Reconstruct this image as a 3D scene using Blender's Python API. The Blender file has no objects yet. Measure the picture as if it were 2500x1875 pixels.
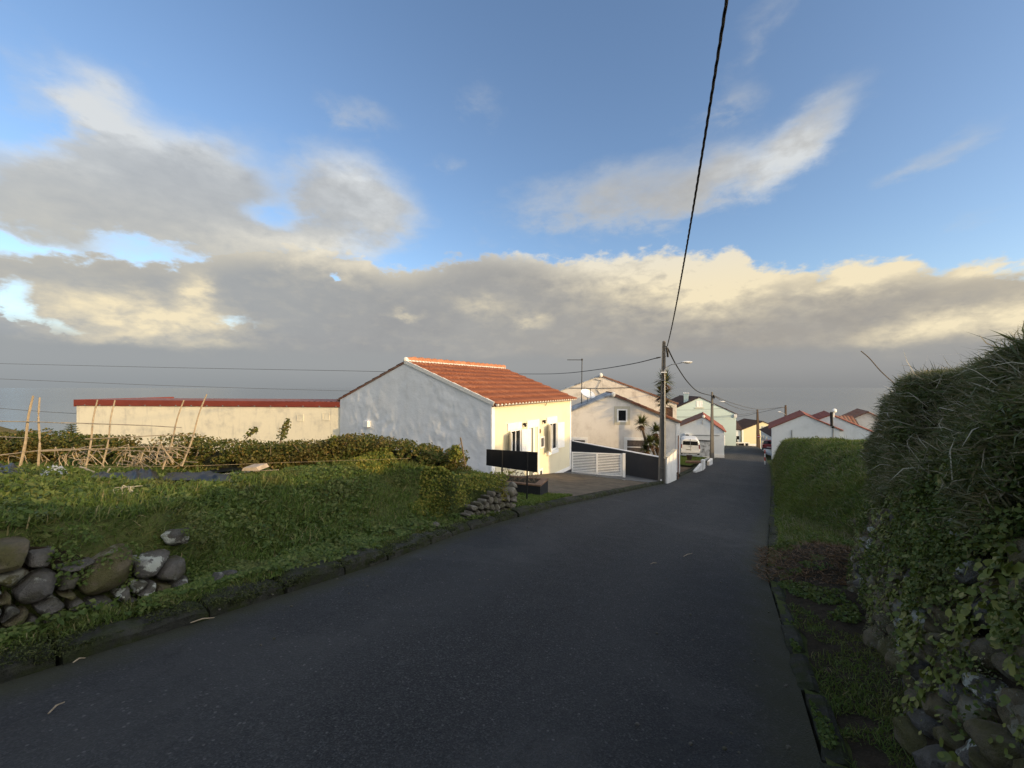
import bpy, bmesh, math, random
import numpy as np
from mathutils import Vector, Matrix, noise as mnoise

random.seed(7)
RNG = np.random.default_rng(11)
scene = bpy.context.scene
COL = scene.collection

# ------------------------------------------------------------------ camera
F = 950.0            # focal length in photo pixels (2500 wide)
CX, HOR = 1250.0, 944.0
cam_data = bpy.data.cameras.new("camera")
cam_data.sensor_fit = 'HORIZONTAL'
cam_data.sensor_width = 36.0
cam_data.lens = F / 2500.0 * 36.0
cam_data.shift_y = (HOR - 937.5) / 2500.0
cam_data.clip_start = 0.05
cam_data.clip_end = 90000.0
cam = bpy.data.objects.new("camera", cam_data)
COL.objects.link(cam)
cam.rotation_euler = (math.radians(90), 0, 0)
scene.camera = cam

# ------------------------------------------------------------------ light
SUN_EL = math.radians(13.5)
SUN_DIR = Vector((0.850, -0.527, 0.0)).normalized()      # horizontal direction towards the sun
sun_vec = Vector((SUN_DIR.x * math.cos(SUN_EL), SUN_DIR.y * math.cos(SUN_EL), math.sin(SUN_EL)))
sun_data = bpy.data.lights.new("sun", 'SUN')
sun_data.energy = 1.7
sun_data.color = (1.0, 0.67, 0.29)
sun_data.angle = math.radians(0.6)
sun = bpy.data.objects.new("sun", sun_data)
sun.rotation_euler = sun_vec.to_track_quat('Z', 'Y').to_euler()
COL.objects.link(sun)

scene.view_settings.view_transform = 'Standard'
scene.view_settings.look = 'None'
EXPOSURE = 1.05
scene.view_settings.exposure = EXPOSURE          # the phone exposed for the shade
scene.view_settings.gamma = 1.0
scene.view_settings.use_curve_mapping = False
scene.render.engine = 'CYCLES'
scene.cycles.max_bounces = 6
scene.cycles.diffuse_bounces = 3
scene.cycles.glossy_bounces = 2
scene.cycles.transmission_bounces = 3
scene.cycles.transparent_max_bounces = 6
scene.cycles.use_denoising = True
scene.cycles.denoiser = 'OPENIMAGEDENOISE'
scene.cycles.denoising_input_passes = 'RGB_ALBEDO_NORMAL'
scene.cycles.denoising_prefilter = 'NONE'
scene.cycles.caustics_reflective = False
scene.cycles.caustics_refractive = False


class Nodes:
    """small helper to write shader maths"""
    def __init__(self, tree):
        self.t = tree
        tree.nodes.clear()

    def n(self, kind, **kw):
        nd = self.t.nodes.new(kind)
        for k, v in kw.items():
            setattr(nd, k, v)
        return nd

    def link(self, a, b):
        self.t.links.new(a, b)

    def put(self, sock, v):
        if isinstance(v, bpy.types.NodeSocket):
            self.link(v, sock)
        elif v is not None:
            if sock.type == 'RGBA' and len(v) == 3:
                v = (*v, 1.0)
            sock.default_value = v

    def m(self, op, a, b=None, c=None, clamp=False):
        nd = self.n('ShaderNodeMath', operation=op, use_clamp=clamp)
        self.put(nd.inputs[0], a)
        if b is not None:
            self.put(nd.inputs[1], b)
        if c is not None:
            self.put(nd.inputs[2], c)
        return nd.outputs[0]

    def add(self, *a):
        r = a[0]
        for x in a[1:]:
            r = self.m('ADD', r, x)
        return r

    def mul(self, a, b):
        return self.m('MULTIPLY', a, b)

    def sub(self, a, b):
        return self.m('SUBTRACT', a, b)

    def step(self, v, lo, hi):
        nd = self.n('ShaderNodeMapRange', interpolation_type='SMOOTHSTEP')
        self.put(nd.inputs[0], v)
        nd.inputs[1].default_value = lo
        nd.inputs[2].default_value = hi
        return nd.outputs[0]

    def lin(self, v, lo, hi, a=0.0, b=1.0):
        nd = self.n('ShaderNodeMapRange')
        self.put(nd.inputs[0], v)
        for i, x in enumerate((lo, hi, a, b)):
            nd.inputs[1 + i].default_value = x
        return nd.outputs[0]

    def mix(self, f, a, b, blend='MIX'):
        nd = self.n('ShaderNodeMix', data_type='RGBA', blend_type=blend)
        self.put(nd.inputs[0], f)
        self.put(nd.inputs[6], a)
        self.put(nd.inputs[7], b)
        return nd.outputs[2]

    def noise(self, vec, scale, detail=4.0, rough=0.55, dist=0.0, out=0):
        nd = self.n('ShaderNodeTexNoise')
        if vec is not None:
            self.link(vec, nd.inputs['Vector'])
        nd.inputs['Scale'].default_value = scale
        nd.inputs['Detail'].default_value = detail
        nd.inputs['Roughness'].default_value = rough
        nd.inputs['Distortion'].default_value = dist
        return nd.outputs[out]

    def ramp(self, f, stops, interp='LINEAR'):
        nd = self.n('ShaderNodeValToRGB')
        self.put(nd.inputs[0], f)
        cr = nd.color_ramp
        cr.interpolation = interp
        while len(cr.elements) < len(stops):
            cr.elements.new(0.5)
        for e, (p, c) in zip(cr.elements, stops):
            e.position = p
            e.color = (*c, 1.0) if len(c) == 3 else c
        return nd.outputs[0]

    def n_sep(self, col):
        nd = self.n('ShaderNodeSeparateColor')
        self.link(col, nd.inputs[0])
        return nd.outputs[0]

    def scaled(self, vec, sc):
        nd = self.n('ShaderNodeVectorMath', operation='MULTIPLY')
        self.link(vec, nd.inputs[0])
        nd.inputs[1].default_value = sc
        return nd.outputs[0]


# ------------------------------------------------------------------ sky
def ang(x, y):
    az = math.atan2(x - CX, F)
    el = math.atan2(HOR - y, math.hypot(F, x - CX))
    return az, el


world = bpy.data.worlds.new("World")
scene.world = world
world.use_nodes = True


def build_sky():
    N = Nodes(world.node_tree)
    tc = N.n('ShaderNodeTexCoord')
    dirv = tc.outputs['Generated']
    sep = N.n('ShaderNodeSeparateXYZ')
    N.link(dirv, sep.inputs[0])
    dx, dy, dz = sep.outputs
    az = N.m('ARCTAN2', dx, dy)
    el = N.m('ARCSINE', dz)

    sky = N.n('ShaderNodeTexSky', sky_type='NISHITA')
    sky.sun_disc = False
    sky.sun_elevation = SUN_EL
    sky.sun_rotation = math.atan2(SUN_DIR.x, SUN_DIR.y)
    sky.altitude = 200.0
    sky.air_density = 1.0
    sky.dust_density = 1.6
    sky.ozone_density = 1.6
    blue = N.mix(1.0, sky.outputs[0], SKY_TINT, 'MULTIPLY')

    # cloud field: soft masses placed on the vault, broken up by noise on the view direction
    flat = N.scaled(dirv, (1.0, 1.0, 2.0))
    big = N.noise(flat, 2.6, 5, 0.55)
    wx = N.noise(flat, 5.0, 6, 0.6)
    flat2 = N.n('ShaderNodeVectorMath', operation='ADD')
    N.link(flat, flat2.inputs[0]); flat2.inputs[1].default_value = (3.7, 8.1, 1.3)
    wy = N.noise(flat2.outputs[0], 5.0, 6, 0.6)
    fine = N.noise(flat2.outputs[0], 14.0, 9, 0.62, 0.25)
    puff = N.noise(flat, 22.0, 10, 0.58, 0.1)
    azw = N.add(az, N.mul(N.sub(wx, 0.5), 0.17), N.mul(N.sub(fine, 0.5), 0.06))
    elw = N.add(el, N.mul(N.sub(wy, 0.5), 0.11), N.mul(N.sub(fine, 0.5), 0.05))

    def blob(x, y, rx, ry, amp, tilt=0.0, crisp=False, a=None, e=None):
        a0, e0 = ang(x, y)
        k = 1.0 / (1.0 + ((x - CX) / F) ** 2)
        ra = rx / F * k
        re = ry / F * math.sqrt(k)
        du = N.sub(a or azw, a0)
        dv = N.sub(e or elw, e0)
        if tilt:
            c, s_ = math.cos(tilt), math.sin(tilt)
            u2 = N.add(N.mul(du, c), N.mul(dv, s_))
            v2 = N.sub(N.mul(dv, c), N.mul(du, s_))
            du, dv = u2, v2
        q = N.add(N.m('POWER', N.mul(du, 1.0 / ra), 2.0), N.m('POWER', N.mul(dv, 1.0 / re), 2.0))
        g = N.m('EXPONENT', N.mul(q, -0.7))
        return N.mul(g, amp)

    total = None
    for b in CLOUDS:
        g = blob(*b)
        total = g if total is None else N.add(total, g)
    # the low bank along the horizon
    fc = N.n('ShaderNodeFloatCurve')
    cu = fc.mapping.curves[0]
    pts = [(0.0, 0.10), (0.12, 0.12)]
    for (x, y) in BANK:
        a, e = ang(x, y)
        pts.append(((a + math.pi) / (2 * math.pi), e))
    pts += [(0.74, 0.13), (0.84, 0.07), (1.0, 0.10)]
    while len(cu.points) < len(pts):
        cu.points.new(0.5, 0.5)
    for p, q in zip(cu.points, pts):
        p.location = (q[0], q[1] * 2.0)
    fc.mapping.update()
    N.put(fc.inputs['Value'], N.lin(az, -math.pi, math.pi, 0, 1))
    edge = N.mul(fc.outputs[0], 0.5)
    puffy = N.mul(N.sub(puff, 0.5), 0.085)
    hgt = N.add(N.sub(edge, el), puffy, N.mul(N.sub(fine, 0.5), 0.05))
    bank = N.step(hgt, -0.004, 0.022)
    gaps = None
    for b in GAPS:
        g = blob(*b)
        gaps = g if gaps is None else N.add(gaps, g)
    field = N.add(total, N.mul(N.sub(big, 0.5), 0.45), N.mul(N.sub(fine, 0.5), 0.62), N.mul(gaps, -1.0))
    # overhead and behind the viewer the same broken cloud goes on
    away = N.m('MAXIMUM', N.step(dy, 0.45, 0.0), N.step(el, 0.80, 1.0))
    field = N.add(field, N.mul(away, N.add(0.52, N.mul(N.sub(big, 0.5), 1.2))))
    upper = N.mul(N.step(field, 0.14, 0.98), 0.94)
    bank = N.mul(bank, N.sub(1.0, N.step(N.add(gaps, N.mul(N.sub(fine, 0.5), 0.8)), 0.30, 0.80)))
    wisps = N.mul(N.step(N.add(big, N.mul(N.sub(fine, 0.5), 0.35)), 0.60, 0.85), 0.28)
    cover = N.m('MAXIMUM', upper, bank)
    cover = N.m('MAXIMUM', cover, wisps)
    low = N.step(N.add(el, N.mul(N.sub(wy, 0.5), 0.05)), 0.135, 0.085)
    cover = N.m('MAXIMUM', cover, N.mul(low, 0.97))

    # light on the clouds: the sun stands behind the viewer on the right
    lit = None
    azl = N.add(az, N.mul(N.sub(wx, 0.5), 0.10), N.mul(N.sub(fine, 0.5), 0.07))
    ell = N.add(el, N.mul(N.sub(wy, 0.5), 0.06), N.mul(N.sub(fine, 0.5), 0.06))
    for b in LIT:
        g = blob(*b, a=azl, e=ell)
        lit = g if lit is None else N.add(lit, g)
    rim = N.mul(N.step(hgt, 0.060, 0.0), 0.30)
    thin = N.mul(N.mul(N.step(upper, 0.95, 0.30), 0.34), N.sub(1.0, bank))
    lit = N.add(lit, N.mul(away, 0.55))
    litv = N.add(N.mul(lit, N.lin(puff, 0.30, 0.66, 0.55, 1.45)), rim, thin)
    litv = N.m('MULTIPLY_ADD', N.sub(puff, 0.5), 0.35, litv)
    litv = N.m('MINIMUM', N.m('MAXIMUM', litv, 0.0), 1.0)
    side = N.lin(az, -0.9, 0.5, 0, 1)
    grey = N.mix(side, (0.37, 0.395, 0.415), (0.375, 0.352, 0.318))
    # thicker, darker bellies
    grey = N.mix(N.mul(N.step(big, 0.42, 0.66), 0.30), grey, (0.25, 0.255, 0.275))
    grey = N.mix(N.mul(N.step(fine, 0.35, 0.7), 0.16), grey, (0.50, 0.49, 0.46))
    hz = N.mix(side, (0.345, 0.365, 0.375), (0.335, 0.335, 0.33))
    lowband = N.step(N.add(el, N.mul(N.sub(wy, 0.5), 0.035), N.mul(N.sub(fine, 0.5), 0.02)), 0.098, 0.066)
    grey = N.mix(lowband, grey, hz)
    litv = N.mul(litv, N.sub(1.0, N.mul(lowband, 0.92)))
    hz2 = N.mix(side, (0.285, 0.308, 0.322), (0.25, 0.255, 0.258))
    grey = N.mix(N.step(el, 0.055, -0.02), grey, hz2)
    warm = N.mix(N.step(el, 0.20, 0.42), (0.91, 0.79, 0.55), (0.72, 0.74, 0.74))
    ccol = N.mix(litv, grey, warm)
    ccol = N.mix(1.0, ccol, (2 ** -EXPOSURE,) * 3, 'MULTIPLY')
    # the bank lies out over the sea; cover thinned on the unseen sun side
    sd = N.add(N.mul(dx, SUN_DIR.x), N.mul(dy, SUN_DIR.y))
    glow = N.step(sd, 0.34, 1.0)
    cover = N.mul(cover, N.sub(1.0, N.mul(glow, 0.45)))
    # unseen sun-side clouds brightened many times over to raise the ambient light
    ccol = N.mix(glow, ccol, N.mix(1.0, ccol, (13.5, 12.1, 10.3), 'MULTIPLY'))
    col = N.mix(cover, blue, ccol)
    # scale: nishita strength inside the mix is set by SKY_TINT, background strength 1 on clouds
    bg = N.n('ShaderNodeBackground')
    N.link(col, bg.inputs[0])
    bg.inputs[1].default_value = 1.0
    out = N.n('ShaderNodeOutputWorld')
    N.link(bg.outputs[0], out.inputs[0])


SKY_TINT = (0.108, 0.113, 0.122)          # Nishita at about a tenth of its physical strength
CLOUDS = [  # photo x, y, radii, amount, tilt
    (250, 275, 95, 70, 0.80), (30, 240, 60, 36, 0.34),
    (40, 515, 230, 66, 0.88), (330, 480, 280, 84, 0.92), (510, 400, 170, 58, 0.80), (480, 565, 220, 56, 0.7),
    (850, 485, 140, 72, 0.95), (960, 525, 90, 44, 0.45), (730, 600, 160, 60, 0.7),
    (1470, 480, 190, 48, 0.72, 0.10), (1740, 450, 190, 42, 0.72, 0.28), (1960, 370, 150, 40, 0.78, 0.55),
    (2290, 385, 170, 32, 0.52, 0.22), (2430, 540, 150, 40, 0.30),
    (1790, 245, 75, 32, 0.45), (1860, 50, 130, 42, 0.36, 0.3), (870, 278, 85, 22, 0.42), (1180, 235, 70, 40, 0.32),
    (1110, 405, 50, 20, 0.4), (60, 170, 110, 40, 0.22),
]
GAPS = [
    (35, 715, 70, 34, 0.68), (575, 790, 70, 22, 0.62), (330, 588, 150, 18, 0.42), (40, 600, 110, 20, 0.45),
    (825, 675, 22, 9, 0.7), (640, 525, 60, 24, 0.55), (690, 470, 50, 60, 0.35), (60, 330, 120, 60, 0.3), (60, 765, 50, 18, 0.6), (170, 790, 60, 16, 0.5),
]
BANK = [(0, 600), (150, 610), (300, 620), (450, 625), (600, 595), (760, 585), (880, 610), (960, 650), (1050, 640), (1150, 622),
        (1250, 608), (1400, 628), (1500, 618), (1600, 604), (1700, 612), (1790, 602), (1840, 645), (2000, 645), (2130, 622),
        (2300, 652), (2500, 640)]
LIT = [
    (1700, 665, 170, 62, 1.05), (1790, 690, 90, 50, 0.5), (2130, 665, 130, 36, 0.95), (1450, 645, 110, 40, 0.55), (2450, 650, 90, 20, 0.7), (1290, 615, 60, 24, 0.5),
    (290, 755, 190, 40, 0.75), (495, 720, 30, 34, 0.8), (440, 795, 120, 26, 0.6), (2200, 835, 100, 30, 0.85), (2340, 790, 90, 34, 0.85), (2490, 790, 60, 50, 0.6),
    (430, 335, 170, 34, 0.50), (245, 250, 80, 55, 0.85), (890, 420, 110, 30, 0.45), (790, 622, 170, 36, 0.62), (1950, 390, 150, 60, 0.6),
    (1295, 775, 34, 12, 0.5), (985, 775, 30, 7, 0.5), (130, 390, 120, 25, 0.3), (930, 520, 110, 40, 0.3), (500, 850, 70, 12, 0.5), (300, 825, 110, 14, 0.4), (1180, 745, 50, 20, 0.35),
]
build_sky()

# ------------------------------------------------------------------ helpers
ROOT_LOC = {}


def tag(o, label=None, cat=None, group=None, kind=None):
    if label: o['label'] = label
    if cat: o['category'] = cat
    if group: o['group'] = group
    if kind: o['kind'] = kind
    return o


def thing(name, label, cat, loc, group=None, kind=None):
    o = bpy.data.objects.new(name, None)
    o.empty_display_size = 0.2
    COL.objects.link(o)
    o.location = loc
    ROOT_LOC[o.name] = Vector(loc)
    return tag(o, label, cat, group, kind)


def attach(o, parent):
    """parent o (built in world coordinates) to parent; parts keep location 0 under their root"""
    if parent is not None:
        loc = ROOT_LOC[parent.name]
        o.parent = parent
        ROOT_LOC[o.name] = loc
    else:
        ROOT_LOC[o.name] = Vector((0, 0, 0))
    return o


def mesh_obj(name, verts, faces, mat, parent=None, smooth=False, **tags):
    loc = ROOT_LOC[parent.name] if parent is not None else Vector((0, 0, 0))
    me = bpy.data.meshes.new(name)
    v = np.asarray(verts, dtype=np.float64) - np.array(loc)
    me.from_pydata(v.tolist(), [], faces)
    if mat is not None:
        for m in (mat if isinstance(mat, (list, tuple)) else [mat]):
            me.materials.append(m)
    if smooth:
        me.polygons.foreach_set('use_smooth', np.ones(len(me.polygons), dtype=bool))
    me.update()
    o = bpy.data.objects.new(name, me)
    COL.objects.link(o)
    attach(o, parent)
    return tag(o, **tags)


def big_mesh(name, verts, loops_per_face, idx, mat, parent=None, smooth=False, **tags):
    """fast mesh from numpy: verts (N,3), idx flat loop indices, loops_per_face array"""
    me = bpy.data.meshes.new(name)
    nv, nf, nl = len(verts), len(loops_per_face), len(idx)
    me.vertices.add(nv)
    verts = np.asarray(verts, dtype=np.float64)
    if parent is not None:
        verts = verts - np.array(ROOT_LOC[parent.name])
    me.vertices.foreach_set('co', verts.astype(np.float32).ravel())
    me.loops.add(nl)
    me.loops.foreach_set('vertex_index', np.asarray(idx, dtype=np.int32))
    me.polygons.add(nf)
    start = np.concatenate(([0], np.cumsum(loops_per_face)[:-1])).astype(np.int32)
    me.polygons.foreach_set('loop_start', start)
    me.polygons.foreach_set('loop_total', np.asarray(loops_per_face, dtype=np.int32))
    if smooth:
        me.polygons.foreach_set('use_smooth', np.ones(nf, dtype=bool))
    me.materials.append(mat)
    me.update(calc_edges=True)
    me.validate()
    o = bpy.data.objects.new(name, me)
    COL.objects.link(o)
    attach(o, parent)
    return tag(o, **tags)


class MB:
    """collects shapes in world coordinates, builds one mesh object"""
    def __init__(self):
        self.v, self.f = [], []

    def poly(self, pts):
        b = len(self.v)
        self.v += [tuple(p) for p in pts]
        self.f.append(tuple(range(b, b + len(pts))))
        return self

    def raw(self, verts, faces):
        b = len(self.v)
        self.v += [tuple(p) for p in verts]
        self.f += [tuple(b + i for i in f) for f in faces]
        return self

    def prism(self, base, off):
        """closed solid: polygon base (list of Vector) swept by off"""
        off = Vector(off)
        n = len(base)
        b = len(self.v)
        self.v += [tuple(Vector(p)) for p in base] + [tuple(Vector(p) + off) for p in base]
        self.f.append(tuple(range(b + n - 1, b - 1, -1)))
        self.f.append(tuple(range(b + n, b + 2 * n)))
        for i in range(n):
            j = (i + 1) % n
            self.f.append((b + i, b + j, b + n + j, b + n + i))
        return self

    def box(self, c, x, y, z, hx, hy, hz):
        c, x, y, z = Vector(c), Vector(x).normalized() * hx, Vector(y).normalized() * hy, Vector(z).normalized() * hz
        return self.prism([c - x - y - z, c + x - y - z, c + x + y - z, c - x + y - z], z * 2)

    def abox(self, x0, x1, y0, y1, z0, z1):
        return self.prism([Vector((x0, y0, z0)), Vector((x1, y0, z0)), Vector((x1, y1, z0)), Vector((x0, y1, z0))], (0, 0, z1 - z0))

    def tube(self, pts, r, n=8, cap=True):
        pts = [Vector(p) for p in pts]
        rs = r if isinstance(r, (list, tuple)) else [r] * len(pts)
        b = len(self.v)
        up = Vector((0, 0, 1))
        for i, p in enumerate(pts):
            t = (pts[min(i + 1, len(pts) - 1)] - pts[max(i - 1, 0)]).normalized()
            a = t.cross(up)
            if a.length < 1e-3:
                a = t.cross(Vector((1, 0, 0)))
            a.normalize()
            c = t.cross(a).normalized()
            for k in range(n):
                th = 2 * math.pi * k / n
                self.v.append(tuple(p + (a * math.cos(th) + c * math.sin(th)) * rs[i]))
        for i in range(len(pts) - 1):
            for k in range(n):
                k2 = (k + 1) % n
                self.f.append((b + i * n + k, b + i * n + k2, b + (i + 1) * n + k2, b + (i + 1) * n + k))
        if cap:
            self.f.append(tuple(b + k for k in range(n - 1, -1, -1)))
            e = b + (len(pts) - 1) * n
            self.f.append(tuple(e + k for k in range(n)))
        return self

    def sphere(self, c, rx, ry=None, rz=None, nu=12, nv=8):
        ry = ry or rx; rz = rz or rx
        b = len(self.v)
        for i in range(nv + 1):
            ph = math.pi * i / nv
            for k in range(nu):
                th = 2 * math.pi * k / nu
                self.v.append((c[0] + rx * math.sin(ph) * math.cos(th), c[1] + ry * math.sin(ph) * math.sin(th), c[2] + rz * math.cos(ph)))
        for i in range(nv):
            for k in range(nu):
                k2 = (k + 1) % nu
                self.f.append((b + i * nu + k, b + (i + 1) * nu + k, b + (i + 1) * nu + k2, b + i * nu + k2))
        return self

    def build(self, name, mat, parent=None, smooth=False, **tags):
        return mesh_obj(name, self.v, self.f, mat, parent, smooth, **tags)


def copy_part(src, parent, mw):
    """a copy of a part that shares its mesh, placed by matrix (root-local)"""
    c = src.copy()
    COL.objects.link(c)
    c.parent = parent
    c.matrix_local = mw
    return c


# ------------------------------------------------------------------ photo geometry
D = Vector((0.4900, 0.8717))            # down the road
T = Vector((0.8717, -0.4900))           # to the right of the road
_zs = np.array([-80, 0, 22, 30, 38, 47, 52, 90, 130, 400, 1500])
_zz = np.array([12.0, -1.6, -5.10, -6.05, -6.90, -7.85, -8.42, -11.75, -16.5, -82.0, -420.0])


def zr(s):
    s = np.asarray(s, dtype=float)
    # smooth the corners a little
    return (np.interp(s - 1.2, _zs, _zz) + np.interp(s, _zs, _zz) * 2 + np.interp(s + 1.2, _zs, _zz)) / 4


def W(s, t):
    return (D.x * s + T.x * t, D.y * s + T.y * t)


def ST(x, y):
    return (D.x * x + D.y * y, T.x * x + T.y * y)


def px(x, y, Y):
    """photo pixel at depth Y"""
    return Vector(((x - CX) / F * Y, Y, (HOR - y) / F * Y))


def ground(x, y):
    """where the sight line through a pixel meets the road surface"""
    k, m = (x - CX) / F, (HOR - y) / F
    lo, hi = 0.5, 160.0
    f = lambda Y: m * Y - float(zr(D.x * k * Y + D.y * Y))
    ys = np.linspace(lo, hi, 4000)
    g = m * ys - zr(D.x * k * ys + D.y * ys)
    i = int(np.argmax(g < 0))
    if g[i] >= 0:
        i = len(ys) - 1
    Y = ys[i - 1] + (ys[i] - ys[i - 1]) * g[i - 1] / (g[i - 1] - g[i] + 1e-9) if i > 0 else ys[0]
    return Vector((k * Y, Y, m * Y))


class VPlane:
    """vertical plane through a plan point along a plan direction"""
    def __init__(self, p, d):
        self.p = Vector((p[0], p[1]))
        self.d = Vector((d[0], d[1])).normalized()

    def hit(self, x, y):
        """pixel -> (a along the plane, z)"""
        k = (x - CX) / F
        # p + a d = (kY, Y)
        den = self.d.x - k * self.d.y
        a = (k * self.p.y - self.p.x) / den
        Y = self.p.y + a * self.d.y
        return a, (HOR - y) / F * Y

    def at(self, a, z, off=0.0, n=None):
        q = self.p + self.d * a
        if n is not None:
            q = q + Vector((n[0], n[1])) * off
        return Vector((q.x, q.y, z))


# vectorised value noise
def _hash(ix, iy, seed):
    h = (ix.astype(np.int64) * 374761393 + iy.astype(np.int64) * 668265263 + seed * 1442695041) & 0xFFFFFFFF
    h = ((h ^ (h >> 13)) * 1274126177) & 0xFFFFFFFF
    return ((h ^ (h >> 16)) & 0xFFFF) / 65535.0


def vnoise(x, y, scale=1.0, seed=0, octaves=1):
    x = np.asarray(x, dtype=float); y = np.asarray(y, dtype=float)
    tot = 0.0; amp = 1.0; nrm = 0.0
    for o in range(octaves):
        fx, fy = x * scale * 2 ** o, y * scale * 2 ** o
        ix, iy = np.floor(fx), np.floor(fy)
        u, v = fx - ix, fy - iy
        u = u * u * (3 - 2 * u); v = v * v * (3 - 2 * v)
        a = _hash(ix, iy, seed + o); b = _hash(ix + 1, iy, seed + o)
        c = _hash(ix, iy + 1, seed + o); d = _hash(ix + 1, iy + 1, seed + o)
        tot = tot + amp * ((a * (1 - u) + b * u) * (1 - v) + (c * (1 - u) + d * u) * v)
        nrm += amp; amp *= 0.5
    return tot / nrm


def sstep(v, lo, hi):
    t = np.clip((np.asarray(v, dtype=float) - lo) / (hi - lo), 0, 1)
    return t * t * (3 - 2 * t)


def grid_mesh(name, P, mat, parent=None, smooth=True, **tags):
    """P: (n, m, 3) array of world points"""
    n, m = P.shape[:2]
    i, j = np.meshgrid(np.arange(n - 1), np.arange(m - 1), indexing='ij')
    a = (i * m + j).ravel()
    idx = np.stack([a, a + m, a + m + 1, a + 1], 1).ravel()
    return big_mesh(name, P.reshape(-1, 3), np.full(len(a), 4), idx, mat, parent, smooth, **tags)


# ------------------------------------------------------------------ materials
def new_mat(name):
    m = bpy.data.materials.new(name)
    m.use_nodes = True
    return m, Nodes(m.node_tree)


def principled(N, col, rough=0.8, bump=None, bump_dist=0.01, bump_str=1.0, spec=0.3, metal=0.0):
    p = N.n('ShaderNodeBsdfPrincipled')
    N.put(p.inputs['Base Color'], col)
    N.put(p.inputs['Roughness'], rough)
    p.inputs['Specular IOR Level'].default_value = spec
    p.inputs['Metallic'].default_value = metal
    if bump is not None:
        b = N.n('ShaderNodeBump')
        b.inputs['Strength'].default_value = bump_str
        b.inputs['Distance'].default_value = bump_dist
        N.link(bump, b.inputs['Height'])
        N.link(b.outputs[0], p.inputs['Normal'])
    o = N.n('ShaderNodeOutputMaterial')
    N.link(p.outputs[0], o.inputs[0])
    return p


def objc(N):
    return N.n('ShaderNodeTexCoord').outputs['Object']


def plain(name, col, rough=0.6, spec=0.3, var=0.12, scale=6.0, metal=0.0, bump=0.0):
    m, N = new_mat(name)
    v = N.noise(objc(N), scale, 5, 0.6)
    dark = tuple(c * (1 - var) for c in col)
    lite = tuple(min(1, c * (1 + var)) for c in col)
    c = N.mix(N.lin(v, 0.3, 0.7), dark, lite)
    principled(N, c, rough, v if bump else None, bump or 0.01, spec=spec, metal=metal)
    return m


def plaster(name, col, stain=(0.35, 0.33, 0.28), amount=0.35, relief=0.012, scale=1.0, streak=True):
    m, N = new_mat(name)
    oc = objc(N)
    a = N.noise(oc, 1.3 * scale, 6, 0.62)
    b = N.noise(oc, 9.0 * scale, 6, 0.6)
    st = N.noise(N.scaled(oc, (3.0, 3.0, 0.35)), 1.6 * scale, 6, 0.65)
    k = N.mul(N.step(a, 0.45, 0.75), amount)
    if streak:
        k = N.add(k, N.mul(N.step(st, 0.52, 0.80), amount * 0.9))
    k = N.m('MINIMUM', k, 1.0)
    c = N.mix(k, col, stain)
    c = N.mix(N.lin(b, 0.25, 0.75, 0, 0.16), c, tuple(x * 0.72 for x in col))
    hgt = N.add(N.mul(a, 1.0), N.mul(b, 0.35))
    principled(N, c, 0.88, hgt, relief, 1.0, spec=0.15)
    return m


def tile_mat(name, base, dark, lichen=None, amount=0.3):
    m, N = new_mat(name)
    g = N.n('ShaderNodeNewGeometry')
    oc = objc(N)
    a = N.noise(oc, 1.8, 6, 0.6)
    b = N.noise(oc, 14.0, 5, 0.6)
    c = N.mix(g.outputs['Random Per Island'], base, dark)
    c = N.mix(N.lin(b, 0.3, 0.7, 0, 0.35), c, dark)
    if lichen:
        c = N.mix(N.mul(N.step(a, 0.35, 0.62), amount), c, lichen)
    principled(N, c, 0.8, b, 0.006, spec=0.2)
    return m


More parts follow.
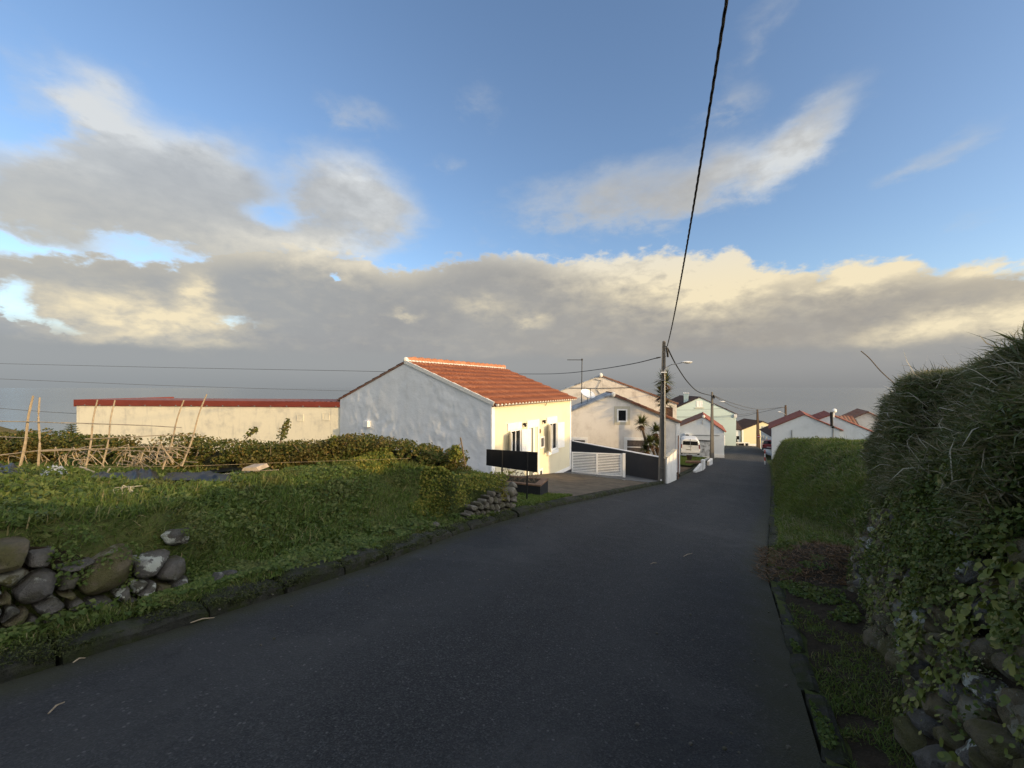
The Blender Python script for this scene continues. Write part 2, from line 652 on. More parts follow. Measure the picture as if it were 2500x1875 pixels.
def asphalt():
    m, N = new_mat("asphalt")
    oc = objc(N)
    g = N.noise(oc, 95.0, 3, 0.7)
    v = N.n('ShaderNodeTexVoronoi', feature='F1')
    N.link(oc, v.inputs['Vector']); v.inputs['Scale'].default_value = 120.0
    big = N.noise(oc, 0.55, 5, 0.6)
    mid = N.noise(oc, 4.5, 5, 0.65)
    c = N.ramp(N.add(N.mul(g, 0.55), N.mul(v.outputs['Color'], 0.45)),
               [(0.25, (0.016, 0.0165, 0.017)), (0.55, (0.036, 0.0365, 0.037)), (0.8, (0.10, 0.098, 0.094))])
    c = N.mix(N.step(big, 0.38, 0.68), c, N.mix(0.55, c, (0.033, 0.034, 0.036)))
    c = N.mix(N.mul(N.step(mid, 0.52, 0.8), 0.4), c, (0.060, 0.058, 0.054))
    wide = N.noise(N.scaled(oc, (0.35, 0.35, 0.35)), 1.0, 6, 0.7, 0.6)
    c = N.mix(N.mul(N.step(wide, 0.50, 0.60), 0.30), c, (0.075, 0.073, 0.070))
    vc = N.n('ShaderNodeTexVoronoi', feature='DISTANCE_TO_EDGE')
    wob = N.n('ShaderNodeVectorMath', operation='ADD')
    nz = N.n('ShaderNodeTexNoise'); N.link(oc, nz.inputs['Vector']); nz.inputs['Scale'].default_value = 1.6; nz.inputs['Detail'].default_value = 5
    N.link(oc, wob.inputs[0]); N.link(nz.outputs['Color'], wob.inputs[1])
    N.link(wob.outputs[0], vc.inputs['Vector']); vc.inputs['Scale'].default_value = 0.42
    crack = N.mul(N.step(vc.outputs['Distance'], 0.006, 0.0), N.step(wide, 0.50, 0.58))
    c = N.mix(N.mul(crack, 0.35), c, (0.010, 0.010, 0.010))
    # slightly paler, polished wheel paths and exposed aggregate
    acr = N.n('ShaderNodeAttribute'); acr.attribute_name = 'across'
    t1 = N.step(N.m('ABSOLUTE', N.sub(acr.outputs['Fac'], 0.30)), 0.14, 0.02)
    t2 = N.step(N.m('ABSOLUTE', N.sub(acr.outputs['Fac'], 0.68)), 0.14, 0.02)
    trk = N.mul(N.m('MAXIMUM', t1, t2), N.lin(mid, 0.3, 0.7, 0.2, 1.0))
    c = N.mix(N.mul(trk, 0.28), c, (0.072, 0.071, 0.069))
    v2 = N.n('ShaderNodeTexVoronoi', feature='F1'); N.link(oc, v2.inputs['Vector']); v2.inputs['Scale'].default_value = 46.0
    speck = N.step(N.n_sep(v2.outputs['Color']), 0.90, 0.97)
    c = N.mix(N.mul(N.mul(speck, N.step(v2.outputs['Distance'], 0.42, 0.22)), 0.55), c, (0.17, 0.165, 0.155))
    # mossy, dusty margins along both edges (by distance from the edges, stored on the mesh)
    at = N.n('ShaderNodeAttribute'); at.attribute_name = 'edge'
    e = N.add(at.outputs['Fac'], N.mul(N.sub(mid, 0.5), 0.55))
    c = N.mix(N.mul(N.step(e, 0.55, 1.0), 0.8), c, (0.045, 0.046, 0.026))
    hgt = N.add(N.mul(v.outputs['Distance'], 0.8), N.mul(g, 0.6), N.mul(mid, 0.3))
    r = N.lin(mid, 0.3, 0.7, 0.72, 0.9)
    principled(N, c, r, hgt, 0.006, 1.0, spec=0.25)
    return m


def soil_mat(name, c1, c2, c3, scale=3.0, relief=0.03):
    m, N = new_mat(name)
    oc = objc(N)
    a = N.noise(oc, scale, 7, 0.65)
    b = N.noise(oc, scale * 9, 5, 0.6)
    c = N.mix(N.step(a, 0.38, 0.62), c1, c2)
    c = N.mix(N.mul(N.step(b, 0.45, 0.7), 0.6), c, c3)
    principled(N, c, 0.95, N.add(a, N.mul(b, 0.4)), relief, spec=0.1)
    return m


def stone_mat(name, c1, c2, lichen=(0.42, 0.44, 0.38), lich=0.5, moss=None, mossk=0.3):
    m, N = new_mat(name)
    oc = objc(N)
    inf = N.n('ShaderNodeObjectInfo')
    add = N.n('ShaderNodeVectorMath', operation='MULTIPLY_ADD')
    N.link(inf.outputs['Random'], add.inputs[0]); add.inputs[1].default_value = (37, 19, 53)
    N.link(N.n('ShaderNodeNewGeometry').outputs['Position'], add.inputs[2])
    p = add.outputs[0]
    a = N.noise(p, 5.0, 8, 0.65)
    b = N.noise(p, 38.0, 6, 0.7)
    l = N.noise(p, 6.5, 9, 0.66, 0.25)
    l2 = N.noise(p, 2.2, 3, 0.5)
    pit = N.noise(p, 95.0, 4, 0.7)
    c = N.mix(inf.outputs['Random'], c1, c2)
    c = N.mix(N.lin(a, 0.3, 0.7, 0, 0.5), c, tuple(x * 0.45 for x in c1))
    c = N.mix(N.lin(b, 0.35, 0.7, 0, 0.35), c, tuple(min(1, x * 1.7) for x in c2))
    if moss:
        c = N.mix(N.mul(N.step(a, 0.42, 0.62), mossk), c, moss)
    lk = N.mul(N.step(l, 0.515, 0.555), N.step(l2, 0.47, 0.56))
    c = N.mix(N.mul(lk, lich), c, lichen)
    principled(N, c, 0.92, N.add(a, N.mul(b, 0.45), N.mul(pit, 0.25)), 0.035, 1.0, spec=0.15)
    return m


def leaf_mat(name, stops, patch=None, patch_amt=0.5, trans=0.36, rough=0.55, patch_scale=0.7):
    """colour varies leaf by leaf; translucent"""
    m, N = new_mat(name)
    g = N.n('ShaderNodeNewGeometry')
    c = N.ramp(g.outputs['Random Per Island'], stops)
    if patch:
        oc = objc(N)
        a = N.noise(oc, patch_scale, 5, 0.6)
        c = N.mix(N.mul(N.step(a, 0.48, 0.68), patch_amt), c, patch)
    p = N.n('ShaderNodeBsdfPrincipled')
    N.put(p.inputs['Base Color'], c)
    p.inputs['Roughness'].default_value = rough
    p.inputs['Specular IOR Level'].default_value = 0.25
    tr = N.n('ShaderNodeBsdfTranslucent')
    N.put(tr.inputs[0], N.mix(0.5, c, (0.10, 0.13, 0.012)))
    mx = N.n('ShaderNodeMixShader')
    mx.inputs[0].default_value = trans
    N.link(p.outputs[0], mx.inputs[1]); N.link(tr.outputs[0], mx.inputs[2])
    o = N.n('ShaderNodeOutputMaterial')
    N.link(mx.outputs[0], o.inputs[0])
    return m


def glass_dark(name, col=(0.012, 0.013, 0.015), rough=0.08):
    m, N = new_mat(name)
    principled(N, N.mix(N.noise(objc(N), 3.0, 3), col, tuple(c * 1.6 for c in col)), rough, spec=0.6)
    return m


M = {}
M['asphalt'] = asphalt()
M['white_wall'] = plaster("white_wall_plaster", (0.82, 0.815, 0.79), (0.47, 0.45, 0.40), 0.30, 0.010)
M['gable'] = plaster("rough_white_plaster", (0.82, 0.82, 0.82), (0.55, 0.55, 0.54), 0.40, 0.020, 1.3)
M['annex'] = plaster("cream_annex_plaster", (0.78, 0.73, 0.58), (0.42, 0.41, 0.37), 0.60, 0.010, 1.2)
M['yellow_wall'] = plaster("pale_yellow_plaster", (0.77, 0.71, 0.53), (0.62, 0.54, 0.40), 0.30, 0.006, 0.8)
M['pink_wall'] = plaster("weathered_pinkish_plaster", (0.80, 0.76, 0.71), (0.45, 0.40, 0.35), 0.45, 0.010, 1.0)
M['pink_back'] = plaster("old_stained_plaster", (0.76, 0.70, 0.62), (0.33, 0.28, 0.24), 0.65, 0.012, 1.0)
M['blue_wall'] = plaster("bluish_white_plaster", (0.72, 0.76, 0.79), (0.42, 0.45, 0.47), 0.28, 0.006, 1.0)
M['green_wall'] = plaster("pale_green_plaster", (0.56, 0.68, 0.66), (0.45, 0.55, 0.55), 0.15, 0.005, 0.6, False)
M['yellow_house'] = plaster("yellow_house_plaster", (0.78, 0.70, 0.46), (0.62, 0.55, 0.40), 0.12, 0.005, 0.6, False)
M['white_trim'] = plain("white_paint", (0.87, 0.865, 0.85), 0.6, var=0.05)
M['peeling'] = plaster("peeling_wall", (0.60, 0.62, 0.64), (0.12, 0.12, 0.12), 1.0, 0.01, 2.2)
M['dark_plinth'] = plain("dark_grey_paint", (0.075, 0.077, 0.085), 0.75, var=0.15, scale=3)
M['dark_wall'] = plaster("dark_grey_plaster", (0.062, 0.062, 0.066), (0.10, 0.095, 0.09), 0.4, 0.008, 1.0)
M['tile'] = tile_mat("terracotta_tile", (0.27, 0.085, 0.040), (0.20, 0.065, 0.035))
M['ridge_tile'] = tile_mat("terracotta_ridge_tile", (0.50, 0.19, 0.08), (0.40, 0.14, 0.06))
M['old_tile'] = tile_mat("old_terracotta", (0.30, 0.115, 0.065), (0.17, 0.075, 0.05), (0.22, 0.19, 0.15), 0.5)
M['lichen_tile'] = tile_mat("lichen_covered_tile", (0.24, 0.24, 0.24), (0.15, 0.15, 0.155), (0.50, 0.53, 0.56), 0.9)
M['brown_tile'] = tile_mat("dark_brown_tile", (0.10, 0.060, 0.045), (0.07, 0.045, 0.038))
M['red_tile'] = tile_mat("red_tile", (0.33, 0.10, 0.07), (0.22, 0.075, 0.055), (0.20, 0.12, 0.10), 0.4)
M['fascia'] = plain("red_fascia_paint", (0.20, 0.042, 0.028), 0.55, var=0.10, scale=2)
M['metal_roof'] = plain("dull_roof_sheet", (0.20, 0.10, 0.09), 0.7, var=0.3, scale=4)
M['mortar'] = plain("white_mortar", (0.72, 0.70, 0.65), 0.9, var=0.15, scale=20, bump=0.01)
M['glass'] = glass_dark("window_glass")
M['curtain'] = plain("curtain_behind_glass", (0.10, 0.085, 0.08), 0.4, var=0.5, scale=9, spec=0.5)
M['door_glass'] = plain("door_glass", (0.20, 0.22, 0.20), 0.25, var=0.1, scale=4, spec=0.5)
M['beige_frame'] = plain("beige_window_surround", (0.56, 0.52, 0.42), 0.8, var=0.08)
M['black_metal'] = plain("black_iron", (0.012, 0.012, 0.013), 0.55, var=0.2)
M['black_panel'] = plain("black_painted_panel", (0.010, 0.010, 0.011), 0.8, var=0.25, scale=3)
M['planter'] = plain("black_planter_render", (0.020, 0.021, 0.024), 0.8, var=0.25, scale=5)
M['rusty'] = plain("brown_cap", (0.20, 0.12, 0.075), 0.85, var=0.35, scale=7)
M['concrete_pole'] = plaster("concrete_pole", (0.165, 0.155, 0.14), (0.09, 0.085, 0.075), 0.5, 0.006, 2.0)
M['pale_pipe'] = plain("pale_conduit", (0.55, 0.52, 0.45), 0.5)
M['grey_metal'] = plain("galvanised_steel", (0.33, 0.34, 0.35), 0.45, metal=0.6)
M['lamp_white'] = plain("lamp_shell", (0.62, 0.63, 0.64), 0.4)
M['cable'] = plain("black_cable", (0.012, 0.012, 0.012), 0.6)
M['thin_wire'] = plain("grey_wire", (0.06, 0.06, 0.062), 0.6)
M['wood_pole'] = plain("tarred_wood_pole", (0.10, 0.068, 0.048), 0.85, var=0.3, scale=5)
M['cane'] = plain("dry_cane", (0.36, 0.285, 0.19), 0.6, var=0.30, scale=18)
M['grey_cane'] = plain("weathered_cane", (0.30, 0.26, 0.20), 0.75, var=0.35, scale=14)
M['twig'] = plain("bare_twig", (0.17, 0.13, 0.085), 0.85, var=0.35, scale=12)
M['pale_twig'] = plain("pale_dead_stalk", (0.42, 0.39, 0.30), 0.8, var=0.25, scale=12)
M['tarp'] = plain("black_plastic_film", (0.008, 0.009, 0.011), 0.42, var=0.4, scale=6, spec=0.35)
M['white_plastic'] = plain("white_plastic_sheet", (0.55, 0.54, 0.50), 0.55, var=0.25, scale=9)
M['plank'] = plain("pale_plank", (0.42, 0.34, 0.25), 0.8, var=0.3, scale=10)
M['driveway'] = soil_mat("stained_concrete", (0.105, 0.088, 0.068), (0.15, 0.125, 0.095), (0.085, 0.075, 0.062), 2.2, 0.008)
M['paving'] = soil_mat("grey_concrete", (0.16, 0.165, 0.165), (0.12, 0.12, 0.12), (0.20, 0.20, 0.20), 1.5, 0.006)
M['yard'] = soil_mat("brown_yard", (0.12, 0.085, 0.055), (0.085, 0.062, 0.042), (0.15, 0.11, 0.075), 1.2, 0.01)
M['grass_soil'] = soil_mat("grassy_soil", (0.055, 0.075, 0.022), (0.080, 0.098, 0.030), (0.085, 0.068, 0.036), 5.0, 0.04)
M['dark_soil'] = soil_mat("dark_soil", (0.030, 0.024, 0.016), (0.046, 0.036, 0.024), (0.065, 0.052, 0.036), 8.0, 0.04)
M['hill'] = soil_mat("rough_pasture", (0.045, 0.060, 0.018), (0.10, 0.085, 0.035), (0.035, 0.04, 0.018), 0.03, 0.5)
M['far_hill'] = soil_mat("brown_heath", (0.20, 0.13, 0.055), (0.11, 0.10, 0.04), (0.06, 0.07, 0.035), 0.07, 0.3)
M['kerb'] = stone_mat("mossy_kerb_stone", (0.032, 0.033, 0.028), (0.050, 0.049, 0.040), (0.12, 0.12, 0.10), 0.2, (0.034, 0.042, 0.014), 0.9)
M['stone'] = stone_mat("basalt_stone", (0.090, 0.089, 0.088), (0.135, 0.125, 0.110), (0.46, 0.48, 0.42), 0.9, (0.075, 0.070, 0.035), 0.55)
M['stone_brown'] = stone_mat("brown_basalt", (0.110, 0.098, 0.074), (0.150, 0.125, 0.080), (0.34, 0.34, 0.28), 0.45, (0.090, 0.086, 0.032), 0.8)
M['stone_far'] = stone_mat("grey_fieldstone", (0.115, 0.105, 0.09), (0.17, 0.155, 0.13), (0.30, 0.30, 0.27), 0.3, (0.085, 0.085, 0.04), 0.5)
M['grass'] = leaf_mat("grass_blade", [(0.0, (0.065, 0.115, 0.022)), (0.45, (0.105, 0.165, 0.032)), (0.82, (0.15, 0.20, 0.048)), (0.95, (0.20, 0.19, 0.07)), (1.0, (0.30, 0.25, 0.13))],
                      (0.19, 0.155, 0.062), 0.6, patch_scale=1.5)
M['bank_grass'] = leaf_mat("bank_grass_blade", [(0.0, (0.075, 0.130, 0.022)), (0.5, (0.130, 0.200, 0.036)), (0.9, (0.19, 0.245, 0.055)), (1.0, (0.32, 0.27, 0.11))],
                           (0.18, 0.165, 0.052), 0.6, patch_scale=1.1)
M['dry_grass'] = leaf_mat("long_dull_grass", [(0.0, (0.080, 0.100, 0.042)), (0.4, (0.130, 0.155, 0.068)), (0.66, (0.185, 0.19, 0.098)), (0.84, (0.25, 0.215, 0.13)), (1.0, (0.44, 0.39, 0.27))],
                          (0.16, 0.11, 0.055), 0.5, patch_scale=1.6)
M['weed'] = leaf_mat("weed_leaf", [(0.0, (0.055, 0.095, 0.022)), (0.6, (0.105, 0.155, 0.035)), (1.0, (0.17, 0.20, 0.06))], (0.14, 0.11, 0.05), 0.35, patch_scale=2.2)
M['round_leaf'] = leaf_mat("pennywort_leaf", [(0.0, (0.075, 0.105, 0.020)), (0.5, (0.130, 0.165, 0.032)), (0.88, (0.19, 0.215, 0.050)), (1.0, (0.28, 0.27, 0.10))], trans=0.25, rough=0.5)
M['hedge'] = leaf_mat("hedge_leaf", [(0.0, (0.045, 0.071, 0.014)), (0.45, (0.102, 0.121, 0.025)), (0.8, (0.183, 0.164, 0.039)), (1.0, (0.304, 0.202, 0.070))],
                      (0.173, 0.109, 0.039), 0.45, patch_scale=1.3)
M['bush'] = leaf_mat("bush_leaf", [(0.0, (0.091, 0.134, 0.021)), (0.5, (0.193, 0.218, 0.035)), (1.0, (0.345, 0.286, 0.061))], (0.264, 0.143, 0.053), 0.35, patch_scale=1.5)
M['yucca'] = leaf_mat("yucca_leaf", [(0.0, (0.057, 0.076, 0.025)), (0.6, (0.112, 0.126, 0.039)), (1.0, (0.203, 0.185, 0.070))], trans=0.12)
M['yucca_dry'] = leaf_mat("dry_yucca_leaf", [(0.0, (0.102, 0.059, 0.035)), (1.0, (0.203, 0.118, 0.061))], trans=0.1)
M['conifer'] = leaf_mat("conifer_needles", [(0.0, (0.036, 0.059, 0.025)), (1.0, (0.091, 0.109, 0.044))], trans=0.1)
M['kerb_moss'] = leaf_mat("kerb_moss", [(0.0, (0.030, 0.040, 0.012)), (0.7, (0.060, 0.075, 0.022)), (1.0, (0.10, 0.11, 0.04))], trans=0.1)
M['trunk'] = plain("bark", (0.11, 0.085, 0.06), 0.9, var=0.3, scale=15, bump=0.01)
M['van_paint'] = plain("white_car_paint", (0.72, 0.74, 0.76), 0.25, spec=0.5, var=0.02)
M['red_paint'] = plain("red_car_paint", (0.30, 0.05, 0.05), 0.3, spec=0.5, var=0.04)
M['tyre'] = plain("tyre_rubber", (0.015, 0.015, 0.015), 0.8)
M['tail_red'] = plain("tail_lamp_red", (0.18, 0.015, 0.012), 0.25, spec=0.5)
M['plate'] = plain("number_plate", (0.62, 0.62, 0.58), 0.5, var=0.03)
M['sign_red'] = plain("sign_red", (0.45, 0.03, 0.03), 0.5, var=0.04)
M['terracotta_dark'] = plain("dark_pot", (0.045, 0.032, 0.026), 0.8, var=0.2)


def sea_mat():
    m, N = new_mat("sea_water")
    oc = objc(N)
    w1 = N.noise(N.scaled(oc, (1.0, 1.0, 1.0)), 0.02, 6, 0.6)
    w2 = N.noise(oc, 0.004, 5, 0.6)
    big = N.noise(oc, 0.0006, 4, 0.6)
    c = N.mix(N.step(big, 0.35, 0.7), (0.075, 0.10, 0.12), (0.10, 0.125, 0.14))
    principled(N, c, 0.14, N.add(w1, w2), 1.2, 0.6, spec=0.5)
    return m


M['sea'] = sea_mat()

# ------------------------------------------------------------------ road and land form
def edge_fn(pix):
    pts = [ground(*p) for p in pix]
    st = sorted(ST(p.x, p.y) for p in pts)
    ss = np.array([a for a, b in st]); tt = np.array([b for a, b in st])
    return lambda s: np.interp(s, ss, tt)


tL = edge_fn([(0, 1670), (904, 1384), (1130, 1300), (1356, 1237), (1616, 1181), (1695, 1147), (1738, 1122), (1766, 1101)])
tR = edge_fn([(2010, 1875), (1930, 1600), (1870, 1400), (1880, 1250), (1883, 1175), (1879, 1140), (1871, 1118), (1864, 1101)])

# road surface
_s = np.concatenate([np.arange(-12, 24, 0.25), np.arange(24, 97, 0.75)])
_c = np.linspace(0, 1, 33)
P = np.zeros((len(_s), len(_c), 3)); EDG = np.zeros((len(_s), len(_c)))
for i, s in enumerate(_s):
    a, b = float(tL(s)), float(tR(s))
    wob = 0.05 * (vnoise(s, 0, 0.9, 5, 3) - 0.5)
    t = a + (b - a) * _c
    x, y = W(s, t)
    P[i, :, 0], P[i, :, 1] = x, y
    crown = 0.05 * (1 - (2 * _c - 1) ** 2)
    P[i, :, 2] = zr(s) + crown + 0.012 * (vnoise(x, y, 0.7, 3, 3) - 0.5)
    EDG[i] = np.clip(1 - np.minimum(t - a, (b - t) * 0.9) / 0.9, 0, 1)
road = grid_mesh("road", P, M['asphalt'], kind='structure', label="dark worn asphalt lane running downhill between kerbs")
at = road.data.attributes.new('edge', 'FLOAT', 'POINT')
at.data.foreach_set('value', EDG.ravel().astype(np.float32))
ac_ = road.data.attributes.new('across', 'FLOAT', 'POINT')
ac_.data.foreach_set('value', np.tile(_c, len(P)).astype(np.float32))


def te(s):
    return tL(s) - 0.27


def left_height(s, t):
    """field on the left: verge, bank, gently falling pasture"""
    s = np.asarray(s, float); t = np.asarray(t, float)
    v = te(s) - t
    v0 = np.interp(s, [-20, 1.5, 2.3, 5.6, 5.9, 20], [0.34, 0.34, 0.20, 0.20, 0.28, 0.28])
    w = np.interp(s, [-20, 1.5, 2.5, 5.3, 5.9, 20], [0.12, 0.16, 1.9, 1.8, 0.16, 0.16])
    end = 1 - sstep(s + 0.05 * np.minimum(v, 6), 7.42, 8.05)
    x, y = W(s, t)
    H = 0.72 - 0.04 * np.maximum(0, v - 0.6)
    H = H + 0.24 * np.exp(-((s - 5.7) / 1.7) ** 2 - ((v - 1.9) / 1.5) ** 2)
    H = H + 0.10 * (vnoise(x, y, 0.8, 21, 3) - 0.5) * sstep(v, 0.3, 0.9)
    H = H - 0.16 * np.maximum(0, v - 7.5)
    rise = sstep(v, v0, v0 + w)
    ver = 0.10 + 0.05 * (vnoise(x, y, 3.0, 8, 3) - 0.5)
    return zr(s) + ver * (1 - rise * end) + H * rise * end + 0.03 * (vnoise(x, y, 4.0, 9, 2) - 0.5)


_s = np.concatenate([np.arange(-9, 0, 0.25), np.arange(0, 9.0, 0.07), np.arange(9, 10.1, 0.25)])
_v = np.concatenate([np.arange(-0.02, 2.2, 0.06), np.arange(2.2, 10.5, 0.25)])
S, V = np.meshgrid(_s, _v, indexing='ij')
TT = te(S) - V
X, Y = W(S, TT)
field = grid_mesh("field", np.stack([X, Y, left_height(S, TT)], -1), M['grass_soil'], kind='structure', label="grassy field raised above the left side of the lane")


# right side: wall base line, field behind it, grassy bank further on
def wall_base_t(s):
    return np.interp(s, [-20, 1.0, 3.1, 5.0, 6.3, 7.3], [0.75, 0.78, 0.91, 1.18, 1.35, 1.53])


def right_height(s, t):
    s = np.asarray(s, float); t = np.asarray(t, float)
    x, y = W(s, t)
    t0 = np.interp(s, [-20, 3, 6.8, 7.4, 7.9, 8.8, 10.2, 13.2, 16, 60], [1.30, 1.45, 1.90, 2.5, 2.9, 2.6, 2.0, 1.40, 1.45, 1.45])
    t0 = np.maximum(t0, np.where(s > 10, tR(s) + np.interp(s, [10, 25, 40], [0.42, 0.30, 0.22]), -9))
    w = np.interp(s, [-20, 6.9, 7.5, 8.5, 13, 16, 22, 30, 60], [0.3, 0.3, 1.5, 1.8, 1.6, 0.95, 0.9, 0.75, 0.7])
    H = np.interp(s, [-20, 3.5, 7.2, 8.5, 10, 13, 17, 21, 25, 32, 46, 51], [2.2, 2.2, 2.15, 2.0, 1.90, 1.88, 2.05, 2.32, 2.50, 2.50, 2.48, 0.3])
    q = np.clip((t - t0) / (w * 2.1), 0, 1)
    rise = np.where(s > 7.6, 1 - (1 - q) ** 2.6, sstep(t, t0, t0 + w))
    lump = 0.30 * (vnoise(x, y, 0.5, 31, 3) - 0.5) + 0.36 * (vnoise(x, y, 1.3, 33, 3) - 0.5) + 0.16 * (vnoise(x, y, 3.2, 34, 2) - 0.5)
    ver = 0.012 + 0.105 * sstep(t - tR(s), 0.10, 0.7) + 0.09 * (vnoise(x, y, 2.6, 35, 4) - 0.5) * sstep(t - tR(s), 0.12, 0.4)
    soil = 0.20 * np.exp(-((s - 7.5) / 0.9) ** 2) * sstep(t - tR(s), 0.0, 0.6)
    return zr(s) + ver + soil + (H + lump) * rise + 0.045 * np.maximum(0, t - 5) * rise


_s = np.concatenate([np.arange(-12, 1, 0.4), np.arange(1, 14, 0.11), np.arange(14, 54, 0.35)])
_q = np.concatenate([np.arange(0.0, 4.2, 0.09), np.arange(4.2, 9, 0.4), np.arange(9, 31, 2.0)])
S, Q = np.meshgrid(_s, _q, indexing='ij')
TT = tR(S) + 0.02 + Q
X, Y = W(S, TT)
right_land = grid_mesh("bank", np.stack([X, Y, right_height(S, TT)], -1), M['grass_soil'], kind='structure', label="grass covered bank beside the right edge of the lane")


def hill_height(s, t):
    z = zr(s) - 0.5
    z = z - 0.17 * np.maximum(0, -12 - t)
    z = z + np.where(t > 8, np.where(s < 46, 1.7, 0.0), 0) + 0.03 * np.maximum(0, np.minimum(t, 60) - 8)
    x, y = W(s, t)
    return z + 0.8 * (vnoise(x, y, 0.02, 61, 3) - 0.5) * sstep(np.abs(t), 30, 80)


_s = np.concatenate([np.arange(-80, -10, 10), np.arange(-10, 60, 2.0), np.arange(60, 200, 10), np.arange(200, 1300, 50)])
_t = np.concatenate([np.arange(-900, -100, 50), np.arange(-100, -30, 6), np.arange(-30, 30, 2.0), np.arange(30, 100, 10), np.arange(100, 900, 50)])
S, TT = np.meshgrid(_s, _t, indexing='ij')
X, Y = W(S, TT)
hillside = grid_mesh("hillside", np.stack([X, Y, hill_height(S, TT)], -1), M['hill'], kind='structure', label="green hillside falling away to the sea")

# a brown headland far off on the left
gx, gy = np.meshgrid(np.linspace(-400, -180, 70), np.linspace(60, 280, 70), indexing='ij')
r = np.hypot(gx + 279, gy - 162)
gz = 0.5 - 0.50 * np.sqrt(r * r + 40) + 5 * (vnoise(gx, gy, 0.05, 4, 4) - 0.5)
grid_mesh("hill", np.stack([gx, gy, np.maximum(gz, -75)], -1), M['far_hill'], kind='structure', label="brown heath hill at the far left edge")

# sea
MBs = MB()
ring = np.array([0.0, 400, 900, 1800, 4000, 9000, 20000, 45000, 80000])
na = 96
vv, ff = [(0, 0, -180.0)], []
for r_ in ring[1:]:
    for k in range(na):
        vv.append((r_ * math.cos(2 * math.pi * k / na), r_ * math.sin(2 * math.pi * k / na), -180.0))
for k in range(na):
    ff.append((0, 1 + k, 1 + (k + 1) % na))
for i in range(len(ring) - 2):
    for k in range(na):
        a = 1 + i * na + k; b = 1 + i * na + (k + 1) % na
        ff.append((a, a + na, b + na, b))
mesh_obj("sea", vv, ff, M['sea'], kind='structure', label="grey blue sea to the hazy horizon")

# ------------------------------------------------------------------ kerbs
def kerb_run(root, sfrom, sto, side, h, wdt, lmin, lmax, rng):
    s = sfrom
    while s < sto:
        L = rng.uniform(lmin, lmax)
        n = 11
        m = 6
        V_ = []
        j1, j2, j3 = rng.uniform(-.012, .012), rng.uniform(-.02, .02), rng.uniform(-.015, .015)
        e0, e1 = s + 0.012, s + L - 0.014
        # cross-section: foot road side, upper edge, top back, foot back
        for i in range(n):
            u = i / (n - 1)
            ss_ = e0 + (e1 - e0) * u
            t_ = float(tL(ss_) if side < 0 else tR(ss_))
            rnd = 0.022 * (1 if i in (0, n - 1) else 0)
            nz = (vnoise(ss_, 0.0, 3.5, 71, 3) - 0.5) * 0.065
            nt = (vnoise(ss_, 5.0, 4.5, 72, 3) - 0.5) * 0.055
            z0 = float(zr(ss_))
            prof = [(0.0 + nt, -0.10), (0.008 + nt, h * 0.62 + nz - rnd), (0.045 + nt + rnd, h + nz + j1 - rnd), (wdt * 0.65, h + 0.012 + nz + j1 - rnd),
                    (wdt - 0.02, h + nz + j1 - rnd), (wdt, -0.10)]
            for o, dz in prof:
                x, y = W(ss_, t_ + side * (o + j2))
                V_.append((x, y, z0 + dz))
        fs = []
        for i in range(n - 1):
            for k in range(m - 1):
                fs.append((i * m + k, i * m + k + 1, (i + 1) * m + k + 1, (i + 1) * m + k))
        fs.append(tuple(range(m)))
        fs.append(tuple(range((n - 1) * m + m - 1, (n - 1) * m - 1, -1)))
        if side > 0:
            fs = [tuple(reversed(f)) for f in fs]
        mesh_obj("kerb_stone", V_, fs, M['kerb'], root)
        s += L


rg = random.Random(5)
k_left = thing("left_kerb", "long row of mossy dark kerb stones along the left edge of the lane", None, (*W(5, float(tL(5))), float(zr(5))), kind='structure')
kerb_run(k_left, -4.0, 8.0, -1, 0.115, 0.27, 0.55, 0.95, rg)
kerb_run(k_left, 8.0, 24.5, -1, 0.11, 0.24, 0.8, 1.2, rg)
kerb_run(k_left, 26.5, 46, -1, 0.12, 0.2, 1.5, 2.2, rg)
k_right = thing("right_kerb", "flush worn kerb stones at the foot of the right verge", None, (*W(4, float(tR(4))), float(zr(4))), kind='structure')
kerb_run(k_right, -3.0, 6.9, 1, 0.035, 0.15, 0.5, 1.0, rg)
kerb_run(k_right, 8.6, 26, 1, 0.07, 0.18, 1.0, 1.6, rg)


# ------------------------------------------------------------------ stones
def stone_variant(seed, sub):
    bm = bmesh.new()
    bmesh.ops.create_icosphere(bm, subdivisions=sub, radius=1.0)
    rr = random.Random(seed)
    planes = []
    for _ in range(13):
        n = Vector((rr.gauss(0, 1), rr.gauss(0, 1), rr.gauss(0, 1))).normalized()
        planes.append((n, rr.uniform(0.50, 0.80)))
    off = Vector((rr.uniform(0, 50), rr.uniform(0, 50), rr.uniform(0, 50)))
    for v in bm.verts:
        p = v.co.copy()
        # boxier
        mx = max(abs(p.x), abs(p.y), abs(p.z))
        p = p.lerp(p / mx * 0.80, 0.62)
        for n, d_ in planes:
            e = p.dot(n) - d_
            if e > 0:
                p -= n * e * 0.97
        p += p.normalized() * 0.05 * mnoise.noise(p * 2.3 + off)
        p += p.normalized() * 0.03 * mnoise.noise(p * 6.0 + off)
        v.co = p
    lo = [min(v.co[i] for v in bm.verts) for i in range(3)]
    hi = [max(v.co[i] for v in bm.verts) for i in range(3)]
    for v in bm.verts:
        for i in range(3):
            v.co[i] = (v.co[i] - (lo[i] + hi[i]) / 2) / ((hi[i] - lo[i]) / 2)
    me = bpy.data.meshes.new("stone")
    bm.to_mesh(me); bm.free()
    me.polygons.foreach_set('use_smooth', np.ones(len(me.polygons), dtype=bool))
    me.set_sharp_from_angle(angle=math.radians(34))
    return me


STONE_HI = [stone_variant(100 + i, 3) for i in range(8)]
STONE_LO = [stone_variant(200 + i, 2) for i in range(8)]
_mats_cache = {}


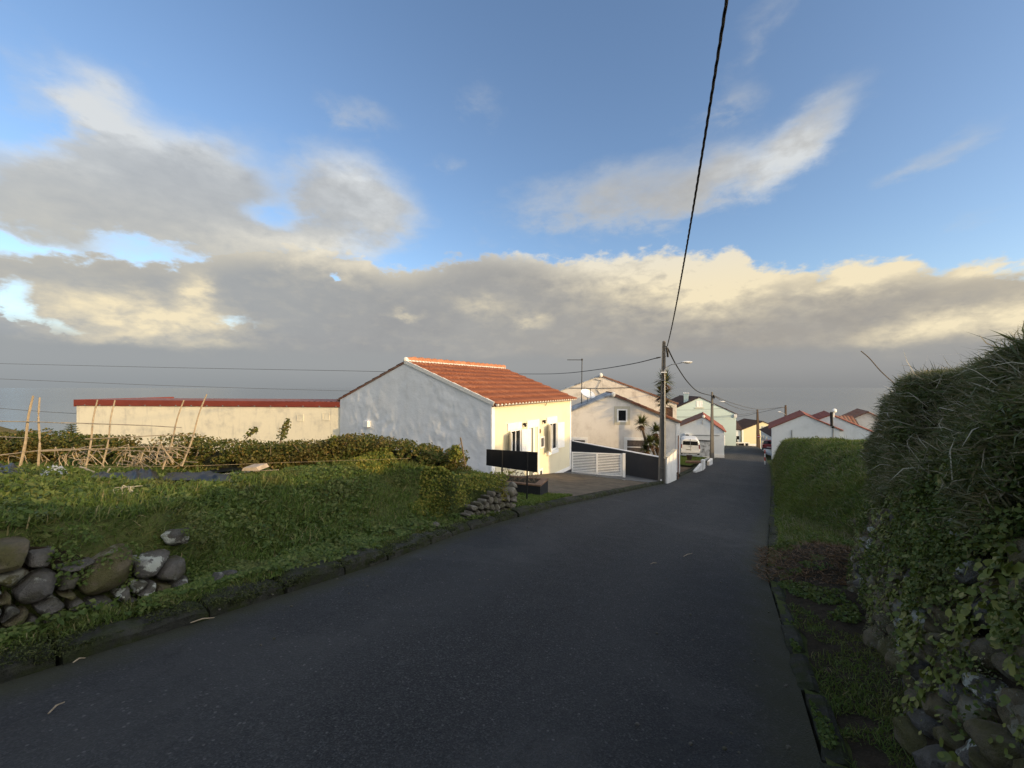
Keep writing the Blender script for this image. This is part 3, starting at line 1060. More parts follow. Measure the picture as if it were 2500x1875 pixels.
def stone_mesh(kind, i, mat):
    key = (kind, i % 8, mat)
    if key not in _mats_cache:
        me = (STONE_HI if kind == 'hi' else STONE_LO)[i % 8].copy()
        me.materials.append(M[mat])
        _mats_cache[key] = me
    return _mats_cache[key]


def place_stone(root, c, ax, up, nrm, hx, hz, hd, rot, kind, i, mat, name="stone"):
    """c centre (world); ax along the face, up, nrm outwards"""
    me = stone_mesh(kind, i, mat)
    o = bpy.data.objects.new(name, me)
    COL.objects.link(o)
    o.parent = root
    ax, up, nrm = Vector(ax).normalized(), Vector(up).normalized(), Vector(nrm).normalized()
    a2 = ax * math.cos(rot) + up * math.sin(rot)
    u2 = up * math.cos(rot) - ax * math.sin(rot)
    cl = Vector(c) - ROOT_LOC[root.name]
    mw = Matrix(((a2.x * hx, nrm.x * hd, u2.x * hz, cl.x), (a2.y * hx, nrm.y * hd, u2.y * hz, cl.y), (a2.z * hx, nrm.z * hd, u2.z * hz, cl.z), (0, 0, 0, 1)))
    o.matrix_local = mw
    return o



def clip_half(poly, n, d):
    """keep the part of a convex polygon where n.x <= d"""
    out = []
    for k in range(len(poly)):
        a, b = poly[k], poly[(k + 1) % len(poly)]
        da, db = n[0] * a[0] + n[1] * a[1] - d, n[0] * b[0] + n[1] * b[1] - d
        if da <= 0:
            out.append(a)
        if (da < 0 < db) or (db < 0 < da):
            f = da / (da - db)
            out.append((a[0] + (b[0] - a[0]) * f, a[1] + (b[1] - a[1]) * f))
    return out


def clip_by_polygon(poly, region):
    """clip a convex polygon by a (nearly convex) counter-clockwise region, edge by edge"""
    for k in range(len(region)):
        a, b = region[k], region[(k + 1) % len(region)]
        n = (b[1] - a[1], a[0] - b[0])
        poly = clip_half(poly, n, n[0] * a[0] + n[1] * a[1])
        if len(poly) < 3:
            return []
    return poly


def tight_cells(seeds, radii, bounds, stretch=1.0):
    """power diagram of the seeds: interlocking cells that fill bounds = (x0, x1, y0, y1)"""
    x0, x1, y0, y1 = bounds
    cells = []
    for i, (cx, cy) in enumerate(seeds):
        poly = [(x0, y0), (x1, y0), (x1, y1), (x0, y1)]
        for j, (dx, dy) in enumerate(seeds):
            if i == j or abs(cx - dx) > 1.2 or abs(cy - dy) > 1.0:
                continue
            nx, ny = 2 * (dx - cx), 2 * (dy - cy) * stretch
            d = dx * dx + dy * dy * stretch - cx * cx - cy * cy * stretch + radii[i] ** 2 - radii[j] ** 2
            poly = clip_half(poly, (nx, ny), d)
            if len(poly) < 3:
                break
        cells.append(poly if len(poly) >= 3 else None)
    return cells


def cell_stone(root, cell, mapf, mat, seed, joint=0.012, depth=0.14, proud=0.05, nring=18):
    """one stone cut to a wall cell: jagged outline, chamfered rim, uneven tilted face; mapf(x, y, out) -> world"""
    rr = random.Random(seed)
    cx = sum(q[0] for q in cell) / len(cell); cy = sum(q[1] for q in cell) / len(cell)
    per = [math.dist(cell[k], cell[(k + 1) % len(cell)]) for k in range(len(cell))]
    tot = sum(per)
    if tot < 0.16:
        return None
    pts = []
    for k in range(nring):
        s = tot * k / nring
        m = 0
        while s > per[m] and m < len(cell) - 1:
            s -= per[m]; m += 1
        a, b = cell[m], cell[(m + 1) % len(cell)]
        f = s / max(per[m], 1e-6)
        x, y = a[0] + (b[0] - a[0]) * f, a[1] + (b[1] - a[1]) * f
        rad = math.hypot(x - cx, y - cy)
        j = joint * rr.uniform(0.7, 1.6)
        g = max(0.3, (rad - j) / max(rad, 1e-6))
        pts.append((cx + (x - cx) * g, cy + (y - cy) * g))
    # soften the corners a little
    sm = []
    for k in range(nring):
        a, b, c = pts[k - 1], pts[k], pts[(k + 1) % nring]
        w = 0.22
        sm.append((b[0] * (1 - 2 * w) + (a[0] + c[0]) * w, b[1] * (1 - 2 * w) + (a[1] + c[1]) * w))
    pts = sm
    size = tot / 4
    tx, ty = rr.uniform(-.22, .22), rr.uniform(-.22, .22)
    out0 = rr.uniform(-0.35, 0.35) * proud
    fold = rr.uniform(0, math.pi); fk = rr.uniform(0.1, 0.35)
    off = Vector((rr.uniform(0, 90), rr.uniform(0, 90), rr.uniform(0, 90)))
    V_ = []
    def put(x, y, o, amp):
        dx, dy = x - cx, y - cy
        o = o + tx * dx + ty * dy - fk * abs(dx * math.cos(fold) + dy * math.sin(fold))
        o += amp * mnoise.noise(Vector((x * 9, y * 9, 0)) + off) + amp * 0.5 * mnoise.noise(Vector((x * 24, y * 24, 0)) + off)
        V_.append(tuple(mapf(x, y, o)))
    for (g, o, amp) in ((1.0, -depth, 0.0), (1.0, out0, 0.012), (0.90, out0 + proud * 0.62, 0.020), (0.62, out0 + proud * 0.98, 0.026), (0.30, out0 + proud * 1.05, 0.026)):
        for (x, y) in pts:
            put(cx + (x - cx) * g, cy + (y - cy) * g, o, amp)
    put(cx, cy, out0 + proud * 1.05, 0.026)
    F_ = []
    for r in range(4):
        for k in range(nring):
            k2 = (k + 1) % nring
            F_.append((r * nring + k, r * nring + k2, (r + 1) * nring + k2, (r + 1) * nring + k))
    c_ = 5 * nring
    for k in range(nring):
        F_.append((4 * nring + k, 4 * nring + (k + 1) % nring, c_))
    o = mesh_obj("stone", V_, F_, M[mat], root, smooth=True)
    o.data.set_sharp_from_angle(angle=math.radians(38))
    return o


# near left retaining wall, stone by stone
TWALL = -4.12
wl = thing("stone_wall", "low dry stone wall with pale lichen holding the field at lower left", "stone wall", (*W(1.0, TWALL), float(zr(1.0))))
pl = VPlane(W(0, TWALL), D)
NRM_R = Vector((T.x, T.y, 0))          # face looks towards the road
stones = [(0, 175, 215, 380, 0), (205, 180, 460, 325, -.1), (420, 150, 800, 345, .30), (590, 285, 1050, 570, .42), (1040, 255, 1240, 430, .1), (1245, 310, 1400, 460, .2),
          (-10, 385, 235, 525, .5), (110, 370, 450, 650, .5), (445, 410, 590, 545, .9), (20, 510, 150, 630, .2), (220, 590, 560, 690, .25), (25, 635, 100, 745, 1.4),
          (65, 675, 220, 805, .3), (190, 695, 330, 805, .7), (330, 660, 505, 790, .1), (495, 675, 640, 735, 0), (495, 605, 650, 665, .2), (640, 545, 895, 700, .5),
          (590, 710, 800, 835, .2), (880, 575, 1085, 730, .2), (1075, 465, 1195, 560, 0), (1185, 440, 1315, 560, .5), (1320, 435, 1445, 540, .5), (1125, 550, 1315, 645, .1),
          (-20, 805, 115, 885, .1), (-10, 840, 215, 930, .3), (380, 765, 565, 840, .3), (425, 530, 575, 605, .4), (-60, 465, 22, 625, .2), (-60, 640, 18, 765, .1),
          (205, 850, 400, 915, .2), (1000, 430, 1110, 520, .4), (860, 470, 1010, 580, .3), (660, 440, 800, 520, .2), (1240, 540, 1330, 620, .3), (700, 690, 880, 760, .1),
          (800, 760, 960, 830, .3), (1330, 530, 1440, 620, .4)]
seeds, radii = [], []
for i, (x0, y0, x1, y1, ro) in enumerate(stones):
    k = 0.31646
    X0, X1, Y0, Y1 = x0 * k, x1 * k, 1280 + y0 * k, 1280 + y1 * k
    a0, _ = pl.hit(X0, (Y0 + Y1) / 2); a1, _ = pl.hit(X1, (Y0 + Y1) / 2)
    am, zt = pl.hit((X0 + X1) / 2, Y0); _, zb = pl.hit((X0 + X1) / 2, Y1)
    sz = 0.25 * ((a1 - a0) + (zt - zb))
    el_ = 0.30 * ((a1 - a0) - (zt - zb))
    ca, cz = (a0 + a1) / 2, (zt + zb) / 2
    if el_ > 0.05:                      # long blocks: two seeds' worth of influence along their length
        radii.append(sz * 1.25)
    else:
        radii.append(sz)
    seeds.append((ca, cz))
rg = random.Random(9)
for k in range(34):                     # the run of wall to the left of the picture
    a = rg.uniform(-2.2, 0.42)
    seeds.append((a, float(zr(a)) + rg.uniform(0.12, 0.72))); radii.append(rg.uniform(.09, .15))
outline = [(-40, 1345), (70, 1334), (150, 1345), (215, 1330), (250, 1322), (262, 1352), (340, 1368), (395, 1362), (440, 1378), (462, 1404), (460, 1450), (420, 1500), (330, 1555), (200, 1600), (0, 1650)]


def near_top(a):
    """height of the wall's ragged top along it"""
    xs, zs = [], []
    for x, y in outline[:10]:
        aa, z = pl.hit(x, y); xs.append(aa); zs.append(z - float(zr(aa)))
    return float(zr(a)) + float(np.interp(a, [-3] + xs, [0.62] + zs))


mapn = lambda a, z, o: pl.at(a, z, o - 0.05 * 0 - 0.13 * (z - float(zr(a)) - 0.2), (T.x, T.y))
a_end = pl.hit(462, 1420)[0]
cells = tight_cells(seeds, radii, (-2.3, a_end, -3.0, 0.0), 1.25)
n_st = 0
for i, c in enumerate(cells):
    if c is None:
        continue
    # trim to the ragged top and the sunken foot of the wall
    am = sum(q[0] for q in c) / len(c)
    top, bot = near_top(am) + rg.uniform(-.02, .05), float(zr(am)) + 0.02
    c = clip_half(c, (0.12, 1.0), top + 0.12 * am)
    c = clip_half(c, (0, -1.0), -bot) if len(c) > 2 else []
    if len(c) < 3:
        continue
    if cell_stone(wl, c, mapn, 'stone' if i % 3 else 'stone_brown', 500 + i, 0.011, 0.16, 0.055, 20):
        n_st += 1
# smaller stones out of the bank further right, and the run of wall outside the frame
for i, (x, y, w_, h_) in enumerate([(430, 1312, 55, 45), (523, 1408, 26, 22), (556, 1402, 34, 26), (592, 1418, 46, 30), (640, 1432, 24, 16)]):
    a, z = pl.hit(x, y)
    Yd = pl.p.y + pl.d.y * a
    c = pl.at(a, z, 0.05, (T.x, T.y))
    if i == 0:
        c = px(x, y, 3.45)
    place_stone(wl, c, (D.x, D.y, 0), (0, 0, 1), NRM_R, w_ / F * Yd * 0.5, h_ / F * Yd * 0.5, 0.09, 0.2, 'hi', i + 3, 'stone')
# dark earth core behind the near stones
cb = MB()
ss_ = np.arange(-3.6, 1.6, 0.1)
for a, b in zip(ss_[:-1], ss_[1:]):
    q = []
    for s_, zz in ((a, -0.1), (b, -0.1), (b, 0.60), (a, 0.60)):
        zt = zz if zz < 0 else zz * float(1 - 0.8 * sstep(s_, 0.7, 1.5))
        x, y = W(s_, TWALL - 0.15)
        q.append((x, y, float(zr(s_)) + zt))
    cb.poly(q)
cb.build("earth_core", M['dark_soil'], wl)

# far end of the left bank: a rough little retaining wall of upright fieldstones
w2 = thing("stone_wall", "rough retaining wall of pale upright stones at the end of the left grass mound", "stone wall", (*W(6.5, TWALL), float(zr(6.5))))
pl2 = VPlane(W(0, -4.18), D)
rg = random.Random(21)
seeds, radii = [], []
for (yb, hh, x0, x1) in [(1272, 20, 1137, 1240), (1257, 17, 1139, 1246), (1241, 18, 1146, 1249), (1225, 18, 1156, 1251), (1210, 16, 1178, 1250), (1197, 12, 1205, 1246)]:
    x = x0 + rg.uniform(-4, 4)
    while x < x1:
        w_ = rg.uniform(8, 17)
        a, z = pl2.hit(x + w_ / 2, yb - 0.07 * (x - 1140) + rg.uniform(-3, 3))
        seeds.append((a, z)); radii.append(w_ / 2 / F * 7.8)
        x += w_
am0, am1 = min(q[0] for q in seeds) - .05, 7.60
ctop = lambda a: float(np.interp(a, [5.7, 6.1, 6.5, 6.9, 7.2, 7.6], [0.16, 0.34, 0.48, 0.58, 0.66, 0.62]))
for i, c in enumerate(tight_cells(seeds, radii, (am0, am1, -4.0, -1.0), 0.75)):
    if c is None:
        continue
    am = sum(q[0] for q in c) / len(c)
    c = clip_half(c, (0.15, 1.0), float(zr(am)) + ctop(am) + rg.uniform(-.05, .05) + 0.15 * am)
    c = clip_half(c, (0, -1.0), -(float(zr(am)) + 0.06)) if len(c) > 2 else []
    if len(c) >= 3 and rg.random() < 0.93:
        cell_stone(w2, c, lambda a, z, o: pl2.at(a, z, o, (T.x, T.y)), 'stone_far', 900 + i, 0.012, 0.14, 0.045, 14)
# return face at the end of the mound
for k in range(22):
    q = rg.uniform(0, 1.3); h_ = rg.uniform(0.05, 0.62) * (1 - 0.2 * q)
    x, y = W(7.62 + rg.uniform(-.03, .03), -4.2 - q)
    place_stone(w2, (x, y, float(zr(7.6)) + 0.08 + h_), (T.x, T.y, 0), (0, 0, 1), (D.x, D.y, 0), rg.uniform(.07, .13), rg.uniform(.07, .12), 0.09, rg.uniform(-.4, .4), 'lo', rg.randrange(8), 'stone_far')
for (x, y, w_, h_) in [(1075, 1290, 22, 14), (1092, 1296, 16, 12), (1058, 1280, 14, 10), (1118, 1285, 16, 12)]:
    a, z = pl2.hit(x, y)
    c = pl2.at(a, z, 0.06, (T.x, T.y))
    Yd = c.y
    place_stone(w2, c, (D.x, D.y, 0), (0, 0, 1), NRM_R, w_ / F * Yd * 0.5, h_ / F * Yd * 0.5, 0.07, 0.2, 'lo', int(x), 'stone_far')

# ------------------------------------------------------------------ high wall on the right
WR_END = 7.25
wr = thing("stone_wall", "tall dark dry stone wall overgrown with leaves and long grass on the right", "stone wall", (*W(4.0, 1.0), float(zr(4.0))))
# plan path: along the road, then round the end to the right
path = [(s, float(wall_base_t(s))) for s in np.arange(-4.0, WR_END - 0.35, 0.15)]
te0 = float(wall_base_t(WR_END - 0.35))
for a in np.linspace(0, math.pi / 2, 7):
    path.append((WR_END - 0.35 + 0.35 * math.sin(a), te0 + 0.35 - 0.35 * math.cos(a)))
for q in np.arange(te0 + 0.5, 4.6, 0.15):
    path.append((WR_END, q))
path = [Vector(W(*p)) for p in path]
plen = [0.0]
for a, b in zip(path[:-1], path[1:]):
    plen.append(plen[-1] + (b - a).length)
plen = np.array(plen)
PX = np.array([p.x for p in path]); PY = np.array([p.y for p in path])
CORNER = float(np.interp(WR_END - 0.2, [ST(p.x, p.y)[0] for p in path[:72]], plen[:72])) if len(path) > 72 else plen[-1] * 0.7


def wall_pt(u, v, off=0.0):
    """u metres along the plan path, v 0..1 from foot to top, off outwards -> x, y, z arrays; plus normal"""
    u = np.asarray(u, float); v = np.asarray(v, float)
    x = np.interp(u, plen, PX); y = np.interp(u, plen, PY)
    x2 = np.interp(u + 0.12, plen, PX); y2 = np.interp(u + 0.12, plen, PY)
    x1 = np.interp(u - 0.12, plen, PX); y1 = np.interp(u - 0.12, plen, PY)
    dx, dy = x2 - x1, y2 - y1
    L = np.hypot(dx, dy) + 1e-9
    nx, ny = -dy / L, dx / L           # outwards: towards the road / beyond the end
    sx, tx = ST(x, y)
    z0 = zr(sx) + 0.06
    H = wall_top(sx, tx) - z0
    lean = 0.34 * v ** 1.1 + 0.45 * np.maximum(0, v - 0.82) ** 1.0
    bul = 0.24 * (vnoise(u, v * 2.4, 1.3, 41, 3) - 0.5) + 0.34 * (vnoise(u, v * 2.4, 2.1, 43, 2) - 0.5) * sstep(v, 0.6, 0.85)
    o = off - lean + bul
    return x + nx * o, y + ny * o, z0 + H * v, nx, ny


def wall_top(s, t):
    base = np.interp(s, [-20, 2, 3.76, 4.34, 5.14, 6.24, 7.0, 7.3], [3.0, 0.26, 0.10, 0.06, 0.00, -0.16, -0.36, -0.52])
    return base + 0.05 * np.maximum(0, t - 2.2) + 0.16 * (vnoise(s, t, 2.3, 47, 2) - 0.5)


_u = np.arange(0, plen[-1], 0.09)
_v = np.linspace(-0.03, 1.0, 30)
U, Vv = np.meshgrid(_u, _v, indexing='ij')
x, y, z, nx, ny = wall_pt(U, Vv, -0.07)
z = z + 0.05 * (vnoise(x * 3, y * 3, 1.0, 44, 2) - 0.5)
Pw = np.stack([x, y, z], -1)
# close the top backwards
back = Pw[:, -1:, :].copy()
back[..., 0] -= nx[:, -1:] * 1.2; back[..., 1] -= ny[:, -1:] * 1.2; back[..., 2] += 0.12
grid_mesh("earth_core", np.concatenate([Pw, back], 1), M['dark_soil'], wr)

rg = random.Random(33)
seeds, radii = [], []
HW = 2.5
hrow = 0.03
while hrow < HW * 0.74:
    dh = rg.uniform(0.13, 0.20)
    u = 5.3 + rg.uniform(0, .2)
    while u < plen[-1] - 0.25:
        w_ = rg.uniform(0.13, 0.34)
        seeds.append((u + w_ / 2, hrow + dh / 2 + rg.uniform(-.045, .045))); radii.append(w_ * 0.42)
        u += w_
    hrow += dh
def map_right(u, h, o):
    x, y, z, nx, ny = wall_pt(u, min(1.0, h / HW), o - 0.045)
    return (float(x), float(y), float(z))
n_right = 0
for i, c in enumerate(tight_cells(seeds, radii, (5.2, float(plen[-1]) - 0.2, 0.0, HW * 0.78), 1.3)):
    if c is None:
        continue
    hm = sum(q[1] for q in c) / len(c)
    if rg.random() < (0.04 if hm < 1.2 else 0.22) or n_right >= 298:
        continue
    if cell_stone(wr, c, map_right, 'stone_brown' if i % 4 else 'stone', 2000 + i, 0.013, 0.12, 0.06, 16):
        n_right += 1
print("stones right", n_right)

# ------------------------------------------------------------------ buildings
def V3(p, z):
    return Vector((p[0], p[1], z))


def corrugated(p0, ridge, slope, pitch=0.24, amp=0.035, courses=8, lip=0.02):
    """tiled sheet from ridge line p0..p0+ridge down along slope; returns verts, faces (top side) with stepped courses"""
    p0, ridge, slope = Vector(p0), Vector(ridge), Vector(slope)
    nrm = ridge.cross(slope).normalized()
    if nrm.z < 0:
        nrm = -nrm
    L = ridge.length
    nx = max(8, int(L / pitch * 6))
    verts, faces = [], []
    rows = []
    for r in range(courses):
        rows.append((r / courses, 0.0)); rows.append(((r + 1) / courses, lip))
    for (f, up) in rows:
        for i in range(nx + 1):
            a = i / nx
            h = amp * abs(math.sin(math.pi * a * L / pitch)) + up
            verts.append(p0 + ridge * a + slope * f + nrm * h)
    for j in range(len(rows) - 1):
        for i in range(nx):
            a = j * (nx + 1) + i
            faces.append((a, a + 1, a + nx + 2, a + nx + 1))
    return verts, faces, nrm


def roof_sheet(name, parent, p0, ridge, slope, mat, thick=0.07, **kw):
    verts, faces, nrm = corrugated(p0, ridge, slope, **kw)
    mb = MB().raw(verts, faces)
    p0, ridge, slope = Vector(p0), Vector(ridge), Vector(slope)
    d = -nrm * thick
    # solid board underneath so the eave has thickness
    q = [p0 - nrm * 0.004, p0 + ridge - nrm * 0.004, p0 + ridge + slope * 0.995 - nrm * 0.004, p0 + slope * 0.995 - nrm * 0.004]
    mb.prism(q, d)
    return mb.build(name, mat, parent)


class Face:
    """a wall face: origin plan point, direction along it, outward normal; features placed from photo pixels"""
    def __init__(self, p, d, n):
        self.p = Vector((p[0], p[1])); self.d = Vector((d[0], d[1])).normalized(); self.n = Vector((n[0], n[1])).normalized()
        self.v = VPlane(self.p, self.d)

    def pt(self, a, z, off=0.0):
        q = self.p + self.d * a + self.n * off
        return Vector((q.x, q.y, z))

    def rect(self, a0, a1, z0, z1, o0, o1):
        """box on the face between offsets o0 and o1"""
        return [self.pt(a0, z0, o0), self.pt(a1, z0, o0), self.pt(a1, z1, o0), self.pt(a0, z1, o0)], Vector((self.n.x, self.n.y, 0)) * (o1 - o0)

    def box(self, mb, a0, a1, z0, z1, o0=-0.02, o1=0.03):
        b, off = self.rect(a0, a1, z0, z1, o0, o1)
        mb.prism(b, off)
        return mb

    def frame(self, mb, a0, a1, z0, z1, w, o0=-0.02, o1=0.05, bottom=True):
        self.box(mb, a0 - w, a1 + w, z1, z1 + w, o0, o1)
        if bottom:
            self.box(mb, a0 - w, a1 + w, z0 - w, z0, o0, o1)
        self.box(mb, a0 - w, a0, z0, z1, o0, o1)
        self.box(mb, a1, a1 + w, z0, z1, o0, o1)
        return mb

    def pix(self, x0, y0, x1, y1):
        """pixel box -> a0, a1, z0 (bottom), z1 (top), measured at the middle column"""
        a0, _ = self.v.hit(x0, y0); a1, _ = self.v.hit(x1, y0)
        xm = (x0 + x1) / 2
        _, zt = self.v.hit(xm, y0); _, zb = self.v.hit(xm, y1)
        return min(a0, a1), max(a0, a1), zb, zt


def window(face, root, a0, a1, z0, z1, fw=0.08, mat_frame='white_trim', mat_pane='glass', bars=1, hbar=False, surround=0.0, mat_sur='white_trim', sill=True, o=0.035):
    mb = MB()
    face.frame(mb, a0, a1, z0, z1, fw, -0.02, o)
    for k in range(bars):
        am = a0 + (a1 - a0) * (k + 1) / (bars + 1)
        face.box(mb, am - 0.022, am + 0.022, z0, z1, -0.02, o - 0.006)
    if hbar:
        zm = (z0 + z1) / 2
        face.box(mb, a0, a1, zm - 0.03, zm + 0.03, -0.02, o - 0.009)
    w = mb.build("window", M[mat_frame], root)
    pb = MB()
    face.box(pb, a0 + 0.001, a1 - 0.001, z0 + 0.001, z1 - 0.001, -0.018, 0.006)
    pb.build("pane", M[mat_pane], w)
    if surround:
        sb = MB()
        face.frame(sb, a0 - fw - 0.001, a1 + fw + 0.001, z0 - fw - 0.001, z1 + fw + 0.001, surround, -0.02, o - 0.012)
        sb.build("surround", M[mat_sur], w)
    return w


def gable_house(root, C, dirL, dirB, width, depth, zb, ze, za, wall, mat_r, mat_l, apex_f=0.5, over=0.25, rake=0.12, pitch=0.24, amp=0.035, courses=8, flat_wall=None, zel=None):
    """C: right corner of the front gable (plan). dirL: along the gable to the left. dirB: backwards."""
    C = Vector((C[0], C[1])); dirL = Vector((dirL[0], dirL[1])).normalized(); dirB = Vector((dirB[0], dirB[1])).normalized()
    zel = ze if zel is None else zel
    A = C + dirL * (width * apex_f); Lc = C + dirL * width
    prof = [V3(C, zb), V3(C, ze), V3(A, za), V3(Lc, zel), V3(Lc, zb)]
    MB().prism(prof, (dirB.x * depth, dirB.y * depth, 0)).build("wall", M[wall], root)
    B3 = Vector((dirB.x, dirB.y, 0)); L3 = Vector((dirL.x, dirL.y, 0))
    ridge = B3 * (depth + 2 * rake)
    p0 = V3(A, za + 0.05) - B3 * rake
    wr_ = width * apex_f
    sl = (-L3 * wr_ + Vector((0, 0, ze - za)))
    sl = sl * (1 + over / wr_)
    r1 = roof_sheet("roof", root, p0, ridge, sl, M[mat_r], pitch=pitch, amp=amp, courses=courses)
    wl_ = width * (1 - apex_f)
    sl2 = (L3 * wl_ + Vector((0, 0, zel - za)))
    sl2 = sl2 * (1 + over / wl_)
    r2 = roof_sheet("roof", root, p0, ridge, sl2, M[mat_l], pitch=pitch, amp=amp, courses=courses)
    # ridge roll
    mb = MB()
    mb.tube([p0 + Vector((0, 0, 0.0)), p0 + ridge], 0.10, 8)
    mb.build("ridge_cap", M[mat_r], r1)
    return A, Lc, B3, L3, r1, r2


# ---- house one: white gable, pale yellow front, terracotta roof
N1 = Vector((-0.79, 15.0)); F1 = Vector((3.30, 21.9)); L1 = N1 + Vector((-6.9, 4.09)).normalized() * 9.2
dF = (F1 - N1).normalized(); nF = Vector((dF.y, -dF.x)); dG = (L1 - N1).normalized(); nG = Vector((-dF.x, -dF.y))
LEN1 = (F1 - N1).length
ZE, ZA, ZB = -0.66, 1.06, -5.3
h1 = thing("house", "white house with rough plaster gable, pale yellow front and orange tiled roof", "house", (N1.x, N1.y, ZB))
# body (front, back, far gable); the near gable is a sheet with real relief
mb = MB()
A1 = (N1 + L1) / 2
prof = [V3(N1, ZB), V3(N1, ZE), V3(A1, ZA), V3(L1, ZE), V3(L1, ZB)]
ins = Vector((dF.x, dF.y, 0)) * 0.06
mb.prism([p + ins for p in prof], Vector((dF.x, dF.y, 0)) * (LEN1 - 0.06))
mb.build("wall", M['yellow_wall'], h1)
nb, nz = 150, 90
Pg = np.zeros((nb, nz, 3))
for i in range(nb):
    b = 9.2 * i / (nb - 1)
    top = ZE + (ZA - ZE) * (1 - abs(b - 4.6) / 4.6)
    for j in range(nz):
        f = j / (nz - 1)
        z = ZB + (top - ZB) * f
        edge = min(1.0, min(b, 9.2 - b) / 0.35) * min(1.0, max(0.0, (top - z) / 0.3))
        q = Vector((b * 0.9, z * 0.75, 3.0))
        msk = max(0.12, min(1.0, 0.5 + 1.6 * mnoise.noise(Vector((b * 0.42, z * 0.5, 1.5)))))
        d = 0.030 * mnoise.fractal(q, 1.0, 2.1, 4) + 0.026 * msk * mnoise.fractal(q * 3.1, 0.9, 2.0, 3) + 0.008 * msk * mnoise.noise(q * 9.0)
        ridged = abs(mnoise.noise(Vector((b * 1.7, z * 1.1, 9.0))))
        d += 0.020 * msk * (0.35 - ridged)
        d = d * edge
        P0 = N1 + dG * b + nG * d
        Pg[i, j] = (P0.x, P0.y, z)
grid_mesh("gable_wall", Pg, M['gable'], h1)
fF = Face(N1, dF, nF); fG = Face(N1, dG, nG)
for a0, a1 in ((-0.02, 0.20), (LEN1 - 0.18, LEN1 + 0.02)):
    mb = MB(); fF.box(mb, a0, a1, ZB, ZE - 0.02, -0.05, 0.025); mb.build("corner_band", M['white_trim'], h1)
mb = MB(); fF.box(mb, 0.21, LEN1 - 0.19, -4.62, -4.44, -0.03, 0.03); mb.build("base_band", M['white_trim'], h1)
mb = MB(); fF.box(mb, -0.05, LEN1 + 0.05, ZB - 0.3, -4.625, -0.05, 0.045); mb.build("plinth", M['dark_plinth'], h1)


def z6(x0, y0, x1, y1):
    return (1190 + x0 * .14465, 1000 + y0 * .14465, 1190 + x1 * .14465, 1000 + y1 * .14465)


# heights on the front, all openings share them
a, zt1 = fF.v.hit(*z6(1080, 200, 0, 0)[:2])
zsill = fF.v.hit(*z6(1070, 665, 0, 0)[:2])[1]
ztop = fF.v.hit(*z6(1085, 240, 0, 0)[:2])[1]
for (xa, xb) in ((392, 545), (1036, 1150)):
    a0 = fF.v.hit(z6(xa, 300, 0, 0)[0], 1050)[0]; a1 = fF.v.hit(z6(xb, 300, 0, 0)[0], 1050)[0]
    w = window(fF, h1, a0, a1, zsill, ztop, 0.06, bars=1)
    mb = MB(); fF.box(mb, a0 - 0.30, a1 + 0.10, ztop + 0.062, ztop + 0.36, -0.02, 0.06); mb.build("lintel", M['white_trim'], w)
    mb = MB(); fF.box(mb, a0 - 0.28, a1 + 0.10, zsill - 0.24, zsill - 0.062, -0.02, 0.13); mb.build("sill", M['white_trim'], w)
    for sg, ah in ((-1, a0 - 0.07), (1, a1 + 0.07)):
        # shutter leaf swung open, standing a little off the wall
        hinge = fF.pt(ah, zsill - 0.04, 0.05)
        dirs = (Vector((dF.x, dF.y, 0)) * (0.80 * sg) + Vector((nF.x, nF.y, 0)) * 0.60).normalized() if sg < 0 else (Vector((dF.x, dF.y, 0)) * 0.97 + Vector((nF.x, nF.y, 0)) * 0.22).normalized()
        wd = 0.62
        thk = dirs.cross(Vector((0, 0, 1))).normalized() * 0.035
        sh = MB().prism([hinge, hinge + dirs * wd, hinge + dirs * wd + thk, hinge + thk], (0, 0, ztop - zsill + 0.06))
        for k in range(12):
            zz = 0.12 + k * (ztop - zsill - 0.2) / 12
            c = hinge + dirs * 0.06 + Vector((0, 0, zz))
            for so in (-0.008, 0.0):
                pass
            sh.prism([c - thk * 0.25, c + dirs * (wd - 0.12) - thk * 0.25, c + dirs * (wd - 0.12) + thk * 1.25, c + thk * 1.25], (0, 0, 0.05))
        sh.build("shutter", M['white_trim'], h1)
a0 = fF.v.hit(z6(684, 300, 0, 0)[0], 1050)[0]; a1 = fF.v.hit(z6(840, 300, 0, 0)[0], 1050)[0]
zd1 = fF.v.hit(*z6(720, 308, 0, 0)[:2])[1]
mb = MB(); fF.frame(mb, a0, a1, -4.44, zd1, 0.14, -0.02, 0.05, bottom=False)
fF.box(mb, a0 - 0.14, a1 + 0.14, zd1 + 0.141, zd1 + 0.34, -0.02, 0.05)
dr = mb.build("door", M['white_trim'], h1)
am = a0 + (a1 - a0) * 0.62
mb = MB(); fF.box(mb, a0 + 0.03, a0 + (a1 - a0) * 0.50, -4.4, zd1 - 0.02, -0.02, 0.014); mb.build("pane", M['door_glass'], dr)
mb = MB(); fF.box(mb, a0 + (a1 - a0) * 0.505, am + 0.06, -4.42, zd1 - 0.01, -0.02, 0.03); mb.build("door_leaf", M['white_trim'], dr)
mb = MB(); fF.box(mb, am + 0.062, a1 - 0.002, -4.42, zd1 - 0.005, -0.02, 0.012); mb.build("reveal", M['yellow_wall'], dr)
mb = MB(); fF.box(mb, am - 0.04, am - 0.01, -3.35, -3.25, 0.03, 0.09); mb.build("handle", M['grey_metal'], dr)
# electricity meter box
a0, a1, b0, b1 = fF.pix(*z6(893, 478, 943, 625))
mb = MB(); fF.frame(mb, a0, a1, b0, b1, 0.07, -0.02, 0.045); mt = mb.build("meter_box", M['white_trim'], h1)
mb = MB(); fF.box(mb, a0 + .001, a1 - .001, b0 + .001, b1 - .001, -0.02, 0.012); mb.build("meter_door", M['dark_plinth'], mt)
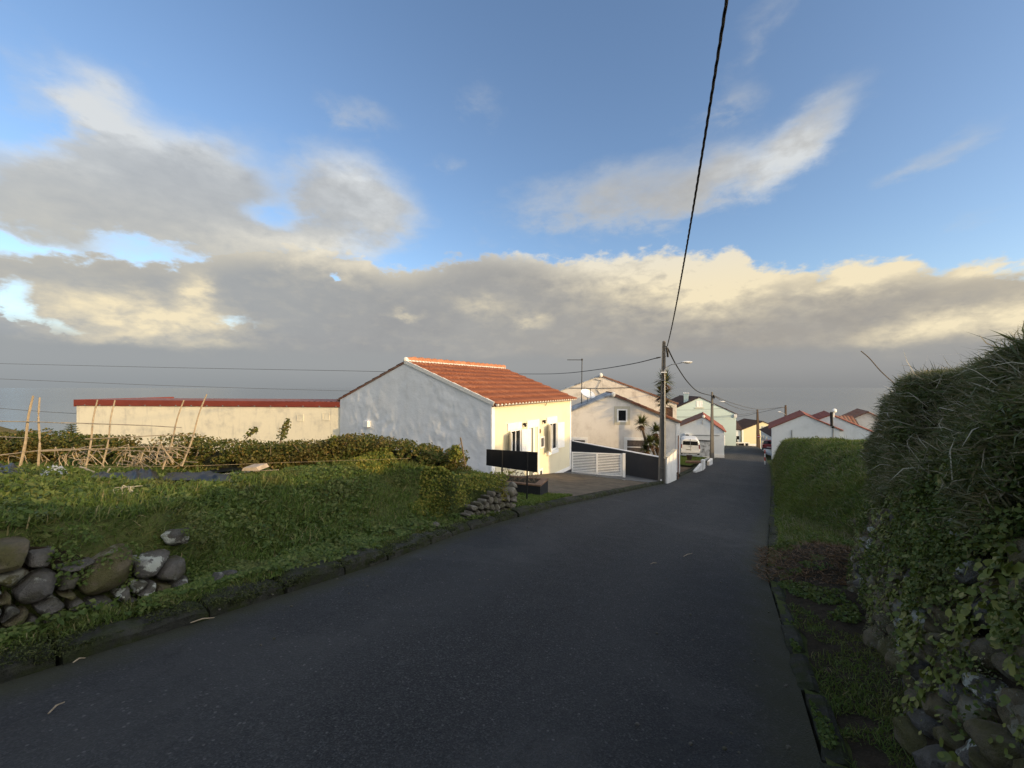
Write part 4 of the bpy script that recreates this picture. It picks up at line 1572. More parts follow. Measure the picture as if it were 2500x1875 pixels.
# floor vent
a0, a1, b0, b1 = fF.pix(*z6(880, 1032, 915, 1115))
mb = MB(); fF.frame(mb, a0, a1, b0, b1, 0.10, -0.02, 0.03); vt = mb.build("floor_vent", M['white_trim'], h1)
mb = MB(); fF.box(mb, a0 + .001, a1 - .001, b0 + .001, b1 - .001, -0.02, 0.008); mb.build("vent_grille", M['black_metal'], vt)
for zx, zy in ((600, 252), (932, 200)):
    a, z = fF.v.hit(*z6(zx, zy, 0, 0)[:2])
    mb = MB(); mb.sphere(fF.pt(a, z - 0.03, 0.12), 0.055, 0.055, 0.08, 8, 6); fF.box(mb, a - 0.02, a + 0.02, z - 0.02, z + 0.05, -0.01, 0.12)
    mb.box(fF.pt(a, z + 0.06, 0.12), (1, 0, 0), (0, 1, 0), (0, 0, 1), 0.07, 0.07, 0.012)
    mb.build("wall_lamp", M['black_metal'], h1)
a, z = fF.v.hit(*z6(882, 362, 0, 0)[:2])
mb = MB(); mb.sphere(fF.pt(a, z, 0.02), 0.05, 0.05, 0.12, 6, 6); mb.build("wall_ornament", M['old_tile'], h1)
a0, a1, b0, b1 = fF.pix(*z6(625, 618, 650, 676))
mb = MB(); fF.box(mb, a0, a1, b0, b1, -0.01, 0.09); mb.build("letterbox", M['dark_plinth'], h1)
a, z = fF.v.hit(1329, 985)
mb = MB(); mb.tube([fF.pt(a, z + 0.12, 0), fF.pt(a, z + 0.13, 0.10), fF.pt(a, z - 0.02, 0.12), fF.pt(a, z - 0.08, 0.06), fF.pt(a, z - 0.12, 0.08)], 0.018, 6)
mb.build("wire_hook", M['black_metal'], h1)
# little white box on the gable
a0, a1, b0, b1 = fG.pix(893, 1027, 904, 1042)
mb = MB(); fG.box(mb, a0, a1, b0, b1, -0.1, 0.17); mb.build("junction_box", M['white_trim'], h1)

# roof of house one: single tiles on the road side
half = 4.6
ov = 0.30
down = Vector((nF.x * half, nF.y * half, ZE - ZA)); down = down * ((half + ov) / half)
along = Vector((dF.x, dF.y, 0))
ridge_p = V3(A1, ZA + 0.10) - along * 0.04
RL = LEN1 + 0.30
nrm1 = along.cross(down).normalized()
if nrm1.z < 0: nrm1 = -nrm1
sl_len = down.length; dn = down.normalized()
mb = MB().prism([ridge_p - nrm1 * 0.05, ridge_p + along * RL - nrm1 * 0.05, ridge_p + along * RL + down * 0.985 - nrm1 * 0.05, ridge_p + down * 0.985 - nrm1 * 0.05], -nrm1 * 0.06)
roof1 = mb.build("roof", M['tile'], h1)
COURSES, COLS = 9, 30
tw, tl = RL / COLS, sl_len / COURSES
# tile: S-shaped pantile, upper end tucked under the course above
tv, tf = [], []
prof_n = 8
for jj, (l, lift) in enumerate(((-0.06, 0.0), (tl * 0.5, 0.026), (tl, 0.056))):
    for i in range(prof_n + 1):
        f = i / prof_n
        hgt = 0.060 * math.sin(math.pi * min(1, f / 0.62)) if f < 0.62 else -0.018 * math.sin(math.pi * (f - 0.62) / 0.38)
        tv.append((f * tw * 1.04, l, hgt + lift))
m_ = prof_n + 1
for j in range(2):
    for i in range(prof_n):
        tf.append((j * m_ + i, j * m_ + i + 1, (j + 1) * m_ + i + 1, (j + 1) * m_ + i))
b_ = len(tv)
for i in range(m_):
    x_, y_, z_ = tv[2 * m_ + i]
    tv.append((x_, y_ - 0.004, z_ - 0.055))
for i in range(prof_n):
    tf.append((2 * m_ + i, 2 * m_ + i + 1, b_ + i + 1, b_ + i))
tme = bpy.data.meshes.new("roof_tile"); tme.from_pydata(tv, [], tf); tme.materials.append(None)


def tile_obj_mat(name, c1, c2, c3):
    m, N = new_mat(name)
    inf = N.n('ShaderNodeObjectInfo')
    a = N.noise(objc(N), 9.0, 5, 0.65)
    c = N.ramp(inf.outputs['Random'], [(0, c1), (0.5, c2), (1, c3)])
    c = N.mix(N.lin(a, 0.35, 0.7, 0, 0.4), c, tuple(x * 0.6 for x in c1))
    principled(N, c, 0.75, a, 0.006, spec=0.25)
    return m


M['tile_piece'] = tile_obj_mat("terracotta_roof_tile", (0.225, 0.080, 0.043), (0.255, 0.092, 0.049), (0.30, 0.118, 0.064))
tme.materials[0] = M['tile_piece']
tme.polygons.foreach_set('use_smooth', np.array([len(f) == 4 and i < 2 * prof_n for i, f in enumerate(tf)], dtype=bool))
rg = random.Random(3)
Rm = Matrix(((along.x, dn.x, nrm1.x, 0), (along.y, dn.y, nrm1.y, 0), (along.z, dn.z, nrm1.z, 0), (0, 0, 0, 1)))
for r in range(COURSES):
    for c in range(COLS):
        o = bpy.data.objects.new("roof_tile", tme)
        COL.objects.link(o); o.parent = roof1
        p = ridge_p + along * (c * tw) + dn * (r * tl) + nrm1 * (-0.035 + rg.uniform(-.004, .006)) - ROOT_LOC[h1.name]
        o.matrix_local = Matrix.Translation(p) @ Rm @ Matrix.Rotation(rg.uniform(-.012, .012), 4, 'Z')
# ridge tiles, overlapping half barrels
rt_v, rt_f = [], []
for j, (l, r_) in enumerate(((0.0, 0.135), (0.50, 0.195), (0.50, 0.14))):
    for i in range(9):
        th = math.pi * i / 8
        rt_v.append((r_ * math.cos(th), l, r_ * math.sin(th) * 0.95))
for j in range(2):
    for i in range(8):
        rt_f.append((j * 9 + i, j * 9 + i + 1, (j + 1) * 9 + i + 1, (j + 1) * 9 + i))
rme = bpy.data.meshes.new("ridge_tile"); rme.from_pydata(rt_v, [], rt_f)
M['ridge_piece'] = tile_obj_mat("terracotta_ridge_piece", (0.38, 0.15, 0.07), (0.45, 0.19, 0.095), (0.52, 0.24, 0.13))
rme.materials.append(M['ridge_piece'])
side_v = Vector((nF.x, nF.y, 0))
Rr = Matrix(((side_v.x, along.x, 0, 0), (side_v.y, along.y, 0, 0), (0, 0, 1, 0), (0, 0, 0, 1)))
nr = 18
for k in range(nr):
    o = bpy.data.objects.new("ridge_tile", rme); COL.objects.link(o); o.parent = roof1
    p = ridge_p + along * (0.12 + (RL - 0.2) * k / nr) + Vector((0, 0, 0.02)) - ROOT_LOC[h1.name]
    o.matrix_local = Matrix.Translation(p) @ Rr @ Matrix.Rotation(0.03, 4, 'X')
# white mortar under the ridge and along the near rake
mb = MB()
for k in range(40):
    c = ridge_p + along * (0.15 + (RL - 0.3) * k / 39) + side_v * 0.14 + Vector((0, 0, -0.015))
    mb.sphere(c, 0.10, 0.10, 0.05, 6, 4)
mb.build("ridge_mortar", M['mortar'], roof1)
mb = MB()
rk = ridge_p - along * 0.03
mb.prism([rk - nrm1 * 0.12, rk + nrm1 * 0.03, rk + nrm1 * 0.03 + dn * (sl_len * 0.97), rk - nrm1 * 0.12 + dn * (sl_len * 0.97)], along * 0.12)
mb.sphere(ridge_p + along * 0.06 + Vector((0, 0, 0.03)), 0.13, 0.13, 0.13, 10, 6)
mb.build("rake_mortar", M['mortar'], roof1)
# scalloped mortar under the eave
mb = MB()
for c in range(COLS):
    p = ridge_p + along * ((c + 0.3) * tw) + dn * (sl_len - 0.05) - nrm1 * 0.05
    mb.sphere(p, 0.085, 0.085, 0.055, 6, 4)
mb.build("eave_mortar", M['mortar'], roof1)
down2 = Vector((-nF.x * half, -nF.y * half, ZE - ZA)) * ((half + 0.25) / half)
roof_sheet("roof", h1, ridge_p - nrm1 * 0.02 + along * 0.0, along * RL, down2, M['old_tile'], pitch=0.28, amp=0.05, courses=9, lip=0.03)

# ---- annex: long low white building with a red fascia
pa = px(836, 985, 19.75); pb = px(187, 980, 20.9)
dA = Vector((pb.x - pa.x, pb.y - pa.y)).normalized(); nA = Vector((dA.y, -dA.x))
if nA.y > 0: nA = -nA
fA = Face((pa.x, pa.y), dA, nA)
an = thing("annex", "long low cream building with red fascia behind the hedge", "building", (pa.x, pa.y, -6.0))
aL = fA.v.hit(187, 1000)[0]
zf0, zf1 = fA.v.hit(836, 994)[1], fA.v.hit(836, 981)[1]
zl0, zl1 = fA.v.hit(187, 990)[1], fA.v.hit(187, 975.5)[1]
bk = Vector((-nA.x, -nA.y, 0))
MB().prism([fA.pt(0, -6.2), fA.pt(aL, -6.2), fA.pt(aL, zl0 + 0.05), fA.pt(0, zf0 + 0.05)], bk * 3.2).build("wall", M['annex'], an)
MB().prism([fA.pt(-0.02, zf0, 0.06), fA.pt(aL + 0.05, zl0, 0.06), fA.pt(aL + 0.05, zl1, 0.06), fA.pt(-0.02, zf1, 0.06)], bk * 0.05).build("fascia", M['fascia'], an)
MB().prism([fA.pt(aL + 0.052, zl0 - 0.05, 0.06), fA.pt(aL + 0.052, zl1, 0.06), fA.pt(aL + 0.052, zl1, -5.6), fA.pt(aL + 0.052, zl0 - 0.05, -5.6)], Vector((dA.x, dA.y, 0)) * 0.05).build("fascia", M['fascia'], an)
v_, f_, n_ = corrugated(fA.pt(aL, zl1 - 0.06, 0.0), fA.pt(0, zf1 - 0.02, 0.0) - fA.pt(aL, zl1 - 0.06, 0.0), bk * 3.3 + Vector((0, 0, 0.0)), pitch=0.30, amp=0.04, courses=3, lip=0.01)
MB().raw(v_, f_).build("roof", M['metal_roof'], an)
for k in range(17):
    a = aL * (k + 0.35) / 17
    z = zf0 + (zl0 - zf0) * a / aL
    mb = MB(); fA.box(mb, a - 0.03, a + 0.03, z + 0.01, z + 0.06, 0.061, 0.085); mb.build("fascia_clip", M['grey_metal'], an)
for (x0, y0, x1, y1) in ((727, 1014, 739, 1026), (789, 1010, 802, 1024)):
    a0, a1, b0, b1 = fA.pix(x0, y0, x1, y1)
    mb = MB(); fA.frame(mb, a0, a1, b0, b1, 0.05, -0.02, 0.02); fA.box(mb, a0 + .001, a1 - .001, b0 + .001, b1 - .001, -0.02, 0.008)
    mb.build("wall_vent", M['annex'], an)

# ---- house two (front gable) and the bigger old house behind it
dL2 = Vector((-0.985, 0.17)).normalized(); dB2 = Vector((0.17, 0.985)).normalized(); n2 = -dB2
C2 = Vector((11.2, 26.0))
h2 = thing("house", "pale plaster house with a small square attic window behind the white gate", "house", (C2.x, C2.y, -6.6))
A2, Lc2, B2, L2v, r1, r2 = gable_house(h2, C2, dL2, dB2, 8.62, 6.4, -6.6, -2.36, -0.53, 'pink_wall', 'old_tile', 'lichen_tile', over=0.12, rake=0.10, pitch=0.26, amp=0.05, courses=10)
f2 = Face(C2, dL2, n2)
a0, a1, b0, b1 = f2.pix(1510, 1002, 1528, 1027)
window(f2, h2, a0, a1, b0, b1, 0.10, bars=0, surround=0.18, mat_sur='beige_frame')
a0, a1, b0, b1 = f2.pix(1531, 1075, 1575, 1108)
w = window(f2, h2, a0, a1, b0, b1, 0.10, mat_pane='curtain', bars=0, hbar=True, surround=0.10)
a0, a1, b0, b1 = f2.pix(1372, 1074, 1428, 1104)
window(f2, h2, a0, a1, b0, b1, 0.10, mat_pane='curtain', bars=1, surround=0.10)
mb = MB(); f2.box(mb, -0.02, 0.22, -6.6, -2.42, -0.05, 0.03); mb.build("corner_band", M['white_trim'], h2)
mb = MB(); mb.sphere((A2.x + n2.x * 0.12, A2.y + n2.y * 0.12, -0.54), 0.15, 0.12, 0.18, 10, 8); mb.build("ridge_end_cap", M['mortar'], h2)
# stepped tile ends along the rake
mb = MB()
for k in range(16):
    q = A2 + (C2 - A2) * ((k + 0.5) / 16)
    z = -0.56 + (-2.36 + 0.56) * (k + 0.5) / 16
    mb.box((q.x + n2.x * 0.10, q.y + n2.y * 0.10, z + 0.0), (-dL2.x, -dL2.y, -0.39), (n2.x, n2.y, 0), (0, 0, 1), 0.15, 0.05, 0.055)
mb.build("rake_tile", M['old_tile'], h2)

C2b = Vector((13.97, 33.0))
h2b = thing("house", "old stained gable house with tiled roof standing behind the pale house", "house", (C2b.x, C2b.y, -7.5))
A2b, _, _, _, r1b, _ = gable_house(h2b, C2b, dL2, dB2, 12.6, 7.0, -7.5, -1.44, 0.95, 'pink_back', 'old_tile', 'lichen_tile', over=0.15, rake=0.08, pitch=0.26, amp=0.05, courses=12)
mb = MB(); mb.sphere((A2b.x + n2.x * 0.1, A2b.y + n2.y * 0.1, 1.0), 0.18, 0.14, 0.20, 10, 8); mb.build("ridge_end_cap", M['mortar'], h2b)
f2b = Face(C2b, dL2, n2)
# pipe and wire on that gable
mb = MB()
pts = [f2b.v.hit(x, y) for x, y in ((1452, 926), (1467, 929), (1457, 948), (1459, 953), (1466, 962))]
mb.tube([f2b.pt(a, z, 0.05) for a, z in pts], 0.03, 5); mb.build("drain_pipe", M['grey_metal'], h2b)
mb = MB()
pts = [f2b.v.hit(x, y) for x, y in ((1380, 947), (1460, 948), (1540, 946))]
mb.tube([f2b.pt(a, z, 0.06) for a, z in pts], 0.022, 5); mb.build("wall_wire", M['thin_wire'], h2b)
# chimney at the right eave of house two
c = f2.pt(0.55, -2.0, -1.2)
ch = MB().box(c + Vector((0, 0, 0.05)), (dL2.x, dL2.y, 0), (dB2.x, dB2.y, 0), (0, 0, 1), 0.32, 0.3, 0.5)
ch.build("chimney", M['brown_tile'], h2)

# antenna mast and satellite dish
q0 = px(1419, 1000, 30.0); q1 = px(1421, 878, 30.0); q2 = px(1385, 878.5, 30.3)
am_ = thing("antenna_mast", "thin tall aerial mast with a horizontal arm above the roofs", "antenna", q0)
MB().tube([q0 - Vector((0, 0, 1.2)), q1], 0.035, 6).build("mast", M['thin_wire'], am_)
MB().tube([q2, q1 + Vector((0.05, 0, -0.02))], 0.03, 6).build("arm", M['thin_wire'], am_)
MB().box(q1, (1, 0, 0), (0, 1, 0), (0, 0, 1), 0.06, 0.06, 0.07).build("clamp", M['thin_wire'], am_)
sd = px(1435, 962, 28.5)
dish = thing("satellite_dish", "white satellite dish on the roof edge behind the orange roof", "satellite dish", sd)
mb = MB()
ax_ = Vector((0.25, -0.55, 0.8)).normalized(); u_ = ax_.cross(Vector((0, 0, 1))).normalized(); w_ = ax_.cross(u_)
vv, ff = [], []
for i in range(6):
    r_ = 0.54 * i / 5
    for k in range(20):
        th = 2 * math.pi * k / 20
        vv.append(sd + (u_ * math.cos(th) + w_ * math.sin(th)) * r_ + ax_ * (0.16 * (r_ / 0.54) ** 2 - 0.10))
for i in range(5):
    for k in range(20):
        ff.append((i * 20 + k, i * 20 + (k + 1) % 20, (i + 1) * 20 + (k + 1) % 20, (i + 1) * 20 + k))
mb.raw(vv, ff)
mb.raw([Vector(v) - ax_ * 0.03 for v in vv], [tuple(reversed(f)) for f in ff])
mb.build("reflector", M['white_trim'], dish)
MB().tube([sd - w_ * 0.5 * (1 if w_.z > 0 else -1), sd + ax_ * 0.5], 0.025, 6).build("feed_arm", M['black_metal'], dish)
MB().tube([sd - ax_ * 0.1, sd + Vector((0.0, 0.1, -0.9))], 0.035, 6).build("mount", M['grey_metal'], dish)

# ---- gate, its step, the dark boundary wall and the white end wall
g0 = Vector((3.33, 21.85)); g1 = Vector((6.1, 21.0))
dg = (g1 - g0).normalized(); ng = Vector((dg.y, -dg.x))
if ng.y > 0: ng = -ng
fg = Face(g0, dg, ng)
LG = (g1 - g0).length
ztl, zbl = fg.v.hit(1394, 1103)[1], fg.v.hit(1394, 1156)[1]
ztr, zbr = fg.v.hit(1522, 1108)[1], fg.v.hit(1522, 1163)[1]
gt = thing("gate", "white slatted metal driveway gate beside the yellow house front", "gate", (g0.x, g0.y, zbl))
zz = lambda a, f: (zbl + (zbr - zbl) * a / LG) * (1 - f) + (ztl + (ztr - ztl) * a / LG) * f


def skew(mb, a0, a1, f0, f1, o0, o1):
    mb.prism([fg.pt(a0, zz(a0, f0), o0), fg.pt(a1, zz(a1, f0), o0), fg.pt(a1, zz(a1, f1), o0), fg.pt(a0, zz(a0, f1), o0)], Vector((ng.x, ng.y, 0)) * (o1 - o0))
    return mb


mb = MB()
skew(mb, 0.02, LG - 0.14, 0.94, 1.0, -0.03, 0.03); skew(mb, 0.02, LG - 0.14, 0.0, 0.06, -0.03, 0.03)
skew(mb, 0.02, 0.10, 0.06, 0.94, -0.03, 0.03); skew(mb, LG - 0.24, LG - 0.14, 0.06, 0.94, -0.03, 0.03)
skew(mb, LG * 0.47, LG * 0.47 + 0.10, -0.14, 0.94, -0.032, 0.034)
mb.build("frame", M['white_trim'], gt)
for k in range(12):
    f0 = 0.085 + k * 0.0715
    for a0, a1 in ((0.10, LG * 0.47), (LG * 0.47 + 0.10, LG - 0.24)):
        skew(MB(), a0, a1, f0, f0 + 0.041, -0.014, 0.016).build("slat", M['white_trim'], gt)
skew(MB(), LG - 0.13, LG + 0.02, -0.20, 1.02, -0.07, 0.07).build("gate_post", M['white_trim'], gt)
st_ = thing("gate_step", "dark grey concrete step below the white slatted gate", "step", (g0.x, g0.y, zbl - 0.5))
s0 = fg.v.hit(1536, 1180)[0]
MB().prism([fg.pt(0, zbl - 0.55, 0.1), fg.pt(s0, fg.v.hit(1536, 1192)[1], 0.1), fg.pt(s0, fg.v.hit(1536, 1174)[1], 0.1), fg.pt(0, zbl - 0.14, 0.1)], Vector((ng.x, ng.y, 0)) * -0.22).build("step", M['dark_plinth'], st_)
w0 = Vector((7.75, 20.55)); w1 = Vector((4.0, 26.8))
dw = (w1 - w0).normalized(); nw = Vector((dw.y, -dw.x)) * -1
if nw.dot(-w0) < 0: nw = -nw
fw_ = Face(w0, dw, nw)
bw = thing("boundary_wall", "dark grey rendered garden wall between the gate and the pole", "wall", (w0.x, w0.y, -5.4))
MB().prism([fw_.pt(-0.05, -5.5), fw_.pt(7.2, -5.6), fw_.pt(7.2, -3.74), fw_.pt(-0.05, -3.74)], Vector((-nw.x, -nw.y, 0)) * 0.16).build("wall_body", M['dark_wall'], bw)
MB().prism([fw_.pt(-0.08, -3.736, 0.02), fw_.pt(7.22, -3.736, 0.02), fw_.pt(7.22, -3.70, 0.02), fw_.pt(-0.08, -3.70, 0.02)], Vector((-nw.x, -nw.y, 0)) * 0.2).build("coping", M['white_trim'], bw)
e0, e1 = Vector((7.98, 20.0)), Vector((9.45, 22.35))
de = (e1 - e0).normalized(); ne = Vector((de.y, -de.x))
fe = Face(e0, de, ne)
ew = thing("garden_wall", "short white garden wall with sloping top right of the concrete pole", "wall", (e0.x, e0.y, -5.5))
LE = (e1 - e0).length
zta, ztb = fe.v.hit(1628, 1119)[1], fe.v.hit(1655, 1096)[1]
MB().prism([fe.pt(0, -5.6), fe.pt(LE, -5.9), fe.pt(LE, ztb), fe.pt(0, zta)], Vector((-ne.x, -ne.y, 0)) * 0.14).build("wall_body", M['white_wall'], ew)
MB().prism([fe.pt(-0.03, zta + 0.002, 0.03), fe.pt(LE + 0.03, ztb + 0.002, 0.03), fe.pt(LE + 0.03, ztb + 0.05, 0.03), fe.pt(-0.03, zta + 0.05, 0.03)], Vector((-ne.x, -ne.y, 0)) * 0.2).build("coping", M['beige_frame'], ew)
q0, q1 = px(1655.5, 1150, 22.6), px(1656, 1063, 22.6)
pp = thing("pipe_post", "thin brownish pipe standing at the corner of the pale house", "pipe", q0)
MB().tube([q0 - Vector((0, 0, .6)), q1], 0.035, 6).build("pipe", M['old_tile'], pp)

# ---- black panel on posts and the black planter
bp = thing("sign_panel", "back of a black panel on two thin posts in front of the yellow house", "sign", px(1250, 1200, 10.0))
c00, c10, c11, c01 = px(1187, 1136, 10.35), px(1311, 1153.5, 9.9), px(1311.5, 1104.5, 9.9), px(1187.5, 1097, 10.35)
nn = (c10 - c00).cross(c01 - c00).normalized()
if nn.y > 0: nn = -nn
MB().prism([c00, c10, c11, c01], -nn * 0.04).build("panel", M['black_panel'], bp)
for (x0, y0, y1, Y) in ((1225.5, 1100, 1180, 10.14), (1287, 1106, 1205, 9.92)):
    a, b = px(x0 + 0.5, y0, Y - 0.05), px(x0 - 0.8, y1, Y - 0.05)
    b.z = min(b.z, float(zr(ST(b.x, b.y)[0])) - 0.05)
    MB().tube([a, b], 0.021, 8).build("post", M['black_metal'], bp)
pt = thing("planter", "low black rendered planter with a rusty cap and dead stalks", "planter", px(1290, 1222, 10.9))
b0, b1 = px(1319, 1224, 10.75), px(1340, 1222, 11.6)
d1 = Vector((b1.x - b0.x, b1.y - b0.y, 0)).normalized()
d2 = Vector((-d1.y, d1.x, 0))          # to the left
zt_ = px(1319, 1184, 10.75).z
zb_ = zt_ - 0.75
L1_, L2_ = 0.80, 2.2
b0 = Vector((b0.x, b0.y, zb_))
MB().prism([b0, b0 + d1 * L1_, b0 + d1 * L1_ + d2 * L2_, b0 + d2 * L2_], (0, 0, zt_ - zb_ - 0.04)).build("box", M['planter'], pt)
mb = MB()
t0 = Vector((b0.x, b0.y, zt_ - 0.038))
for (u0, u1, v0, v1) in ((-.02, .10, -.02, L2_), (L1_ - .10, L1_ + .02, -.02, L2_), (.101, L1_ - .101, -.02, .18)):
    mb.prism([t0 + d1 * u0 + d2 * v0, t0 + d1 * u1 + d2 * v0, t0 + d1 * u1 + d2 * v1, t0 + d1 * u0 + d2 * v1], (0, 0, 0.04))
mb.build("cap", M['rusty'], pt)
mb = MB(); mb.prism([t0 + d1 * .10 + d2 * .18, t0 + d1 * (L1_ - .10) + d2 * .18, t0 + d1 * (L1_ - .10) + d2 * L2_, t0 + d1 * .10 + d2 * L2_], (0, 0, 0.012)); mb.build("soil", M['dark_soil'], pt)
rg = random.Random(4)
mb = MB()
for k in range(34):
    p = t0 + d1 * rg.uniform(.12, L1_ - .12) + d2 * rg.uniform(.2, L2_ - .3)
    hh = rg.uniform(0.08, 0.34)
    q = p + Vector((rg.uniform(-.08, .08), rg.uniform(-.05, .05), hh * 0.6)); r_ = q + Vector((rg.uniform(-.1, .1), rg.uniform(-.05, .05), hh * 0.4))
    mb.tube([p, q, r_], [0.007, 0.006, 0.004], 4)
    if rg.random() < .5:
        mb.box(r_, (1, .3, .4), (0, 1, 0), (-.4, 0, 1), 0.035, 0.004, 0.014)
mb.build("dead_stalk", M['twig'], pt, kind='stuff')
kl = px(1335, 1228, 11.0); kr = px(1376, 1231, 11.9)
MB().tube([kl - Vector((0, 0, .05)), kr - Vector((0, 0, .05))], 0.06, 6).build("edging_log", M['rusty'], None, label="low dark edging strip beside the black planter on the driveway", cat='edging')

# ------------------------------------------------------------------ yards and pavements on the left
def pad(name, s0, s1, ds, v0, v1, dv, mat, dz, label, kind='structure', rough=0.02, slope=0.0):
    _s = np.arange(s0, s1 + 1e-6, ds); _v = np.arange(v0, v1 + 1e-6, dv)
    S, V = np.meshgrid(_s, _v, indexing='ij')
    X, Y = W(S, te(S) - V)
    Z = zr(S) + dz + slope * V + rough * (vnoise(X, Y, 1.3, 91, 3) - 0.5)
    return grid_mesh(name, np.stack([X, Y, Z], -1), M[mat], kind=kind, label=label)


def pad_hit(x, y, dz=0.1):
    k, m = (x - CX) / F, (HOR - y) / F
    ys = np.linspace(1.0, 140, 6000)
    g = m * ys - zr(D.x * k * ys + D.y * ys) - dz
    i = int(np.argmax(g < 0))
    return Vector((k * ys[i], ys[i], m * ys[i]))


def field_hit(x, y):
    k, m = (x - CX) / F, (HOR - y) / F
    ys = np.linspace(1.5, 16, 3000)
    s, t = ST(k * ys, ys)
    g = m * ys - left_height(s, t)
    i = int(np.argmax(g < 0))
    return Vector((k * ys[i], ys[i], m * ys[i]))


pad("driveway", 10.05, 19.6, 0.2, -0.01, 9.0, 0.25, 'driveway', 0.10, "brownish concrete driveway in front of the yellow house")
pad("paving", 19.6, 24.8, 0.2, -0.01, 9.0, 0.25, 'paving', 0.097, "grey paved strip beside the concrete pole")
pad("yard", 24.8, 33.5, 0.25, -0.01, 5.2, 0.25, 'yard', 0.10, "bare brown yard beside the lane")
lawn = pad("lawn", 33.5, 47.0, 0.25, 0.10, 7.0, 0.25, 'grass_soil', 0.22, "small lawn in front of the parked van")

# white kerb blocks and posts at the yard's edge
for (lab, x0, x1, yb, yt0, yt1, Y) in (("white sloping concrete block at the corner of the brown yard", 1699, 1715, 1152, 1150, 1132, 27.0),
                                     ("white upright kerb post between brown yard and lawn", 1717.5, 1722, 1146, 1124, 1122, 28.3),
                                     ("white kerb block at the edge of the lawn beside the second pole", 1732, 1740, 1136, 1127, 1119, 34.0)):
    a, b, c, d = px(x0, yb + 2, Y), px(x1, yb - 3, Y + 0.6), px(x1, yt1, Y + 0.6), px(x0, yt0, Y)
    MB().prism([a, b, c, d], (-0.12, 0.16, 0)).build("kerb_block", M['white_wall'], None, label=lab, cat="kerb block", group="white blocks along the yard edge")
p = pad_hit(1683, 1127)
pot = thing("plant_pot", "dark flower pot standing on the yard below the van", "flower pot", p)
sc = p.y / F
mb = MB()
h_ = 16 * sc; r0, r1_ = 4.5 * sc, 6.5 * sc
mb.tube([p, p + Vector((0, 0, h_ * 0.82)), p + Vector((0, 0, h_ * 0.82)), p + Vector((0, 0, h_))], [r0, r1_ * 0.95, r1_ * 1.06, r1_ * 1.06], 14)
mb.build("pot", M['terracotta_dark'], pot)
e = thing("yard_beam", "low brown beam lying across the yard behind the pot", "beam", px(1700, 1128, 32))
MB().prism([px(1675, 1131, 32.4), px(1718, 1131, 31.8), px(1718, 1126.5, 31.8), px(1675, 1126.5, 32.4)], (0.1, 0.35, 0)).build("beam", M['rusty'], e)

# ------------------------------------------------------------------ poles
def taper(mb, c0, c1, ex, ey, w0, d0, w1, d1):
    c0, c1, ex, ey = Vector(c0), Vector(c1), Vector(ex), Vector(ey)
    v = []
    for c, w, d in ((c0, w0, d0), (c1, w1, d1)):
        v += [c - ex * w - ey * d, c + ex * w - ey * d, c + ex * w + ey * d, c - ex * w + ey * d]
    mb.raw(v, [(3, 2, 1, 0), (4, 5, 6, 7), (0, 1, 5, 4), (1, 2, 6, 5), (2, 3, 7, 6), (3, 0, 4, 7)])
    return mb


PB = px(1615, 1186, 20.2); PT = px(1621, 836, 20.2)
pole = thing("utility_pole", "tall recessed concrete utility pole with street lamp beside the white gate", "utility pole", PB, group="poles along the lane")
ex = Vector((0.94, -0.34, 0)).normalized(); ey = Vector((0.34, 0.94, 0)).normalized()
base = PB - Vector((0, 0, 0.4))
for sgn in (-1, 1):
    mb = MB()
    taper(mb, base + ex * sgn * 0.15, PT + ex * sgn * 0.055, ex, ey, 0.045, 0.13, 0.028, 0.08)
    mb.build("flange", M['concrete_pole'], pole)
mb = taper(MB(), base, PT + Vector((0, 0, 0.03)), ex, ey, 0.106, 0.055, 0.028, 0.045)
mb.build("web", M['concrete_pole'], pole)
for y_ in (860, 905, 960, 1010, 1078, 1143):
    f_ = (1186 - y_) / (1186 - 836)
    c = PB + (PT - PB) * f_
    wv = 0.105 + (0.027 - 0.105) * f_
    MB().box(c, ex, ey, (0, 0, 1), wv, 0.10 - 0.03 * f_, 0.045).build("cross_tie", M['concrete_pole'], pole)
MB().sphere(PT + Vector((0, 0, 0.02)), 0.085, 0.085, 0.07, 8, 6).build("cap", M['concrete_pole'], pole)
a, b = px(1623, 1120, 20.05), px(1622.5, 905, 20.05)
MB().tube([a, b], 0.028, 8).build("conduit", M['pale_pipe'], pole)
MB().box(px(1614, 1172, 20.0), ex, ey, (0, 0, 1), 0.035, 0.02, 0.035).build("number_tag", M['white_trim'], pole)
pts = [px(1622.5, 912, 20.0), px(1623, 903, 20.0), px(1629, 895, 20.0), px(1640, 890, 19.9), px(1664, 886, 19.8)]
arm = MB().tube(pts, [0.026, 0.026, 0.024, 0.022, 0.02], 8).build("lamp_arm", M['grey_metal'], pole)
hd = px(1677, 884, 19.75)
mb = MB(); mb.sphere(hd, 0.30, 0.11, 0.055, 14, 8); mb.build("lamp_head", M['lamp_white'], pole)
mb = MB(); mb.sphere(hd + Vector((0.04, 0, -0.03)), 0.20, 0.08, 0.05, 12, 6); mb.build("lamp_lens", M['pale_pipe'], pole)
MB().box(px(1621, 909, 20.0), ex, ey, (0, 0, 1), 0.14, 0.13, 0.03).build("bracket_band", M['white_trim'], pole)
MB().box(px(1618.5, 928.5, 20.0), ex, ey, (0, 0, 1), 0.12, 0.15, 0.012).build("bracket_band", M['grey_metal'], pole)
for y_ in (846, 851):
    MB().tube([px(1619, y_, 20.2), px(1627, y_, 20.1)], 0.02, 6).build("bracket_arm", M['black_metal'], pole)
mb = MB(); mb.tube([px(1627, 845, 20.1), px(1629, 858, 20.1), px(1631, 872, 20.1)], [0.03, 0.06, 0.05], 8); mb.build("cable_clamp", M['cable'], pole)
